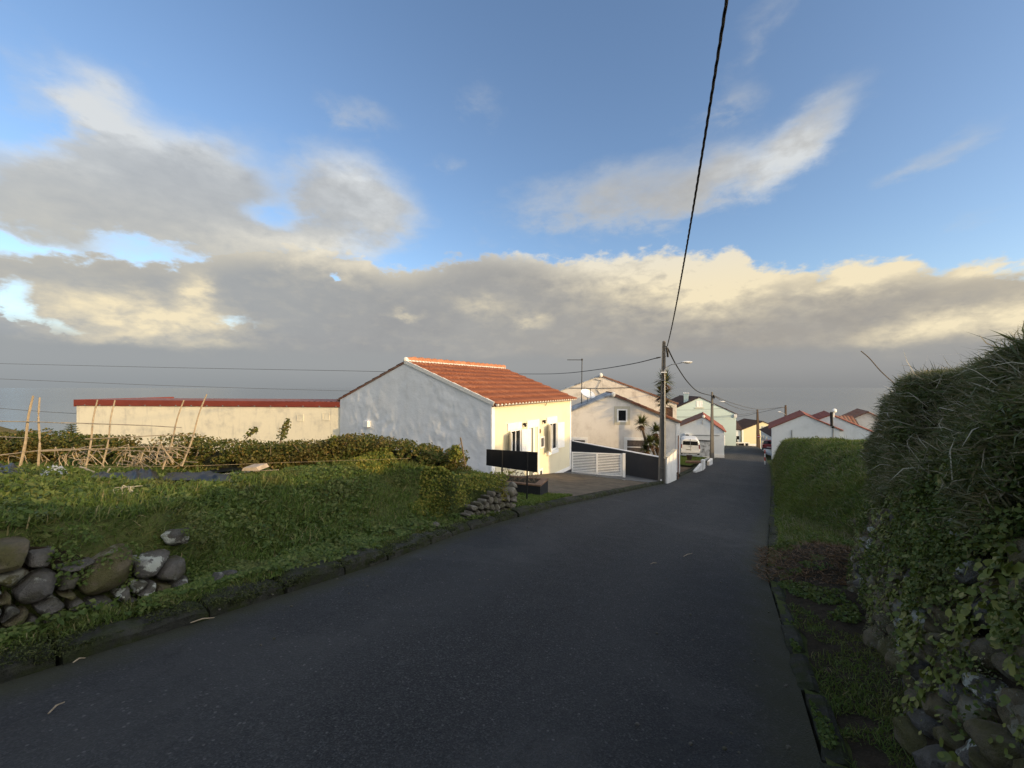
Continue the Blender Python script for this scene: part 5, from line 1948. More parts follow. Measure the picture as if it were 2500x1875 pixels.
MB().tube([px(1621, 871, 20.15), px(1629, 869, 20.1), px(1631, 868, 20.1)], 0.015, 6).build("bracket_arm", M['black_metal'], pole)
mb = MB(); mb.tube([px(1613, 872, 20.1), px(1603, 874, 20.1)], [0.03, 0.045], 6); mb.build("insulator", M['cable'], pole)

P2b, P2t = px(1738, 1126, 42.0), px(1738.5, 957, 42.0)
pole2 = thing("utility_pole", "dark second utility pole standing in front of the bluish garage", "utility pole", P2b, group="poles along the lane")
mb = MB(); taper(mb, P2b - Vector((0, 0, .4)), P2t, (1, 0, 0), (0, 1, 0), 0.19, 0.15, 0.075, 0.07); mb.build("shaft", M['concrete_pole'], pole2)
MB().tube([px(1740, 992, 41.8), px(1746, 985, 41.8), px(1756, 981.5, 41.8)], 0.03, 6).build("lamp_arm", M['grey_metal'], pole2)
mb = MB(); mb.sphere(px(1763, 980.5, 41.8), 0.34, 0.12, 0.07, 12, 6); mb.build("lamp_head", M['lamp_white'], pole2)
MB().tube([px(1742, 964, 41.8), px(1744, 970, 41.8), px(1743, 974, 41.8)], [0.05, 0.13, 0.08], 8).build("cable_clamp", M['cable'], pole2)
P3b, P3t = px(1851.5, 1090, 75.0), px(1849, 1000, 75.0)
pole3 = thing("utility_pole", "brown pole carrying a round road sign in front of the yellow house down the lane", "utility pole", P3b, group="poles along the lane")
mb = MB(); taper(mb, P3b - Vector((0, 0, .5)), P3t, (1, 0, 0), (0, 1, 0), 0.30, 0.2, 0.12, 0.1); mb.build("shaft", M['wood_pole'], pole3)
P4b, P4t = px(1918, 1075, 64.0), px(1918, 989, 64.0)
pole4 = thing("utility_pole", "wooden pole rising behind the roof of the bluish white gable", "utility pole", P4b, group="poles along the lane")
mb = MB(); taper(mb, P4b, P4t, (1, 0, 0), (0, 1, 0), 0.16, 0.14, 0.10, 0.1); mb.build("shaft", M['wood_pole'], pole4)
MB().tube([px(1918, 1013, 63.9), px(1912, 1008, 63.9), px(1905, 1006, 63.9)], 0.035, 6).build("lamp_arm", M['grey_metal'], pole4)
mb = MB(); mb.sphere(px(1902, 1005.5, 63.9), 0.32, 0.12, 0.09, 10, 6); mb.build("lamp_head", M['lamp_white'], pole4)
MB().tube([px(1908, 994, 63.9), px(1918, 996, 63.9)], 0.04, 6).build("bracket_arm", M['wood_pole'], pole4)
sg = thing("road_sign", "round red no entry sign with a white bar on the brown pole", "road sign", px(1852, 1066, 74.4))
c = px(1852.5, 1066, 74.3)
MB().tube([c, c + Vector((0.1, 0.14, 0))], 0.26, 16).build("disc", M['sign_red'], sg)
MB().box(c - Vector((0.05, 0.05, 0)), (1, -.7, 0), (0.7, 1, 0), (0, 0, 1), 0.18, 0.012, 0.05).build("bar", M['white_trim'], sg)
mp = ground(1867.5, 1134)
mk = thing("marker_post", "thin white and red marker post at the right road edge", "marker post", mp)
hh = 36 / F * mp.y
for k in range(4):
    MB().tube([mp + Vector((0, 0, hh * k / 4)), mp + Vector((0, 0, hh * (k + 1) / 4))], 0.055, 8).build("band", M['white_trim'] if k % 2 == 0 else M['sign_red'], mk)


# ------------------------------------------------------------------ cables
def curve_pts(ctrl, n=40):
    ctrl = [Vector(c) for c in ctrl]
    out = []
    m = len(ctrl)
    for i in range(m - 1):
        p0, p1, p2, p3 = ctrl[max(i - 1, 0)], ctrl[i], ctrl[i + 1], ctrl[min(i + 2, m - 1)]
        for k in range(n):
            t = k / n
            out.append(0.5 * ((2 * p1) + (p2 - p0) * t + (2 * p0 - 5 * p1 + 4 * p2 - p3) * t * t + (3 * p1 - p0 - 3 * p2 + p3) * t ** 3))
    out.append(ctrl[-1])
    return out


def cable(label, ctrl, r, mat='cable', n=16, name="cable", cat="cable", group=None):
    return MB().tube(curve_pts(ctrl, n), r, 6).build(name, M[mat], None, smooth=True, label=label, cat=cat, group=group)


# main bundle: three strands twisted, running uphill over the camera
main = []
for k in range(0, 261):
    u = -0.0 + k * 0.16
    z = 2.10 + 0.095 * u + 0.0073 * u * u - (0.00012 * max(0, u - 18) ** 3)
    Yc = 20.1 - u
    main.append(Vector((8.02 - 0.346 * u, Yc, z)))
mb = MB()
for st in range(3):
    pts = []
    for i in range(len(main) * 2 - 1):
        q = main[i // 2] if i % 2 == 0 else (main[i // 2] + main[i // 2 + 1]) / 2
        th = i * 0.08 * 2 * math.pi / 0.62 + st * 2 * math.pi / 3
        pts.append(q + Vector((0.94 * math.cos(th) * 0.0125, -0.33 * math.cos(th) * 0.0125, 0)) + Vector((0, 0, math.sin(th) * 0.0125)))
    mb.tube(pts, 0.0135, 5)
mb.build("cable", M['cable'], None, smooth=True, label="thick twisted black cable sweeping up over the lane from the concrete pole", cat="cable")
cable("black cable sagging from the concrete pole to the second pole", [px(1630, 850, 20.1), px(1652, 893, 24.0), px(1680, 934, 30.0), px(1706, 957, 36.0), px(1738, 966, 41.9)], 0.038)
cable("thin wire running left from the concrete pole behind the orange roof", [px(1603, 874, 20.1), px(1545, 888, 23), px(1460, 902, 27), px(1380, 911, 32), px(1300, 913, 37), px(1100, 911, 42), px(830, 905, 48), px(400, 897, 55), px(-150, 884, 60)], 0.026, 'thin_wire')
cable("upper of the two faint wires crossing the sea on the left", [px(-150, 919, 40), px(0, 925, 42), px(400, 941, 45), px(830, 954, 48), px(1000, 957, 50)], 0.020, 'thin_wire')
cable("lower faint wire ending behind the red fascia", [px(-120, 990, 20), px(0, 997, 21), px(120, 1006, 22), px(240, 1012, 23)], 0.013, 'thin_wire')
cable("wire from the second pole to the wooden pole behind the gable", [px(1744, 966, 41.9), px(1790, 985, 52), px(1850, 999, 63), px(1908, 994.5, 63.9)], 0.032, 'thin_wire')
cable("second lower wire hanging from the second pole towards the brown pole", [px(1744, 967, 41.9), px(1780, 988, 50), px(1815, 1000, 62), px(1849, 1004, 74.9)], 0.032, 'thin_wire')
cable("wire from the wooden pole to the pale green house", [px(1908, 995, 63.9), px(1850, 1008, 70), px(1798, 1017, 74), px(1650, 1020, 73)], 0.028, 'thin_wire')
cable("wire from the brown pole across the front of the green house", [px(1849, 1006, 74.8), px(1800, 1013, 74), px(1730, 1017, 73), px(1652, 1017, 72)], 0.026, 'thin_wire')
cable("loop of wire along the upper wall of the pale green house", [px(1652, 1001, 72), px(1700, 1000.5, 73), px(1765, 997, 74), px(1776, 997, 74.3)], 0.024, 'thin_wire')

# ------------------------------------------------------------------ houses down the lane
dL3 = Vector((-0.9, 0.43)).normalized(); dB3 = Vector((0.43, 0.9)).normalized()
C3 = Vector((25.08, 46.0))
h3 = thing("garage", "small bluish white garage with red tiled roof behind the van", "garage", (C3.x, C3.y, -9.0))
A3, Lc3, B3, L3v, r1, r2 = gable_house(h3, C3, dL3, dB3, 5.4, 7.5, -9.2, -5.25, -3.62, 'blue_wall', 'red_tile', 'old_tile', apex_f=0.404, over=0.2, rake=0.12, pitch=0.3, amp=0.06, courses=6, zel=-5.15)
f3 = Face(C3, dL3, -dB3)
a0, a1, b0, b1 = f3.pix(1672, 1058, 1685, 1071)
ac = MB(); f3.box(ac, a0, a1, b0, b1, 0.0, 0.32); aco = ac.build("air_conditioner", M['white_trim'], h3)
cc = f3.pt((a0 + a1) / 2 + 0.02, (b0 + b1) / 2, 0.325)
MB().tube([cc, cc + Vector((-dB3.x, -dB3.y, 0)) * 0.02], 0.24, 18).build("fan_grille", M['dark_plinth'], aco)
mb = MB(); a, z = f3.v.hit(1690, 1062); a2, z2 = f3.v.hit(1757, 1063); mb.tube([f3.pt(a, z, 0.05), f3.pt(a2, z2, 0.05)], 0.035, 6); mb.build("wall_pipe", M['grey_metal'], h3)
mb = MB(); a, z = f3.v.hit(1715, 1025); a2, z2 = f3.v.hit(1714.5, 1037); mb.tube([f3.pt(a, z, 0.05), f3.pt(a2, z2, 0.05)], 0.03, 6); mb.build("wall_pipe", M['grey_metal'], h3)
a0, a1, b0, b1 = f3.pix(1640, 1075, 1734, 1103)
mb = MB(); f3.box(mb, a0, a1, b0 - 0.4, b1, 0.0, 0.05); lw = mb.build("peeling_panel", M['peeling'], h3)
mb = MB(); f3.box(mb, a0 - 0.1, a1 + 0.05, b1 + 0.001, b1 + 0.12, 0.0, 0.14); mb.build("ledge", M['dark_plinth'], h3)
a, z = f3.v.hit(1768, 1110)
mb = MB(); f3.box(mb, -0.02, 2.3, -9.2, z, -0.02, 0.04); mb.build("plinth", M['white_wall'], h3)
mb = MB(); mb.sphere((A3.x - dB3.x * 0.1, A3.y - dB3.y * 0.1, -3.6), 0.2, 0.16, 0.2, 8, 6); mb.build("ridge_end_cap", M['mortar'], h3)
# street side of the garage: small sign and dark openings
fs3 = Face(C3, dB3, -dL3)
for a, z0_, z1_, o_, mt_ in ((0.5, -7.0, -5.9, 0.12, 'white_trim'), (2.6, -8.6, -6.6, 0.03, 'dark_plinth'), (4.6, -7.9, -6.8, 0.03, 'dark_plinth')):
    mb = MB(); fs3.box(mb, a, a + 0.8, z0_, z1_, -0.02, o_); mb.build("opening" if o_ < 0.1 else "projecting_sign", M[mt_], h3)

C4 = Vector((43.2, 75.0))
h4 = thing("house", "tall pale green house with white shutters and a chimney", "house", (C4.x, C4.y, -12.5))
dL4 = Vector((-0.995, 0.1)).normalized(); dB4 = Vector((0.1, 0.995)).normalized()
A4, Lc4, _, _, r1, r2 = gable_house(h4, C4, dL4, dB4, 13.5, 12, -13.0, -5.25, -2.07, 'green_wall', 'brown_tile', 'brown_tile', apex_f=0.495, over=0.3, rake=0.15, pitch=0.35, amp=0.05, courses=7)
f4 = Face(C4, dL4, -dB4)
a0, a1, b0, b1 = f4.pix(1701.5, 980, 1713.5, 992.5)
mb = MB(); f4.frame(mb, a0, a1, b0, b1, 0.10, -0.02, 0.05); wn = mb.build("window", M['white_trim'], h4)
am = (a0 + a1) / 2
mb = MB(); f4.box(mb, a0 + .01, am - 0.03, b0, b1, -0.02, 0.03); mb.build("shutter", M['white_trim'], wn)
mb = MB(); f4.box(mb, am + 0.03, a1 - .01, b0, b1, -0.02, 0.03); mb.build("shutter", M['white_trim'], wn)
mb = MB(); f4.box(mb, a0 - 0.4, a1 + 0.4, b0 - 0.35, b0 - 0.2, -0.02, 0.12); mb.build("sill", M['beige_frame'], wn)
c = px(1675, 977, 77.5)
ch = MB().box(c, (dL3.x, dL3.y, 0), (dB3.x, dB3.y, 0), (0, 0, 1), 0.42, 0.4, 1.4).build("chimney", M['green_wall'], h4)
MB().box(c + Vector((0, 0, 1.42)), (dL3.x, dL3.y, 0), (dB3.x, dB3.y, 0), (0, 0, 1), 0.5, 0.48, 0.12).build("chimney_cap", M['white_trim'], ch)
mb = MB(); f4.box(mb, -0.05, 0.5, -5.9, -5.3, -0.1, 0.25); mb.build("cornice", M['white_trim'], h4)

h5 = thing("house", "yellow gable house with dark brown roof at the end of the lane", "house", (51.6, 80.0, -13.0))
C5 = Vector((55.9, 80.0))
gable_house(h5, C5, (-1, 0), (0, 1), 8.6, 6.5, -13.2, -8.85, -7.2, 'yellow_house', 'brown_tile', 'brown_tile', over=0.4, rake=0.12, pitch=0.4, amp=0.06, courses=6)
f5 = Face(C5, (-1, 0), (0, -1))
a0, a1, b0, b1 = f5.pix(1858, 1041, 1868, 1048)
window(f5, h5, a0, a1, b0, b1, 0.08, bars=1, mat_pane='door_glass')
mb = MB(); f5.box(mb, 0, 8.6, -13.2, -11.75, -0.02, 0.05); mb.build("plinth", M['white_wall'], h5)
mb = MB(); f5.box(mb, 8.35, 8.62, -13.2, -8.9, -0.02, 0.06); mb.build("corner_band", M['white_trim'], h5)
MB().abox(44.5, 47.25, 80.3, 84, -13.2, -9.0).build("side_wing", M['blue_wall'], h5)
roof_sheet("side_roof", h5, (44.2, 83.0, -6.9), (3.4, 0, 0), (0.0, -2.9, -1.95), M['brown_tile'], pitch=0.4, amp=0.06, courses=5)
MB().abox(46.3, 46.9, 80.28, 80.299, -10.9, -10.2).build("window", M['glass'], h5)
lw_ = thing("low_wall", "low white wall with two dark openings in front of the bluish wing", "wall", (45.5, 78.6, -12.4))
mb = MB()
mb.abox(44.2, 48.0, 78.6, 78.75, -11.45, -11.25)
for x_ in (44.2, 45.55, 46.9, 47.8):
    mb.abox(x_, x_ + 0.22, 78.6, 78.75, -12.9, -11.451)
mb.build("wall_body", M['white_wall'], lw_)
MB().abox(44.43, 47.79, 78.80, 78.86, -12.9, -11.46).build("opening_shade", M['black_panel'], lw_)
chr_ = thing("chair", "black chair back showing above the low white wall", "chair", (45.1, 78.2, -12.0))
MB().prism([Vector((44.75, 78.3, -11.2)), Vector((45.45, 78.3, -11.2)), Vector((45.3, 78.35, -10.55)), Vector((44.8, 78.4, -10.1))], (0, 0.06, 0)).build("backrest", M['black_panel'], chr_)
MB().abox(44.8, 45.4, 77.9, 78.3, -11.5, -11.42).build("seat", M['black_panel'], chr_)
for x_ in (44.82, 45.34):
    for y_ in (77.92, 78.24):
        MB().abox(x_, x_ + .05, y_, y_ + .05, -12.2, -11.5).build("leg", M['black_panel'], chr_)

d6 = Vector((4.0, 9.0)).normalized()
l6 = Vector((-d6.y, d6.x))
Lc6 = Vector((39.5, 59.0)); C6 = Lc6 - l6 * 5.0
h6 = thing("house", "small white house with dark roof and narrow dark openings along the lane", "house", (Lc6.x, Lc6.y, -11.0))
gable_house(h6, C6, l6, d6, 5.0, 9.8, -11.8, -7.45, -6.1, 'white_wall', 'brown_tile', 'brown_tile', over=0.25, rake=0.1, pitch=0.35, amp=0.05, courses=6)
f6 = Face(Lc6, d6, l6)
for (x0, y0, x1, y1) in ((1859.5, 1062, 1861.5, 1076), (1864, 1063, 1866.5, 1087), (1871, 1066, 1873.5, 1081)):
    a0, a1, b0, b1 = f6.pix(x0, y0, x1, y1)
    mb = MB(); f6.box(mb, a0, a1, b0, b1, -0.02, 0.02); mb.build("window" if y1 < 1085 else "door", M['glass'], h6)

r7 = Vector((0.83, -0.55)).normalized(); b7 = Vector((0.55, 0.83)).normalized()
Lc7 = Vector((34.7, 52.0)); C7 = Lc7 + r7 * 7.0
h7 = thing("house", "bluish white gable with red tiled roof rising behind the grass bank", "house", (Lc7.x, Lc7.y, -9.6))
gable_house(h7, C7, -r7, b7, 7.0, 9.0, -10.5, -5.30, -3.60, 'blue_wall', 'red_tile', 'red_tile', apex_f=0.503, over=0.35, rake=0.12, pitch=0.32, amp=0.06, courses=6, zel=-5.47)
f7 = Face(C7, -r7, -b7)
for x_, y0, y1 in ((1933, 1050, 1076), (2034, 1047, 1076)):
    a, z0_ = f7.v.hit(x_, y0); _, z1_ = f7.v.hit(x_, y1)
    mb = MB(); mb.tube([f7.pt(a, z0_, 0.06), f7.pt(a, z1_, 0.06)], 0.045, 6); mb.build("drain_pipe", M['grey_metal'], h7)
C8 = Lc7 + r7 * 10.5 + b7 * 0.35
h8 = thing("house", "second bluish gable with a red verge adjoining the first, a black flue beside it", "house", (C8.x, C8.y, -9.0))
gable_house(h8, C8, -r7, b7, 6.4, 8.0, -10.0, -5.66, -3.55, 'blue_wall', 'red_tile', 'red_tile', apex_f=0.665, over=0.2, rake=0.1, pitch=0.32, amp=0.06, courses=6, zel=-4.6)
fl = thing("flue", "black chimney flue with a white cowl between the two bluish gables", "chimney flue", px(2031, 1043, 47.6))
MB().tube([px(2030.5, 1040, 47.6), px(2030, 1006, 47.6)], 0.15, 10).build("pipe", M['black_metal'], fl)
mb = MB(); mb.sphere(px(2034, 1043, 47.5), 0.17, 0.17, 0.17, 10, 8); mb.build("elbow", M['black_metal'], fl)
mb = MB(); mb.sphere(px(2037, 1003, 47.6), 0.26, 0.2, 0.28, 10, 8); mb.tube([px(2034, 1019, 47.6), px(2035, 1004, 47.6)], 0.10, 8); mb.build("cowl", M['white_trim'], fl)
h9 = thing("house", "pinkish white gable with brown red roof at the far right behind the bluish ones", "house", (51.2, 56.0, -9.0))
A9 = Vector((51.2, 56.0)); C9 = A9 + r7 * 3.2
gable_house(h9, C9, -r7, b7, 6.4, 8.0, -10.0, -5.6, -3.65, 'pink_wall', 'old_tile', 'old_tile', over=0.3, rake=0.3, pitch=0.32, amp=0.06, courses=6)
q0, q1 = px(2022, 1015.5, 57.0), px(2083, 1015.5, 57.0)
roof_sheet("side_roof", h9, q0, q1 - q0, Vector((-1.0, -2.6, -1.9)), M['old_tile'], pitch=0.5, amp=0.09, courses=3)
c9 = px(2009, 1022, 57.0)
MB().box(c9, (1, 0, 0), (0, 1, 0), (0, 0, 1), 0.40, 0.4, 0.58).build("chimney", M['old_tile'], h9)

# ------------------------------------------------------------------ vehicles
def vehicle_body(mb, stations, o, fwd, right, up=Vector((0, 0, 1)), n=20):
    """stations: (l, half_w_bottom, half_w_top, z0, z1, corner)"""
    rings = []
    for (l, wb, wt, z0, z1) in stations:
        ring = []
        for k in range(n):
            th = 2 * math.pi * (k + 0.5) / n
            c, s = math.cos(th), math.sin(th)
            e = 0.38
            cx = math.copysign(abs(c) ** e, c); sy = math.copysign(abs(s) ** e, s)
            f = (sy + 1) / 2
            waist = 0.45
            w = wb if f < waist else wb + (wt - wb) * (f - waist) / (1 - waist)
            ring.append(o + fwd * l + right * (cx * w) + up * (z0 + (z1 - z0) * f))
        rings.append(ring)
    b = len(mb.v)
    for r in rings:
        mb.v += [tuple(p) for p in r]
    for i in range(len(rings) - 1):
        for k in range(n):
            k2 = (k + 1) % n
            mb.f.append((b + i * n + k, b + i * n + k2, b + (i + 1) * n + k2, b + (i + 1) * n + k))
    mb.f.append(tuple(b + k for k in range(n - 1, -1, -1)))
    e = b + (len(rings) - 1) * n
    mb.f.append(tuple(e + k for k in range(n)))
    return mb


def wheel(root, c, axis, r=0.31):
    t = MB().tube([c - axis * 0.09, c + axis * 0.09], r, 18).build("wheel", M['tyre'], root)
    MB().tube([c - axis * 0.095, c + axis * 0.095], r * 0.6, 12).build("rim", M['grey_metal'], t)


vp = px(1685.5, 1112, 40.0)
van = thing("van", "white small van seen from behind on the lawn by the garage", "van", vp)
fw = Vector((0.36, 0.93, 0)).normalized(); rt = Vector((fw.y, -fw.x, 0))
wv = 0.92
mb = MB()
vehicle_body(mb, [(0.0, wv * .96, wv * .80, .30, 1.60), (0.06, wv, wv * .84, .26, 1.70), (0.4, wv, wv * .86, .24, 1.76), (2.2, wv, wv * .86, .24, 1.76), (2.7, wv, wv * .80, .24, 1.68), (3.3, wv, wv * .9, .24, 1.02), (4.05, wv * .95, wv * .9, .26, 0.88), (4.15, wv * .8, wv * .8, .32, .75)], vp, fw, rt)
mb.build("body", M['van_paint'], van, smooth=False)
def rear(mb, x0, x1, z0, z1, d0=-0.02, d1=0.02, lean=0.0, o=None):
    o = o or vp
    q = [o - fw * d1 + rt * x0 + Vector((0, 0, z0)), o - fw * d1 + rt * x1 + Vector((0, 0, z0)), o - fw * (d1 - lean) + rt * (x1 * 0.97) + Vector((0, 0, z1)), o - fw * (d1 - lean) + rt * (x0 * 0.97) + Vector((0, 0, z1))]
    return mb.prism(q, fw * (d1 - d0))
for x0, x1 in ((-.70, -.03), (.03, .70)):
    rear(MB(), x0, x1, 1.06, 1.46, -0.05, 0.012).build("rear_window", M['glass'], van)
rear(MB(), -.42, .12, .52, .66, -.03, .02).build("number_plate", M['plate'], van)
mb = MB()
rg = random.Random(2)
for k in range(6):
    rear(mb, -.38 + k * .078, -.335 + k * .078, .555, .625, 0, .024)
mb.build("plate_lettering", M['black_metal'], van)
rear(MB(), -.9, .9, .26, .46, -.06, .07).build("bumper", M['van_paint'], van)
rear(MB(), -.88, .88, .20, .258, -.06, .06).build("bumper_strip", M['black_metal'], van)
for x0, x1 in ((-.90, -.80), (.80, .90)):
    rear(MB(), x0, x1, .72, 1.12, -.06, .018).build("tail_lamp", M['tail_red'], van)
rear(MB(), -.16, .16, .90, .935, -.02, .03).build("handle", M['grey_metal'], van)
rear(MB(), -.015, .015, .47, 1.70, -.05, .008).build("door_seam", M['dark_plinth'], van)
for l in (0.75, 3.3):
    for sx in (-1, 1):
        wheel(van, vp + fw * l + rt * sx * 0.80 + Vector((0, 0, 0.30)), rt)

cp = ground(1873, 1104); cp = px(1877, 1101, 58.0)
car = thing("car", "red parked car half hidden by the grass bank at the right road edge", "car", cp)
fw = Vector((0.52, 0.85, 0)).normalized(); rt = Vector((fw.y, -fw.x, 0)); vp2 = cp
mb = MB()
vehicle_body(mb, [(0.0, .78, .74, .32, .85), (0.10, .83, .78, .25, 1.0), (0.5, .85, .80, .22, 1.02), (3.2, .85, .80, .22, .98), (3.9, .80, .76, .25, .80), (4.0, .7, .7, .3, .7)], cp, fw, rt)
mb.build("body", M['red_paint'], car)
mb = MB()
vehicle_body(mb, [(0.25, .72, .60, .95, 1.05), (0.55, .74, .60, .95, 1.40), (1.9, .76, .60, .95, 1.43), (2.7, .76, .68, .95, 1.02)], cp, fw, rt)
mb.build("cabin", M['glass'], car)
mb = MB(); vehicle_body(mb, [(0.6, .58, .56, 1.405, 1.45), (1.9, .58, .56, 1.43, 1.47)], cp, fw, rt); mb.build("roof", M['red_paint'], car)
for x0, x1 in ((-.78, -.55), (.55, .78)):
    rear(MB(), x0, x1, .68, .86, -.05, .02, o=cp).build("tail_lamp", M['tail_red'], car)
rear(MB(), -.26, .26, .50, .62, -.03, .02, o=cp).build("number_plate", M['plate'], car)
rear(MB(), -.80, .80, .28, .46, -.06, .05, o=cp).build("bumper", M['dark_plinth'], car)
for l in (0.7, 3.1):
    for sx in (-1, 1):
        wheel(car, cp + fw * l + rt * sx * 0.74 + Vector((0, 0, 0.29)), rt, 0.29)


# ------------------------------------------------------------------ yuccas
def rosette(mb, c, r, n, rng, dmin=-0.9, dmax=1.0, w=0.05, droop=0.25):
    for k in range(n):
        th = rng.uniform(0, 2 * math.pi); sz = rng.uniform(dmin, dmax)
        h = math.sqrt(max(0.0, 1 - min(1, abs(sz)) ** 2))
        d = Vector((math.cos(th) * max(h, 0.15), math.sin(th) * max(h, 0.15), sz)).normalized()
        L = r * rng.uniform(0.75, 1.08)
        side = d.cross(Vector((0, 0, 1)))
        if side.length < .01: side = Vector((1, 0, 0))
        side.normalize(); ww = w * rng.uniform(.7, 1.2)
        p0 = c + d * 0.04; p1 = c + d * L * 0.5; p2 = c + d * L - Vector((0, 0, droop * L * (1 - abs(sz)) * 0.6))
        up = side.cross(d).normalized() * ww * 0.25
        b = len(mb.v)
        mb.v += [tuple(p0 - side * ww * .7), tuple(p0 + side * ww * .7), tuple(p1 - side * ww + up), tuple(p1 + side * ww + up), tuple(p2)]
        mb.f += [(b, b + 1, b + 3, b + 2), (b + 2, b + 3, b + 4)]
    return mb


def yucca(label, trunks, heads, seed):
    rng = random.Random(seed)
    base = trunks[0][0]
    y = thing("yucca", label, "yucca", base, group="yuccas beside the concrete pole")
    for tr in trunks:
        MB().tube(tr, [0.10, 0.08, 0.075][:len(tr)], 8).build("trunk", M['trunk'], y)
    for c, r in heads:
        cr = MB(); rosette(cr, c, r, 90, rng, -0.25, 1.0, 0.055); co = cr.build("crown", M['yucca'], y)
        dd = MB(); rosette(dd, c - Vector((0, 0, .12)), r * 0.8, 46, rng, -1.0, -0.4, 0.04, 0.1); dd.build("dead_leaves", M['yucca_dry'], co)


Yy = 24.2
yucca("slender yucca with one spiky head in front of the pale house", [[px(1586, 1125, Yy), px(1578, 1085, Yy), px(1567, 1040, Yy)]], [(px(1566, 1033, Yy), 0.66)], 1)
yucca("bushy low yucca clump in front of the lower right window", [[px(1608, 1125, Yy), px(1604, 1095, Yy), px(1601, 1062, Yy)], [px(1603, 1125, Yy), px(1596, 1105, Yy), px(1590, 1085, Yy)]],
      [(px(1601, 1052, Yy), 0.62), (px(1588, 1080, Yy - .3), 0.66), (px(1606, 1086, Yy), 0.62), (px(1577, 1097, Yy), 0.5)], 2)
yucca("tall yucca with two spiky heads behind the concrete pole", [[px(1622, 1125, 25.2), px(1621, 1050, 25.2), px(1620, 940, 25.2)]], [(px(1622, 931, 25.2), 1.02), (px(1619, 962, 25.2), 1.05), (px(1622, 988, 25.2), 0.85)], 3)

# ------------------------------------------------------------------ canes, plastic and debris on the field
def cane(root, a, b, r, mat='cane', bow=0.02, name="cane"):
    a, b = Vector(a), Vector(b)
    m1 = a.lerp(b, .35) + Vector((bow, 0, bow * .6)); m2 = a.lerp(b, .7) + Vector((-bow * .5, 0, bow))
    pts = curve_pts([a, m1, m2, b], 5)
    rs = [r * 0.72 * (1.0 - 0.35 * i / len(pts)) * (1.12 if i % 4 == 0 else 1.0) for i in range(len(pts))]
    return MB().tube(pts, rs, 6).build(name, M[mat], root)


Yt = 6.2
t1 = thing("cane_trellis", "pair of tall leaning dry canes at the far left of the field", "trellis", px(70, 1145, Yt), group="bean canes on the field")
cane(t1, px(46, 1150, Yt), px(81, 966, Yt), 0.027); cane(t1, px(92, 1146, Yt), px(97, 970, Yt), 0.022)
cane(t1, px(-60, 1028, Yt), px(155, 1033, Yt - .05), 0.014, 'grey_cane', 0.01)
cane(t1, px(-60, 1064, Yt + .1), px(70, 1069, Yt), 0.011, 'grey_cane', 0.0)
cane(t1, px(-80, 1121, Yt), px(150, 1098, Yt), 0.013, 'cane', 0.02); cane(t1, px(-60, 1117, Yt + .2), px(200, 1096, Yt), 0.012, 'cane', 0.03)
t2 = thing("cane_trellis", "four tall leaning dry canes tied with cross canes before the hedge", "trellis", px(330, 1145, Yt), group="bean canes on the field")
for (x0, y0, x1, y1, r_) in ((207, 1150, 238, 976, .020), (250, 1138, 281, 976, .017), (397, 1145, 449, 977, .019), (444, 1138, 505, 962, .019)):
    cane(t2, px(x0, y0, Yt), px(x1, y1, Yt + .15), r_)
cane(t2, px(150, 1032, Yt - .05), px(443, 1044, Yt), 0.013, 'grey_cane', 0.01)
cane(t2, px(208, 1072, Yt), px(487, 1062, Yt), 0.012, 'cane', 0.015)
cane(t2, px(100, 1102, Yt), px(472, 1093, Yt), 0.012, 'cane', 0.03)
cane(t2, px(205, 1096, Yt + .1), px(420, 1106, Yt), 0.010, 'cane', 0.01)
cane(t2, px(398, 1104, Yt), px(452, 1090, Yt), 0.012, 'cane', 0.0)
rg = random.Random(8)
mb = MB()
for k in range(60):
    x = rg.uniform(180, 450); y = rg.uniform(1108, 1146)
    Yk = Yt + rg.uniform(-.1, .5)
    a = px(x, y, Yk); b = px(x + rg.uniform(-32, 32), y - rg.uniform(2, 42), Yk); c = px(x + rg.uniform(-45, 45), y - rg.uniform(-14, 36), Yk + rg.uniform(-.1, .1))
    mb.tube(curve_pts([a, b, c], 4), 0.0065, 4)
for k in range(14):
    x = rg.uniform(0, 190); y = rg.uniform(1108, 1140)
    a = px(x, y, Yt + .2); b = px(x + rg.uniform(-25, 25), y - rg.uniform(2, 34), Yt + .2); c = px(x + rg.uniform(-40, 40), y - rg.uniform(-10, 26), Yt + .3)
    mb.tube(curve_pts([a, b, c], 4), 0.006, 4)
mb.build("dry_stalks", M['cane'], None, kind='stuff', label="tangle of broken dry bean stalks at the foot of the canes", cat="dry stalks")


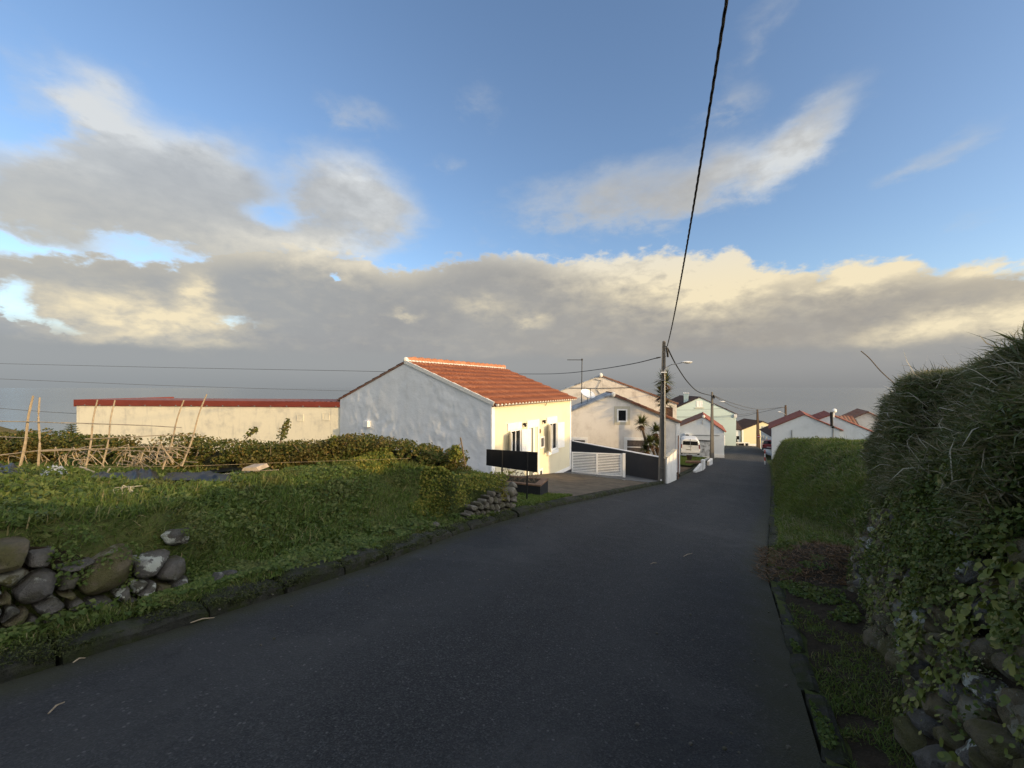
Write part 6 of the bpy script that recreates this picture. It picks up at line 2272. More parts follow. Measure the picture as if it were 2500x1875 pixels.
def sheet(name, label, cat, pix, Yoff, mat, thick, seed, nx=26, ny=14, crumple=0.06):
    """crumpled film lying on the field inside a pixel box"""
    x0, y0, x1, y1 = pix
    a, b = field_hit(x0, (y0 + y1) / 2), field_hit(x1, (y0 + y1) / 2)
    f0, f1 = field_hit((x0 + x1) / 2, y1), field_hit((x0 + x1) / 2, y0)
    u = Vector((b.x - a.x, b.y - a.y)); w = Vector((f1.x - f0.x, f1.y - f0.y)); 
    if w.length > 1.3: w = w.normalized() * 1.3
    P = np.zeros((nx, ny, 3))
    for i in range(nx):
        for j in range(ny):
            fu, fv = i / (nx - 1), j / (ny - 1)
            e = 0.16 * (mnoise.noise(Vector((fu * 5, fv * 3, seed))))
            q = Vector((f0.x, f0.y)) + u * (fu - .5 + e * .35 * abs(fv - .5)) + w * (fv + e * (0.4 if i else 0))
            s, t = ST(q.x, q.y)
            h = float(left_height(s, t))
            rim = min(1, 4 * min(fu, 1 - fu)) * min(1, 4 * min(fv, 1 - fv))
            n_ = mnoise.fractal(Vector((fu * 6 + seed, fv * 3.2, seed * 1.7)), 0.8, 2.1, 4)
            P[i, j] = (q.x, q.y, h + 0.06 + 1.4 * thick * rim * (0.55 + 0.5 * n_) + crumple * abs(n_) * rim)
    return grid_mesh(name, P, M[mat], smooth=True, label=label, cat=cat)


sheet("plastic_film", "large crumpled black plastic film on the grass in the middle of the field", "plastic film", (400, 1158, 560, 1183), 0, 'tarp', 0.055, 3.3, crumple=0.04)
sheet("plastic_film", "black plastic film running up the mound below the hedge", "plastic film", (530, 1134, 700, 1156), 0, 'tarp', 0.05, 5.1, crumple=0.03)
sheet("plastic_film", "small heap of black plastic beside the fallen cane", "plastic film", (305, 1160, 388, 1182), 0, 'tarp', 0.055, 7.7, crumple=0.04)
sheet("plastic_film", "black plastic heap at the left edge of the picture", "plastic film", (-70, 1150, 62, 1173), 0, 'tarp', 0.06, 9.2, crumple=0.05)
sheet("plastic_film", "flat black plastic strip under the fallen cane", "plastic film", (222, 1166, 330, 1180), 0, 'tarp', 0.02, 2.2, crumple=0.03)
sheet("plastic_bag", "pale crumpled plastic bag lying on the grass left of the canes", "plastic bag", (100, 1152, 168, 1172), 0, 'white_plastic', 0.05, 4.4, crumple=0.04)
sheet("plastic_bag", "white plastic scrap under the cane trellis", "plastic bag", (410, 1134, 438, 1144), 0, 'white_plastic', 0.06, 6.4, 12, 8)
for lab, (x0, y0), (x1, y1), r_, mt_ in (("fallen weathered cane sloping across the grass below the trellis", (196, 1140), (270, 1171), .02, 'grey_cane'),
                                   ("short stick leaning on the fallen cane", (268, 1144), (250, 1168), .016, 'grey_cane'),
                                   ("long pale lath lying on the black plastic film", (528, 1159), (680, 1147), .016, 'plank')):
    a, b = field_hit(x0, y0 + 14), field_hit(x1, y1 + 6)
    Ya = (a.y + b.y) / 2
    o = cane(None, px(x0, y0, Ya + .1), px(x1, y1, Ya - .1), r_, mt_, 0.005, "stick")
    tag(o, lab, "stick")
a = px(590, 1150, 6.3); b = px(632, 1149, 6.3)
MB().prism([a, b, b + Vector((-.04, .0, .055)), a + Vector((.02, 0, .05))], (0.03, .22, 0.02)).build("plank", M['plank'], None, label="short pale plank on the black plastic", cat="plank")
o = MB().tube(curve_pts([px(-60, 1236, 3.5), px(60, 1214, 3.9), px(200, 1190, 4.6), px(420, 1168, 6.2)], 8), 0.004, 5).build("wire", M['thin_wire'], None, label="slack dark wire stretched low over the field grass", cat="wire")
o = MB().tube(curve_pts([px(180, 1140, 6.0), px(440, 1138, 6.2), px(700, 1129, 7.0), px(1000, 1119, 7.4)], 8), 0.0022, 5).build("string", M['cane'], None, label="pale string stretched along the foot of the hedge", cat="string")
# dead branches
db = thing("dead_branch", "bare dark stick leaning in the bush before the white gable", "branch", px(1135, 1135, 7.8))
MB().tube(curve_pts([px(1136, 1140, 7.8), px(1131, 1105, 7.8), px(1124, 1068, 7.85)], 5), 0.016, 6).build("stem", M['twig'], db)
MB().tube(curve_pts([px(1127, 1081, 7.8), px(1113, 1092, 7.7), px(1080, 1111, 7.7)], 5), [0.009] * 10 + [0.004], 5).build("twig", M['twig'], db)
dw_ = thing("dead_weed", "pale curly dead weed standing in the field grass", "weed", field_hit(305, 1250))
rg = random.Random(12)
for k in range(9):
    x = 300 + rg.uniform(-8, 8)
    p0 = px(x, 1250, 4.0); p1 = px(x + rg.uniform(-12, 12), 1225, 4.0); p2 = px(x + rg.uniform(-25, 40), 1200 + rg.uniform(-16, 12), 4.0); p3 = px(x + rg.uniform(-25, 70), 1195 + rg.uniform(-10, 30), 4.05)
    MB().tube(curve_pts([p0, p1, p2, p3], 6), 0.0035, 4).build("stalk", M['pale_twig'], dw_)
# tall dead stalk on the bank wall at right
p0, p1 = px(2186, 938, 5.3), px(2102, 857, 5.35)
o = MB().tube(curve_pts([p0, p0.lerp(p1, .4) + Vector((0, 0, -.015)), p0.lerp(p1, .75) + Vector((0, 0, .012)), p1], 6), 0.006, 5).build("dry_stalk", M['twig'], None, label="long bare stalk leaning out from the wall top against the sky", cat="stalk")
# straws and pebbles on the road
rg = random.Random(17)
def road_pt(x, y):
    p = ground(x, y); return p + Vector((0, 0, 0.045))
for lab, (x0, y0, x1, y1) in (("dry straw lying on the asphalt at lower left", (118, 1764, 157, 1735)), ("long dry straw beside the left kerb", (465, 1535, 524, 1522)), ("short dry straw below the left kerb at far left", (178, 1636, 208, 1624)),
                              ("small straw on the asphalt right of centre", (1588, 1385, 1603, 1382)), ("straw on the asphalt near the soil heap", (1668, 1366, 1690, 1358))):
    a, b = road_pt(x0, y0), road_pt(x1, y1)
    m = (a + b) / 2 + Vector((0, 0, .012))
    MB().tube([a, m, b], [0.004, 0.005, 0.003], 5).build("straw", M['cane'], None, label=lab, cat="straw")
mb = MB()
for k in range(260):
    s, f = rg.uniform(1.5, 14), (rg.uniform(.05, .95) if k < 40 else rg.choice((rg.betavariate(1, 9), 1 - rg.betavariate(1, 9))))
    x, y = W(s, float(tL(s)) * (1 - f) + float(tR(s)) * f)
    r_ = rg.uniform(.004, .012)
    mb.sphere((x, y, float(zr(s)) + 0.045), r_ * 1.3, r_, r_ * .7, 6, 4)
mb.build("gravel", M['stone_far'], None, kind='stuff', label="scattered pale grit on the asphalt", cat="grit")

# ------------------------------------------------------------------ vegetation
def unit(a):
    return a / (np.linalg.norm(a, axis=1, keepdims=True) + 1e-9)


def in_view(P, mx=1.55, back=0.35):
    """roughly what this part of the lane can show, with a margin to the sides"""
    return (P[:, 1] > back) & (np.abs(P[:, 0]) < mx * P[:, 1] + 0.8)


def blades(name, P, U, L, Wd, bend, mat, parent=None, **tags):
    n = len(P)
    U = unit(U)
    rnd = unit(RNG.normal(size=(n, 3)))
    side = unit(np.cross(U, rnd))
    B = unit(np.cross(side, U))
    L = L[:, None]; w = Wd[:, None] / 2; bd = bend[:, None]
    mid = P + U * L * 0.52 + B * bd * L * 0.14
    tip = P + U * L * (1 - 0.28 * bd) + B * bd * L * 0.60
    tip[:, 2:3] -= bd * L * 0.18
    V = np.stack([P - side * w, P + side * w, mid - side * w * .8, mid + side * w * .8, tip], 1).reshape(-1, 3)
    b = (np.arange(n) * 5)[:, None]
    idx = np.concatenate([b + 0, b + 1, b + 3, b + 2, b + 2, b + 3, b + 4], 1).ravel()
    lens = np.tile([4, 3], n)
    return big_mesh(name, V, lens, idx, mat, parent, True, **tags)


def leaves(name, P, Nrm, size, mat, parent=None, width=0.36, fold=0.12, jitter=0.7, **tags):
    n = len(P)
    Nn = unit(unit(Nrm) + RNG.normal(size=(n, 3)) * jitter * 0.6)
    d = unit(np.cross(Nn, unit(RNG.normal(size=(n, 3)))))
    sd = np.cross(Nn, d)
    s = size[:, None]
    base = P - d * s * 0.5; tip = P + d * s * 0.5
    l = P + sd * s * width + Nn * s * fold; r = P - sd * s * width + Nn * s * fold
    V = np.stack([base, r, tip, l], 1).reshape(-1, 3)
    b = (np.arange(n) * 4)[:, None]
    idx = np.concatenate([b, b + 1, b + 2, b, b + 2, b + 3], 1).ravel()
    return big_mesh(name, V, np.tile([3, 3], n), idx, mat, parent, False, **tags)


def round_leaves(name, P, Nrm, size, mat, parent=None, k=9, **tags):
    n = len(P)
    Nn = unit(unit(Nrm) + RNG.normal(size=(n, 3)) * 0.38)
    a = unit(np.cross(Nn, unit(RNG.normal(size=(n, 3)))))
    b2 = np.cross(Nn, a)
    th = np.linspace(0, 2 * np.pi, k, endpoint=False)
    rad = 1.0 + 0.16 * np.cos(th * 5)[None, :] * RNG.uniform(0, 1, (n, 1)) + RNG.normal(size=(n, k)) * 0.07
    V = P[:, None, :] + (a[:, None, :] * np.cos(th)[None, :, None] + b2[:, None, :] * np.sin(th)[None, :, None]) * (size[:, None] * rad)[:, :, None]
    V = V + Nn[:, None, :] * (size[:, None] * 0.22 * RNG.uniform(0.2, 1, (n, 1)) * (1 + 0.5 * np.cos(3 * th)[None, :]))[:, :, None]
    # centre vertex makes a shallow cup
    V = np.concatenate([V, P[:, None, :]], 1).reshape(-1, 3)
    base = (np.arange(n) * (k + 1))[:, None]
    tri = []
    for i in range(k):
        tri += [base + k, base + i, base + (i + 1) % k]
    idx = np.concatenate(tri, 1).ravel()
    return big_mesh(name, V, np.full(n * k, 3), idx, mat, parent, True, **tags)


def surf_normal(fn, s, t, e=0.05):
    dzs = (fn(s + e, t) - fn(s - e, t)) / (2 * e)
    dzt = (fn(s, t + e) - fn(s, t - e)) / (2 * e)
    nx = -(dzs * D.x + dzt * T.x); ny = -(dzs * D.y + dzt * T.y)
    return unit(np.stack([nx, ny, np.ones_like(nx)], 1))


# ---- field grass on the left
def sample_field(n, smin, smax, vmin, vmax, dref):
    s = RNG.uniform(smin, smax, n); v = RNG.uniform(vmin, vmax, n)
    t = te(s) - v
    x, y = W(s, t)
    z = left_height(s, t)
    P = np.stack([x, y, z], 1)
    d = np.linalg.norm(P, axis=1)
    ok = in_view(P) & (RNG.uniform(size=n) < np.clip((dref / d) ** 2, 0, 1))
    ok &= ~((s < 1.62) & (v > 0.17) & (v < 0.38))
    X_ = CX + F * P[:, 0] / P[:, 1]; Y_ = HOR - F * P[:, 2] / P[:, 1]
    for (x0, y0, x1, y1) in ((398, 1156, 566, 1187), (530, 1136, 690, 1156), (303, 1162, 390, 1184), (-70, 1152, 64, 1175), (222, 1168, 330, 1181), (98, 1156, 170, 1173)):
        ok &= ~((X_ > x0) & (X_ < x1) & (Y_ > y0) & (Y_ < y1) & (RNG.uniform(size=n) < 0.93))
    ok &= ~((s > 5.85) & (s < 7.6) & (v > 0.15) & (v < 0.36) & (RNG.uniform(size=n) < 0.85))
    return s[ok], v[ok], t[ok], P[ok], d[ok]


s, v, t, P, d = sample_field(1500000, -1.5, 9.2, -0.12, 9.8, 2.5)
Nn = surf_normal(left_height, s, t)
patch = vnoise(P[:, 0], P[:, 1], 1.1, 81, 3)
short = (v < 0.4) | ((s > 2.6) & (s < 6.2) & (v < 0.9))
U = Nn * 0.55 + np.array([0, 0, 0.6]) + RNG.normal(size=P.shape) * 0.38
L = RNG.uniform(0.045, 0.13, len(P)) * (0.55 + 1.0 * patch) * np.where(short, 0.55, 1.0)
Wd = 0.0042 * np.clip(d / 2.6, 0.8, 2.4) * RNG.uniform(0.7, 1.3, len(P))
print("field grass", len(P))
blades("field_grass", P, U, L, Wd, RNG.uniform(0.2, 1.0, len(P)), M['grass'], kind='stuff', label="rough green grass covering the field and bank on the left", cat="grass")
# tussocks of longer grass
s, v, t, P, d = sample_field(130000, 0.5, 8.0, 0.4, 7.5, 3.4)
tus = vnoise(P[:, 0], P[:, 1], 1.9, 83, 2)
ok = tus > 0.60
s, t, P, d = s[ok], t[ok], P[ok], d[ok]
U = surf_normal(left_height, s, t) * 0.5 + np.array([0, 0, .7]) + RNG.normal(size=P.shape) * 0.45
blades("grass_tussocks", P, U, RNG.uniform(.13, .27, len(P)), 0.005 * np.clip(d / 3, .8, 2.2), RNG.uniform(.5, 1.0, len(P)), M['grass'], kind='stuff', label="longer grass tussocks on the left bank", cat="grass")
# broad leaved weeds
s, v, t, P, d = sample_field(400000, -0.5, 8.6, -0.15, 8.0, 2.6)
w_ = vnoise(P[:, 0], P[:, 1], 1.5, 85, 3)
ok = ((w_ > 0.50) & (v > .36)) | ((v < 0.36) & (w_ > .55)) | ((v > .3) & (v < .9) & (s < 5) & (w_ > .42))
P, d, v = P[ok], d[ok], v[ok]
P[:, 2] += RNG.uniform(0.01, 0.08, len(P))
leaves("weeds", P, np.tile([0.15, -0.2, 1.0], (len(P), 1)), RNG.uniform(.016, .042, len(P)) * np.clip(d / 3, .9, 2.0), M['weed'], width=.33, jitter=1.0, kind='stuff', label="low leafy weeds among the grass of the left bank", cat="weeds")
# taller weed clumps
nc = 300
sc_ = RNG.uniform(0.2, 7.4, nc); vc_ = RNG.uniform(0.35, 6.5, nc)
cl = vnoise(sc_, vc_, 0.9, 84, 2) > 0.45
sc_, vc_ = sc_[cl], vc_[cl]
m_c = RNG.integers(25, 90, len(sc_))
s = np.repeat(sc_, m_c) + RNG.normal(size=m_c.sum()) * 0.07; v = np.repeat(vc_, m_c) + RNG.normal(size=m_c.sum()) * 0.07
t = te(s) - v
x, y = W(s, t); hc = np.repeat(RNG.uniform(.06, .22, len(sc_)), m_c)
P = np.stack([x, y, left_height(s, t) + hc * RNG.uniform(0.1, 1, len(s))], 1)
ok = in_view(P) & ~((s < 1.7) & (v < .45))
P = P[ok]; d = np.linalg.norm(P, axis=1)
leaves("tall_weeds", P, np.tile([0.2, -0.3, 0.8], (len(P), 1)), RNG.uniform(.020, .055, len(P)) * np.clip(d / 3.5, .8, 1.5), M['weed'], width=.22, jitter=1.3, kind='stuff', label="taller leafy weed clumps standing in the left field grass", cat="weeds")
# bigger leaves along the kerb and wall foot
s, v, t, P, d = sample_field(26000, 0.3, 5.0, 0.02, 0.45, 6)
ok = vnoise(P[:, 0], P[:, 1], 2.2, 87, 2) > 0.45
P = P[ok]; P[:, 2] += RNG.uniform(.01, .06, len(P))
round_leaves("verge_leaves", P, np.tile([0.3, -0.3, 1.0], (len(P), 1)), RNG.uniform(.006, .015, len(P)), M['weed'], kind='stuff', label="small round leaves at the foot of the left stone wall", cat="weeds")
# ivy and weeds hanging in the joints of the near wall
n = 5200
a = RNG.uniform(0.2, 1.85, n); h = RNG.uniform(0.02, 0.66, n)
x, y = W(a, TWALL + RNG.uniform(-.08, .03, n))
P = np.stack([x, y, zr(a) + 0.08 + h], 1)
ok = vnoise(a, h, 3.5, 89, 3) > np.interp(a, [0, .8, 1.3, 1.8], [.70, .66, .52, .38])
P = P[ok]
leaves("wall_weeds", P, np.tile([T.x, T.y, .6], (len(P), 1)), RNG.uniform(.014, .036, len(P)), M['weed'], wl, kind='stuff', jitter=1.1)
# brown-green leaves draping over the far retaining wall
n = 3000
a = RNG.uniform(5.4, 7.6, n); h = RNG.uniform(0.25, 0.85, n)
x, y = W(a, -4.14 + RNG.uniform(-.1, .05, n))
P = np.stack([x, y, zr(a) + 0.08 + h], 1)
ok = vnoise(a, h, 3.0, 90, 3) + 0.5 * (h - .5) > 0.50
leaves("wall_weeds", P[ok], np.tile([T.x, T.y, .6], (ok.sum(), 1)), RNG.uniform(.03, .06, ok.sum()), M['bush'], w2, kind='stuff', jitter=1.1)

# ---- bush on the mound by the house
n = 90000
s = RNG.uniform(4.6, 7.75, n); v = RNG.uniform(0.2, 4.2, n); t = te(s) - v
x, y = W(s, t); z = left_height(s, t)
lump = vnoise(x, y, 1.5, 95, 3)
hgt = np.clip(lump - 0.36, 0, 1) * 1.15 * np.clip((v - .3) / 1.2, 0, 1) * sstep(s, 4.6, 5.8) * (1 - sstep(s, 7.2, 7.8))
ok = hgt > 0.03
P = np.stack([x, y, z + hgt * RNG.uniform(0, 1, n) ** 0.5], 1)[ok]
ok2 = RNG.uniform(size=len(P)) < 0.75
P = P[ok2]
leaves("mound_bush", P, np.tile([.5, -.4, .8], (len(P), 1)), RNG.uniform(.030, .062, len(P)), M['bush'], jitter=1.2, label="sunlit scrubby bushes on the mound before the white gable", cat="bush", kind='stuff')

# ---- clipped hedge along the back of the field
hl = [(-12.5, 7.2), (-9.5, 7.2), (-7.3, 7.35), (-5.2, 7.7), (-3.4, 8.1), (-1.9, 8.4), (-0.95, 8.15)]
hh = [0.58, 0.60, 0.62, 0.62, 0.56, 0.50, 0.42]
hx = np.array([p[0] for p in hl]); hy = np.array([p[1] for p in hl]); hz = np.array(hh)
n = 110000
x = RNG.uniform(-12.5, -0.9, n)
yc = np.interp(x, hx, hy)
top = np.interp(x, hx, hz) * (0.82 + 0.42 * vnoise(x, 0 * x, 1.7, 97, 3))
# mostly near the outside of the hedge
ph = RNG.uniform(-0.25, np.pi + 0.25, n); rr = RNG.uniform(0.70, 1.04, n)
dy = -np.cos(ph) * 0.42 * rr; dz = np.clip(np.sin(ph), 0, 1) ** 0.6 * top * rr * RNG.uniform(0.25, 1.0, n) ** 0.25
dz = np.where(RNG.uniform(size=n) < 0.45, RNG.uniform(0, 1, n) * top * 0.95, dz)
lump = (vnoise(x, dz * 3, 2.3, 98, 3) - 0.5) * 0.30
y = yc + dy + lump
s, t = ST(x, yc)
z = left_height(s, t) + dz
P = np.stack([x, y, z], 1)
gap = vnoise(x, z * 1.2 + 5, 4.0, 99, 3)
ok = (gap > 0.36) & (P[:, 1] > 0)
P = P[ok]; nn_ = np.stack([RNG.normal(size=ok.sum()) * .3, dy[ok] * 1.5, 0.4 + dz[ok]], 1)
hedge = thing("hedge", "dense dark green hedge along the far side of the field", "hedge", (-5.2, 7.7, -1.6))
leaves("foliage", P, nn_, RNG.uniform(.034, .070, len(P)), M['hedge'], hedge, kind='stuff', jitter=1.1, width=.30)
mb = MB()
rg = random.Random(41)
for k in range(18):
    xx = rg.uniform(-9.5, -1.2); yy = float(np.interp(xx, hx, hy)) - 0.25
    s_, t_ = ST(xx, yy); z0 = float(left_height(s_, t_))
    p0 = Vector((xx, yy, z0 - .05)); p1 = p0 + Vector((rg.uniform(-.12, .12), -.05, .3)); p2 = p1 + Vector((rg.uniform(-.2, .2), rg.uniform(-.12, .1), .28))
    mb.tube([p0, p1, p2], [.014, .011, .006], 5)
mb.build("stems", M['twig'], hedge, kind='stuff')
# dark inner mass so that the hedge is not seen through
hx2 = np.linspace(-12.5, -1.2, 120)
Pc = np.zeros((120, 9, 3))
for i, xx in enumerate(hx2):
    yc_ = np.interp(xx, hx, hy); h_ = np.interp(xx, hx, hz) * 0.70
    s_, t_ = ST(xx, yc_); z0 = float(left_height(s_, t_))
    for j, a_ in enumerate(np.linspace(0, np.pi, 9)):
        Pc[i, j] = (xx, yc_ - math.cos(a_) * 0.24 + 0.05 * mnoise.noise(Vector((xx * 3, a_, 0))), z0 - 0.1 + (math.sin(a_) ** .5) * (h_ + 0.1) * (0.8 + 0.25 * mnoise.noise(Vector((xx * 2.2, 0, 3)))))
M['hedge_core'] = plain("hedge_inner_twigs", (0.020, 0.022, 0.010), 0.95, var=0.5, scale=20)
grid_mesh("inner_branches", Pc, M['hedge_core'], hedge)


def shrub(label, base, hgt, rad, n, leaf, mat, seed, name="shrub", cat="shrub", lean=(0, 0, 0)):
    rng = np.random.default_rng(seed)
    sh = thing(name, label, cat, base)
    b = Vector(base); tip = b + Vector((lean[0], lean[1], hgt))
    MB().tube(curve_pts([b, b.lerp(tip, .5) + Vector((.01, 0, 0)), tip], 5), [0.012] * 10 + [0.004], 5).build("stem", M['twig'], sh)
    f = rng.uniform(0.22, 1.02, n)
    ax = np.array(b)[None, :] + f[:, None] * np.array(tip - b)[None, :]
    r_ = rad * (0.35 + 0.65 * np.sin(np.pi * np.clip(f * .8 + .12, 0, 1))) * rng.uniform(0.1, 1, n)
    th = rng.uniform(0, 2 * np.pi, n)
    P = ax + np.stack([np.cos(th) * r_, np.sin(th) * r_, rng.uniform(-.02, .05, n)], 1)
    leaves("foliage", P, np.stack([np.cos(th), np.sin(th), 0.7 + 0 * th], 1), rng.uniform(.6, 1.2, n) * leaf, mat, sh, kind='stuff', jitter=1.0)


shrub("upright leafy sapling rising from the hedge before the annex wall", px(682, 1085, 7.6), 0.46, 0.10, 260, .055, M['hedge'], 1, lean=(0.17, 0, 0))
shrub("small dark sprig above the hedge before the annex wall", px(600, 1072, 7.6), 0.20, 0.10, 80, .06, M['hedge'], 2, lean=(0.18, 0, 0))
shrub("pale leafed weed standing at the right end of the hedge", px(815, 1100, 7.8), 0.28, 0.09, 120, .06, M['bush'], 3)
shrub("leafy shrub beside the dead stick on the mound", px(1112, 1130, 7.7), 0.30, 0.16, 420, .055, M['bush'], 4)
# little conifer beyond the hedge
cb_ = px(174, 1096, 9.2)
cn = thing("conifer", "small dark conifer standing beyond the hedge at the annex corner", "conifer", cb_)
ctip = px(174, 1036, 9.2); ch_ = (ctip - cb_).z + 0.35
cb_ = cb_ - Vector((0, 0, .35))
MB().tube([cb_, ctip], [.03, .006], 6).build("trunk", M['trunk'], cn)
rg = random.Random(5); mb = MB()
for k in range(16):
    f = 0.12 + 0.85 * k / 15
    for j in range(7):
        th = 2 * math.pi * (j + 0.5 * (k % 2)) / 7 + rg.uniform(-.2, .2)
        L_ = 0.34 * (1.08 - f) + .03
        p0 = cb_.lerp(ctip, f); dirn = Vector((math.cos(th), math.sin(th), .25)).normalized()
        for q in range(9):
            c = p0 + dirn * L_ * (q + 1) / 9
            for sg_ in (-1, 1):
                nd = (dirn * .5 + Vector((-dirn.y, dirn.x, 0)) * sg_ + Vector((0, 0, .3))).normalized() * 0.05
                sd_ = Vector((0, 0, .006))
                b = len(mb.v); mb.v += [tuple(c - sd_), tuple(c + sd_), tuple(c + nd)]; mb.f.append((b, b + 1, b + 2))
mb.build("crown", M['conifer'], cn)

# ---- right verge: dark soil, moss and little leaves
_s = np.concatenate([np.arange(-3, 1, .2), np.arange(1, 8.6, 0.045)]); _f = np.linspace(0, 1, 40)
Ss, Ff = np.meshgrid(_s, _f, indexing='ij')
tw = np.where(Ss < 6.4, wall_base_t(Ss) + 0.12, np.interp(Ss, [6.4, 7.0, 8.6], [1.45, 2.5, 2.3]))
Tt = tR(Ss) + 0.10 + 0.10 * (vnoise(Ss, 0 * Ss, 2.3, 109, 3) - 0.5) * (1 - Ff) + Ff * (tw - tR(Ss) - 0.10) + 0.03
X, Y = W(Ss, Tt)
Z = right_height(Ss, Tt) + 0.010 + 0.05 * (vnoise(X, Y, 7.0, 101, 3) - 0.45) * sstep(Ff, 0, .12) + 0.07 * (vnoise(X, Y, 3.0, 103, 2) - .4) * np.exp(-((Ss - 6.9) / 1.0) ** 2)
Z = Z + 0.10 * sstep(Ff, .8, 1.0) * (Ss < 6.6)
grid_mesh("verge", np.stack([X, Y, Z], -1), M['dark_soil'], kind='structure', label="dark earthy verge between the right kerb and the high wall")


def sample_right(n, smin, smax, t0f, t1f, dref, fn=right_height):
    s = RNG.uniform(smin, smax, n)
    t = RNG.uniform(0, 1, n)
    t = t0f(s) + t * (t1f(s) - t0f(s))
    x, y = W(s, t)
    P = np.stack([x, y, fn(s, t)], 1)
    d = np.linalg.norm(P, axis=1)
    ok = in_view(P) & (RNG.uniform(size=n) < np.clip((dref / d) ** 2, 0, 1))
    return s[ok], t[ok], P[ok], d[ok]


s, t, P, d = sample_right(60000, 1.5, 9.0, lambda s: tR(s) + 0.02, lambda s: np.where(s < 6.5, wall_base_t(s) + .08, 2.4), 3.2)
k_ = vnoise(P[:, 0], P[:, 1], 1.7, 105, 3)
ok = k_ > np.interp(s, [1.5, 3.0, 4.0, 5.6, 6.3, 7.6, 8.3], [.74, .70, .62, .60, .74, .72, .54])
P, d = P[ok], d[ok]; P[:, 2] += RNG.uniform(.02, .06, len(P))
leaves("verge_weeds", P, np.tile([-.3, -.5, 1.], (len(P), 1)), RNG.uniform(.014, .034, len(P)) * np.clip(d / 4, .9, 1.6), M['weed'], kind='stuff', label="small weeds and moss on the right verge", cat="weeds", jitter=1.0)
s, t, P, d = sample_right(30000, 1.5, 9.0, lambda s: tR(s) + 0.12, lambda s: np.where(s < 6.5, wall_base_t(s) + .08, 2.4), 3.2)
ok = vnoise(P[:, 0], P[:, 1], 2.1, 106, 3) > .58
P, d = P[ok], d[ok]; P[:, 2] += 0.01
U = np.array([0, 0, .7]) + RNG.normal(size=P.shape) * .5
blades("verge_grass", P, U, RNG.uniform(.03, .09, len(P)), 0.0035 * np.clip(d / 3, 1, 2), RNG.uniform(.3, 1, len(P)), M['grass'], kind='stuff', label="thin grass on the right verge", cat="grass")
# clods and broken twigs on the soil heap
s, t, P, d = sample_right(2600, 6.0, 8.3, lambda s: tR(s) - 0.12, lambda s: tR(s) + 1.3, 30)
P[:, 2] += .03
blades("soil_litter", P, np.stack([RNG.normal(size=len(P)), RNG.normal(size=len(P)), RNG.uniform(.05, .5, len(P))], 1), RNG.uniform(.05, .16, len(P)), RNG.uniform(.004, .011, len(P)), RNG.uniform(0, .6, len(P)), M['yucca_dry'], kind='stuff', label="dead roots and twigs on the dark soil heap at the right road edge", cat="litter")

# moss and tiny weeds on the kerb stones
n = 60000
s = RNG.uniform(-1, 9, n); f = RNG.uniform(0, 1, n)
t = tL(s) - np.where(f < .45, 0.012, (f - .45) / .55 * 0.27)
x, y = W(s, t)
z = zr(s) + np.where(f < .45, 0.012 + f / .45 * 0.095, 0.112 + 0.01 * RNG.normal(size=n))
P = np.stack([x, y, z], 1); d = np.linalg.norm(P, axis=1)
ok = in_view(P) & (vnoise(s, f, 4.0, 131, 3) + 0.30 * (f - .4) > 0.50) & (RNG.uniform(size=n) < np.clip((3.5 / d) ** 2, 0, 1))
blades("kerb_moss", P[ok], np.stack([np.where(f < .45, .8, .1), np.where(f < .45, -.45, -.1), 0.5 + 0 * f], 1)[ok] + RNG.normal(size=(ok.sum(), 3)) * .4, RNG.uniform(.010, .030, ok.sum()), 0.005 * np.clip(d[ok] / 3, .8, 2), RNG.uniform(.2, 1, ok.sum()), M['kerb_moss'], kind='stuff', label="dark moss and tiny weeds on the left kerb", cat="moss")

# ---- bank grass on the right
s, t, P, d = sample_right(1900000, 7.4, 49, lambda s: tR(s) + 0.18, lambda s: tR(s) + 9.5, 6.0)
ok = (s > 8.2) | (t > tR(s) + 1.2)
s, t, P, d = s[ok], t[ok], P[ok], d[ok]
Nn = surf_normal(right_height, s, t)
patch = vnoise(P[:, 0], P[:, 1], 0.9, 107, 3)
U = Nn * 0.7 + np.array([-.1, 0, .25]) + RNG.normal(size=P.shape) * 0.55
L = RNG.uniform(.07, .17, len(P)) * (0.35 + 1.9 * patch ** 1.6) * np.clip(d / 9, .9, 1.5)
print("bank grass", len(P))
blades("bank_grass", P, U, L, 0.007 * np.clip(d / 8, .8, 2.6), RNG.uniform(.3, 1, len(P)), M['bank_grass'], kind='stuff', label="dense green grass over the right hand bank", cat="grass")
s, t, P, d = sample_right(160000, 8.6, 46, lambda s: tR(s) + 0.25, lambda s: tR(s) + 7, 8.0)
tus = vnoise(P[:, 0], P[:, 1], 1.7, 108, 3)
ok = tus > 0.56
s, t, P, d = s[ok], t[ok], P[ok], d[ok]
U = surf_normal(right_height, s, t) * 0.6 + np.array([-.25, -.1, .4]) + RNG.normal(size=P.shape) * .5
blades("bank_tussocks", P, U, RNG.uniform(.16, .34, len(P)), 0.008 * np.clip(d / 8, .8, 2.4), RNG.uniform(.5, 1, len(P)), M['dry_grass'], kind='stuff', label="rank drooping tussocks on the right hand bank", cat="grass")
s, t, P, d = sample_right(120000, 8.0, 30, lambda s: tR(s) + 0.12, lambda s: tR(s) + 3.2, 8.0)
ok = vnoise(P[:, 0], P[:, 1], 1.2, 110, 3) > .54
P, d = P[ok], d[ok]; P[:, 2] += RNG.uniform(.03, .16, len(P))
leaves("bank_weeds", P, np.tile([-.4, -.5, .8], (len(P), 1)), RNG.uniform(.025, .06, len(P)) * np.clip(d / 9, .8, 1.6), M['weed'], kind='stuff', jitter=1.1, label="leafy weeds among the grass of the right hand bank", cat="weeds")
s, t, P, d = sample_right(9000, 8.5, 46, lambda s: tR(s) + 0.3, lambda s: tR(s) + 3, 12)
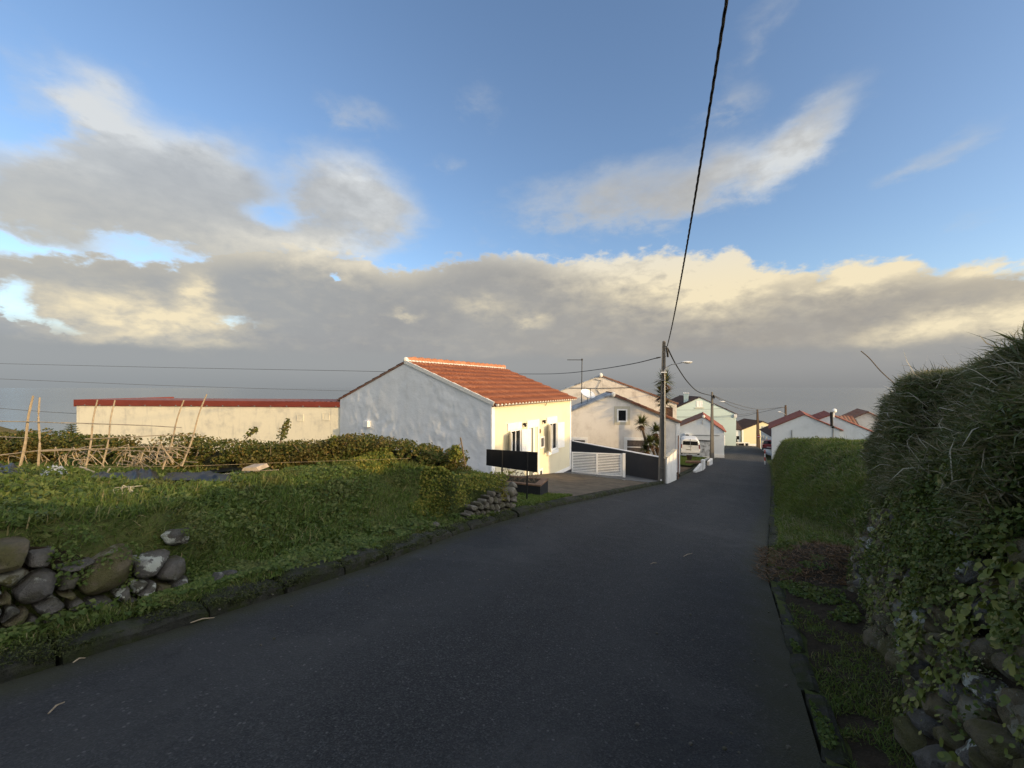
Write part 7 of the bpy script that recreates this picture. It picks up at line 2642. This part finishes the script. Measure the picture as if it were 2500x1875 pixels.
blades("bank_stalks", P, np.array([0, 0, 1.]) + RNG.normal(size=P.shape) * .3, RNG.uniform(.2, .42, len(P)), 0.006 * np.clip(d / 8, .8, 2.6), RNG.uniform(.1, .8, len(P)), M['dry_grass'], kind='stuff', label="dry stalks standing out of the bank grass", cat="grass")
# low lawn by the van
n = 30000
s = RNG.uniform(33.6, 46, n); v = RNG.uniform(.15, 6.8, n); t = te(s) - v
x, y = W(s, t)
P = np.stack([x, y, zr(s) + .22], 1)
blades("lawn_grass", P, np.array([0, 0, 1.]) + RNG.normal(size=P.shape) * .4, RNG.uniform(.05, .1, n), np.full(n, .02), RNG.uniform(.2, .8, n), M['bank_grass'], kind='stuff', label="short lawn grass before the van", cat="grass")
# verge triangle by the planter
n = 60000
s = RNG.uniform(7.4, 10.9, n); v = RNG.uniform(0.02, 2.6, n); t = te(s) - v
x, y = W(s, t); P = np.stack([x, y, left_height(np.minimum(s, 10.05), t) + (zr(s) - zr(np.minimum(s, 10.05)))], 1)
ok = v < np.interp(s, [7.4, 9.2, 10.0, 10.9], [2.6, 1.9, 1.0, 0.12]) + 0.15 * RNG.normal(size=n)
blades("verge_grass", P[ok], np.array([0, 0, 1.]) + RNG.normal(size=P[ok].shape) * .45, RNG.uniform(.05, .12, ok.sum()), np.full(ok.sum(), .009), RNG.uniform(.3, .9, ok.sum()), M['bank_grass'], kind='stuff', label="grass triangle between the mound and the black planter", cat="grass")

# ---- plants on the high wall
UMAX = plen[-1]


def wall_sample(n, v0, v1, off0, off1, umin=4.4):
    u = RNG.uniform(umin, UMAX, n); v = RNG.uniform(v0, v1, n)
    x, y, z, nx, ny = wall_pt(u, np.clip(v, 0, 1), RNG.uniform(off0, off1, n))
    over = np.clip(v - 1, 0, 9)
    z = z + 0.1 * over
    P = np.stack([x - nx * over, y - ny * over, z], 1)
    return u, v, P, np.stack([nx, ny, np.zeros(n)], 1)


def near_keep(P):
    return in_view(P, 1.75, 0.2)


u, v, P, Nw = wall_sample(130000, 0.46, 1.75, -0.06, 0.06)
ok = near_keep(P) & (vnoise(u, v * 2.6, 2.2, 111, 3) + 1.5 * (v - 0.66) > 0.46)
P, Nw, u, v = P[ok], Nw[ok], u[ok], v[ok]
over = np.clip((v - .95) / .2, 0, 1)[:, None]
U = Nw * (0.60 - .30 * over) + np.array([0.0, 0, .55]) * (0.55 + over) + RNG.normal(size=P.shape) * .50
wgl = RNG.uniform(.05, .14, len(P)) * np.where(v > .92, 0.55 + 1.5 * vnoise(u, v, 2.6, 119, 2), 1.0)
print("wall grass", len(P))
blades("hanging_grass", P, U, wgl, RNG.uniform(.0045, .0105, len(P)), RNG.uniform(.4, 1.0, len(P)), M['dry_grass'], wr, kind='stuff')
# some long pale seed stalks
u, v, P, Nw = wall_sample(900, 0.66, 1.3, -.02, .05)
ok = near_keep(P); P, Nw = P[ok], Nw[ok]
blades("seed_stalks", P, Nw * .5 + np.array([0, 0, .8]) + RNG.normal(size=P.shape) * .45, RNG.uniform(.15, .33, len(P)), RNG.uniform(.003, .007, len(P)), RNG.uniform(.2, 1, len(P)), M['pale_twig'], wr, kind='stuff')
# leafy mass under the grass fringe
u, v, P, Nw = wall_sample(190000, 0.06, 0.98, -.08, .07)
ok = near_keep(P) & (vnoise(u, v * 2.6, 2.6, 113, 4) + 0.30 * (v - .5) > 0.50)
P, Nw = P[ok], Nw[ok]
print("wall leaves", len(P))
leaves("small_leaves", P, Nw + np.array([0, 0, .5]), RNG.uniform(.012, .034, len(P)), M['weed'], wr, kind='stuff', jitter=1.1)
# pennywort clusters
nc = 1000
uc = RNG.uniform(4.8, UMAX, nc); vc = RNG.beta(2.0, 1.7, nc) * 0.78 + 0.03
keepc = vnoise(uc, vc * 2.6, 1.6, 115, 2) > 0.42
uc, vc = uc[keepc], vc[keepc]
cnt = RNG.integers(5, 26, len(uc))
uu = np.repeat(uc, cnt) + RNG.normal(size=cnt.sum()) * 0.05
vv_ = np.repeat(vc, cnt) + RNG.normal(size=cnt.sum()) * 0.026
x, y, z, nx, ny = wall_pt(uu, np.clip(vv_, 0.01, 1), RNG.uniform(-.02, .05, len(uu)))
P = np.stack([x, y, z], 1); Nw = np.stack([nx, ny, 0.55 + 0 * nx], 1)
ok = near_keep(P)
round_leaves("pennywort", P[ok], Nw[ok], (RNG.uniform(.007, .019, len(uu)) * np.repeat(RNG.uniform(.7, 1.5, len(uc)), cnt))[ok], M['round_leaf'], wr, kind='stuff')
# moss cushions
u, v, P, Nw = wall_sample(70000, 0.0, 0.8, -.05, .03)
ok = near_keep(P) & (vnoise(u, v * 2.6, 3.4, 117, 3) > 0.60)
leaves("moss", P[ok], Nw[ok] + np.array([0, 0, .6]), RNG.uniform(.008, .018, ok.sum()), M['dry_grass'], wr, kind='stuff', jitter=1.2)

# ---- hedge added far to the right, out of view, shaped to cast the shade
wbk = thing("shade_hedge", "unseen dark hedge added right of the lane to shade it", "hedge", (*W(8, 15), 0))
def wb_top(s):
    s = np.asarray(s, float)
    return 3.45 - 0.050 * s + 0.9 * (vnoise(s, 0 * s, 0.55, 121, 3) - 0.5) - 0.75 * np.exp(-((s - 6.0) / 1.6) ** 2)


n = 42000
s = RNG.uniform(-24, 33, n)
top = wb_top(s)
slit = (((s > 19.9) & (s < 26.5)) & (np.sin(s * 5.0) > -0.85)) | ((s > 14.3) & (s < 16.9))  # gaps placed to let sun through to the bank top and gate
s, top = s[~slit], top[~slit]; n = len(s)
f = RNG.uniform(0, 1, n) ** 0.7
t = 15.0 + RNG.normal(size=n) * 0.55
x, y = W(s, t)
z0 = right_height(np.clip(s, -12, 53), t) - 0.3
z = z0 + (top - z0) * f
leaves("foliage", np.stack([x, y, z], 1), RNG.normal(size=(n, 3)), RNG.uniform(.16, .34, n), M['hedge'], wbk, kind='stuff', jitter=2.0)
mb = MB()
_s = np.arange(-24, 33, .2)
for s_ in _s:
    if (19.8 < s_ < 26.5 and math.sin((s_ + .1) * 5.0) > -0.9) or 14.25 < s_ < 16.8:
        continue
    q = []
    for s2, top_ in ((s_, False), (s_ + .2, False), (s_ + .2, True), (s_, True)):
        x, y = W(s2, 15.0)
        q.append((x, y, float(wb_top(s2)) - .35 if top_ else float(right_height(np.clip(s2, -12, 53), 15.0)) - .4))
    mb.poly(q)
mb.build("inner_branches", M['hedge_core'], wbk, kind='stuff')  # solid sheet inside the added hedge that blocks the sun
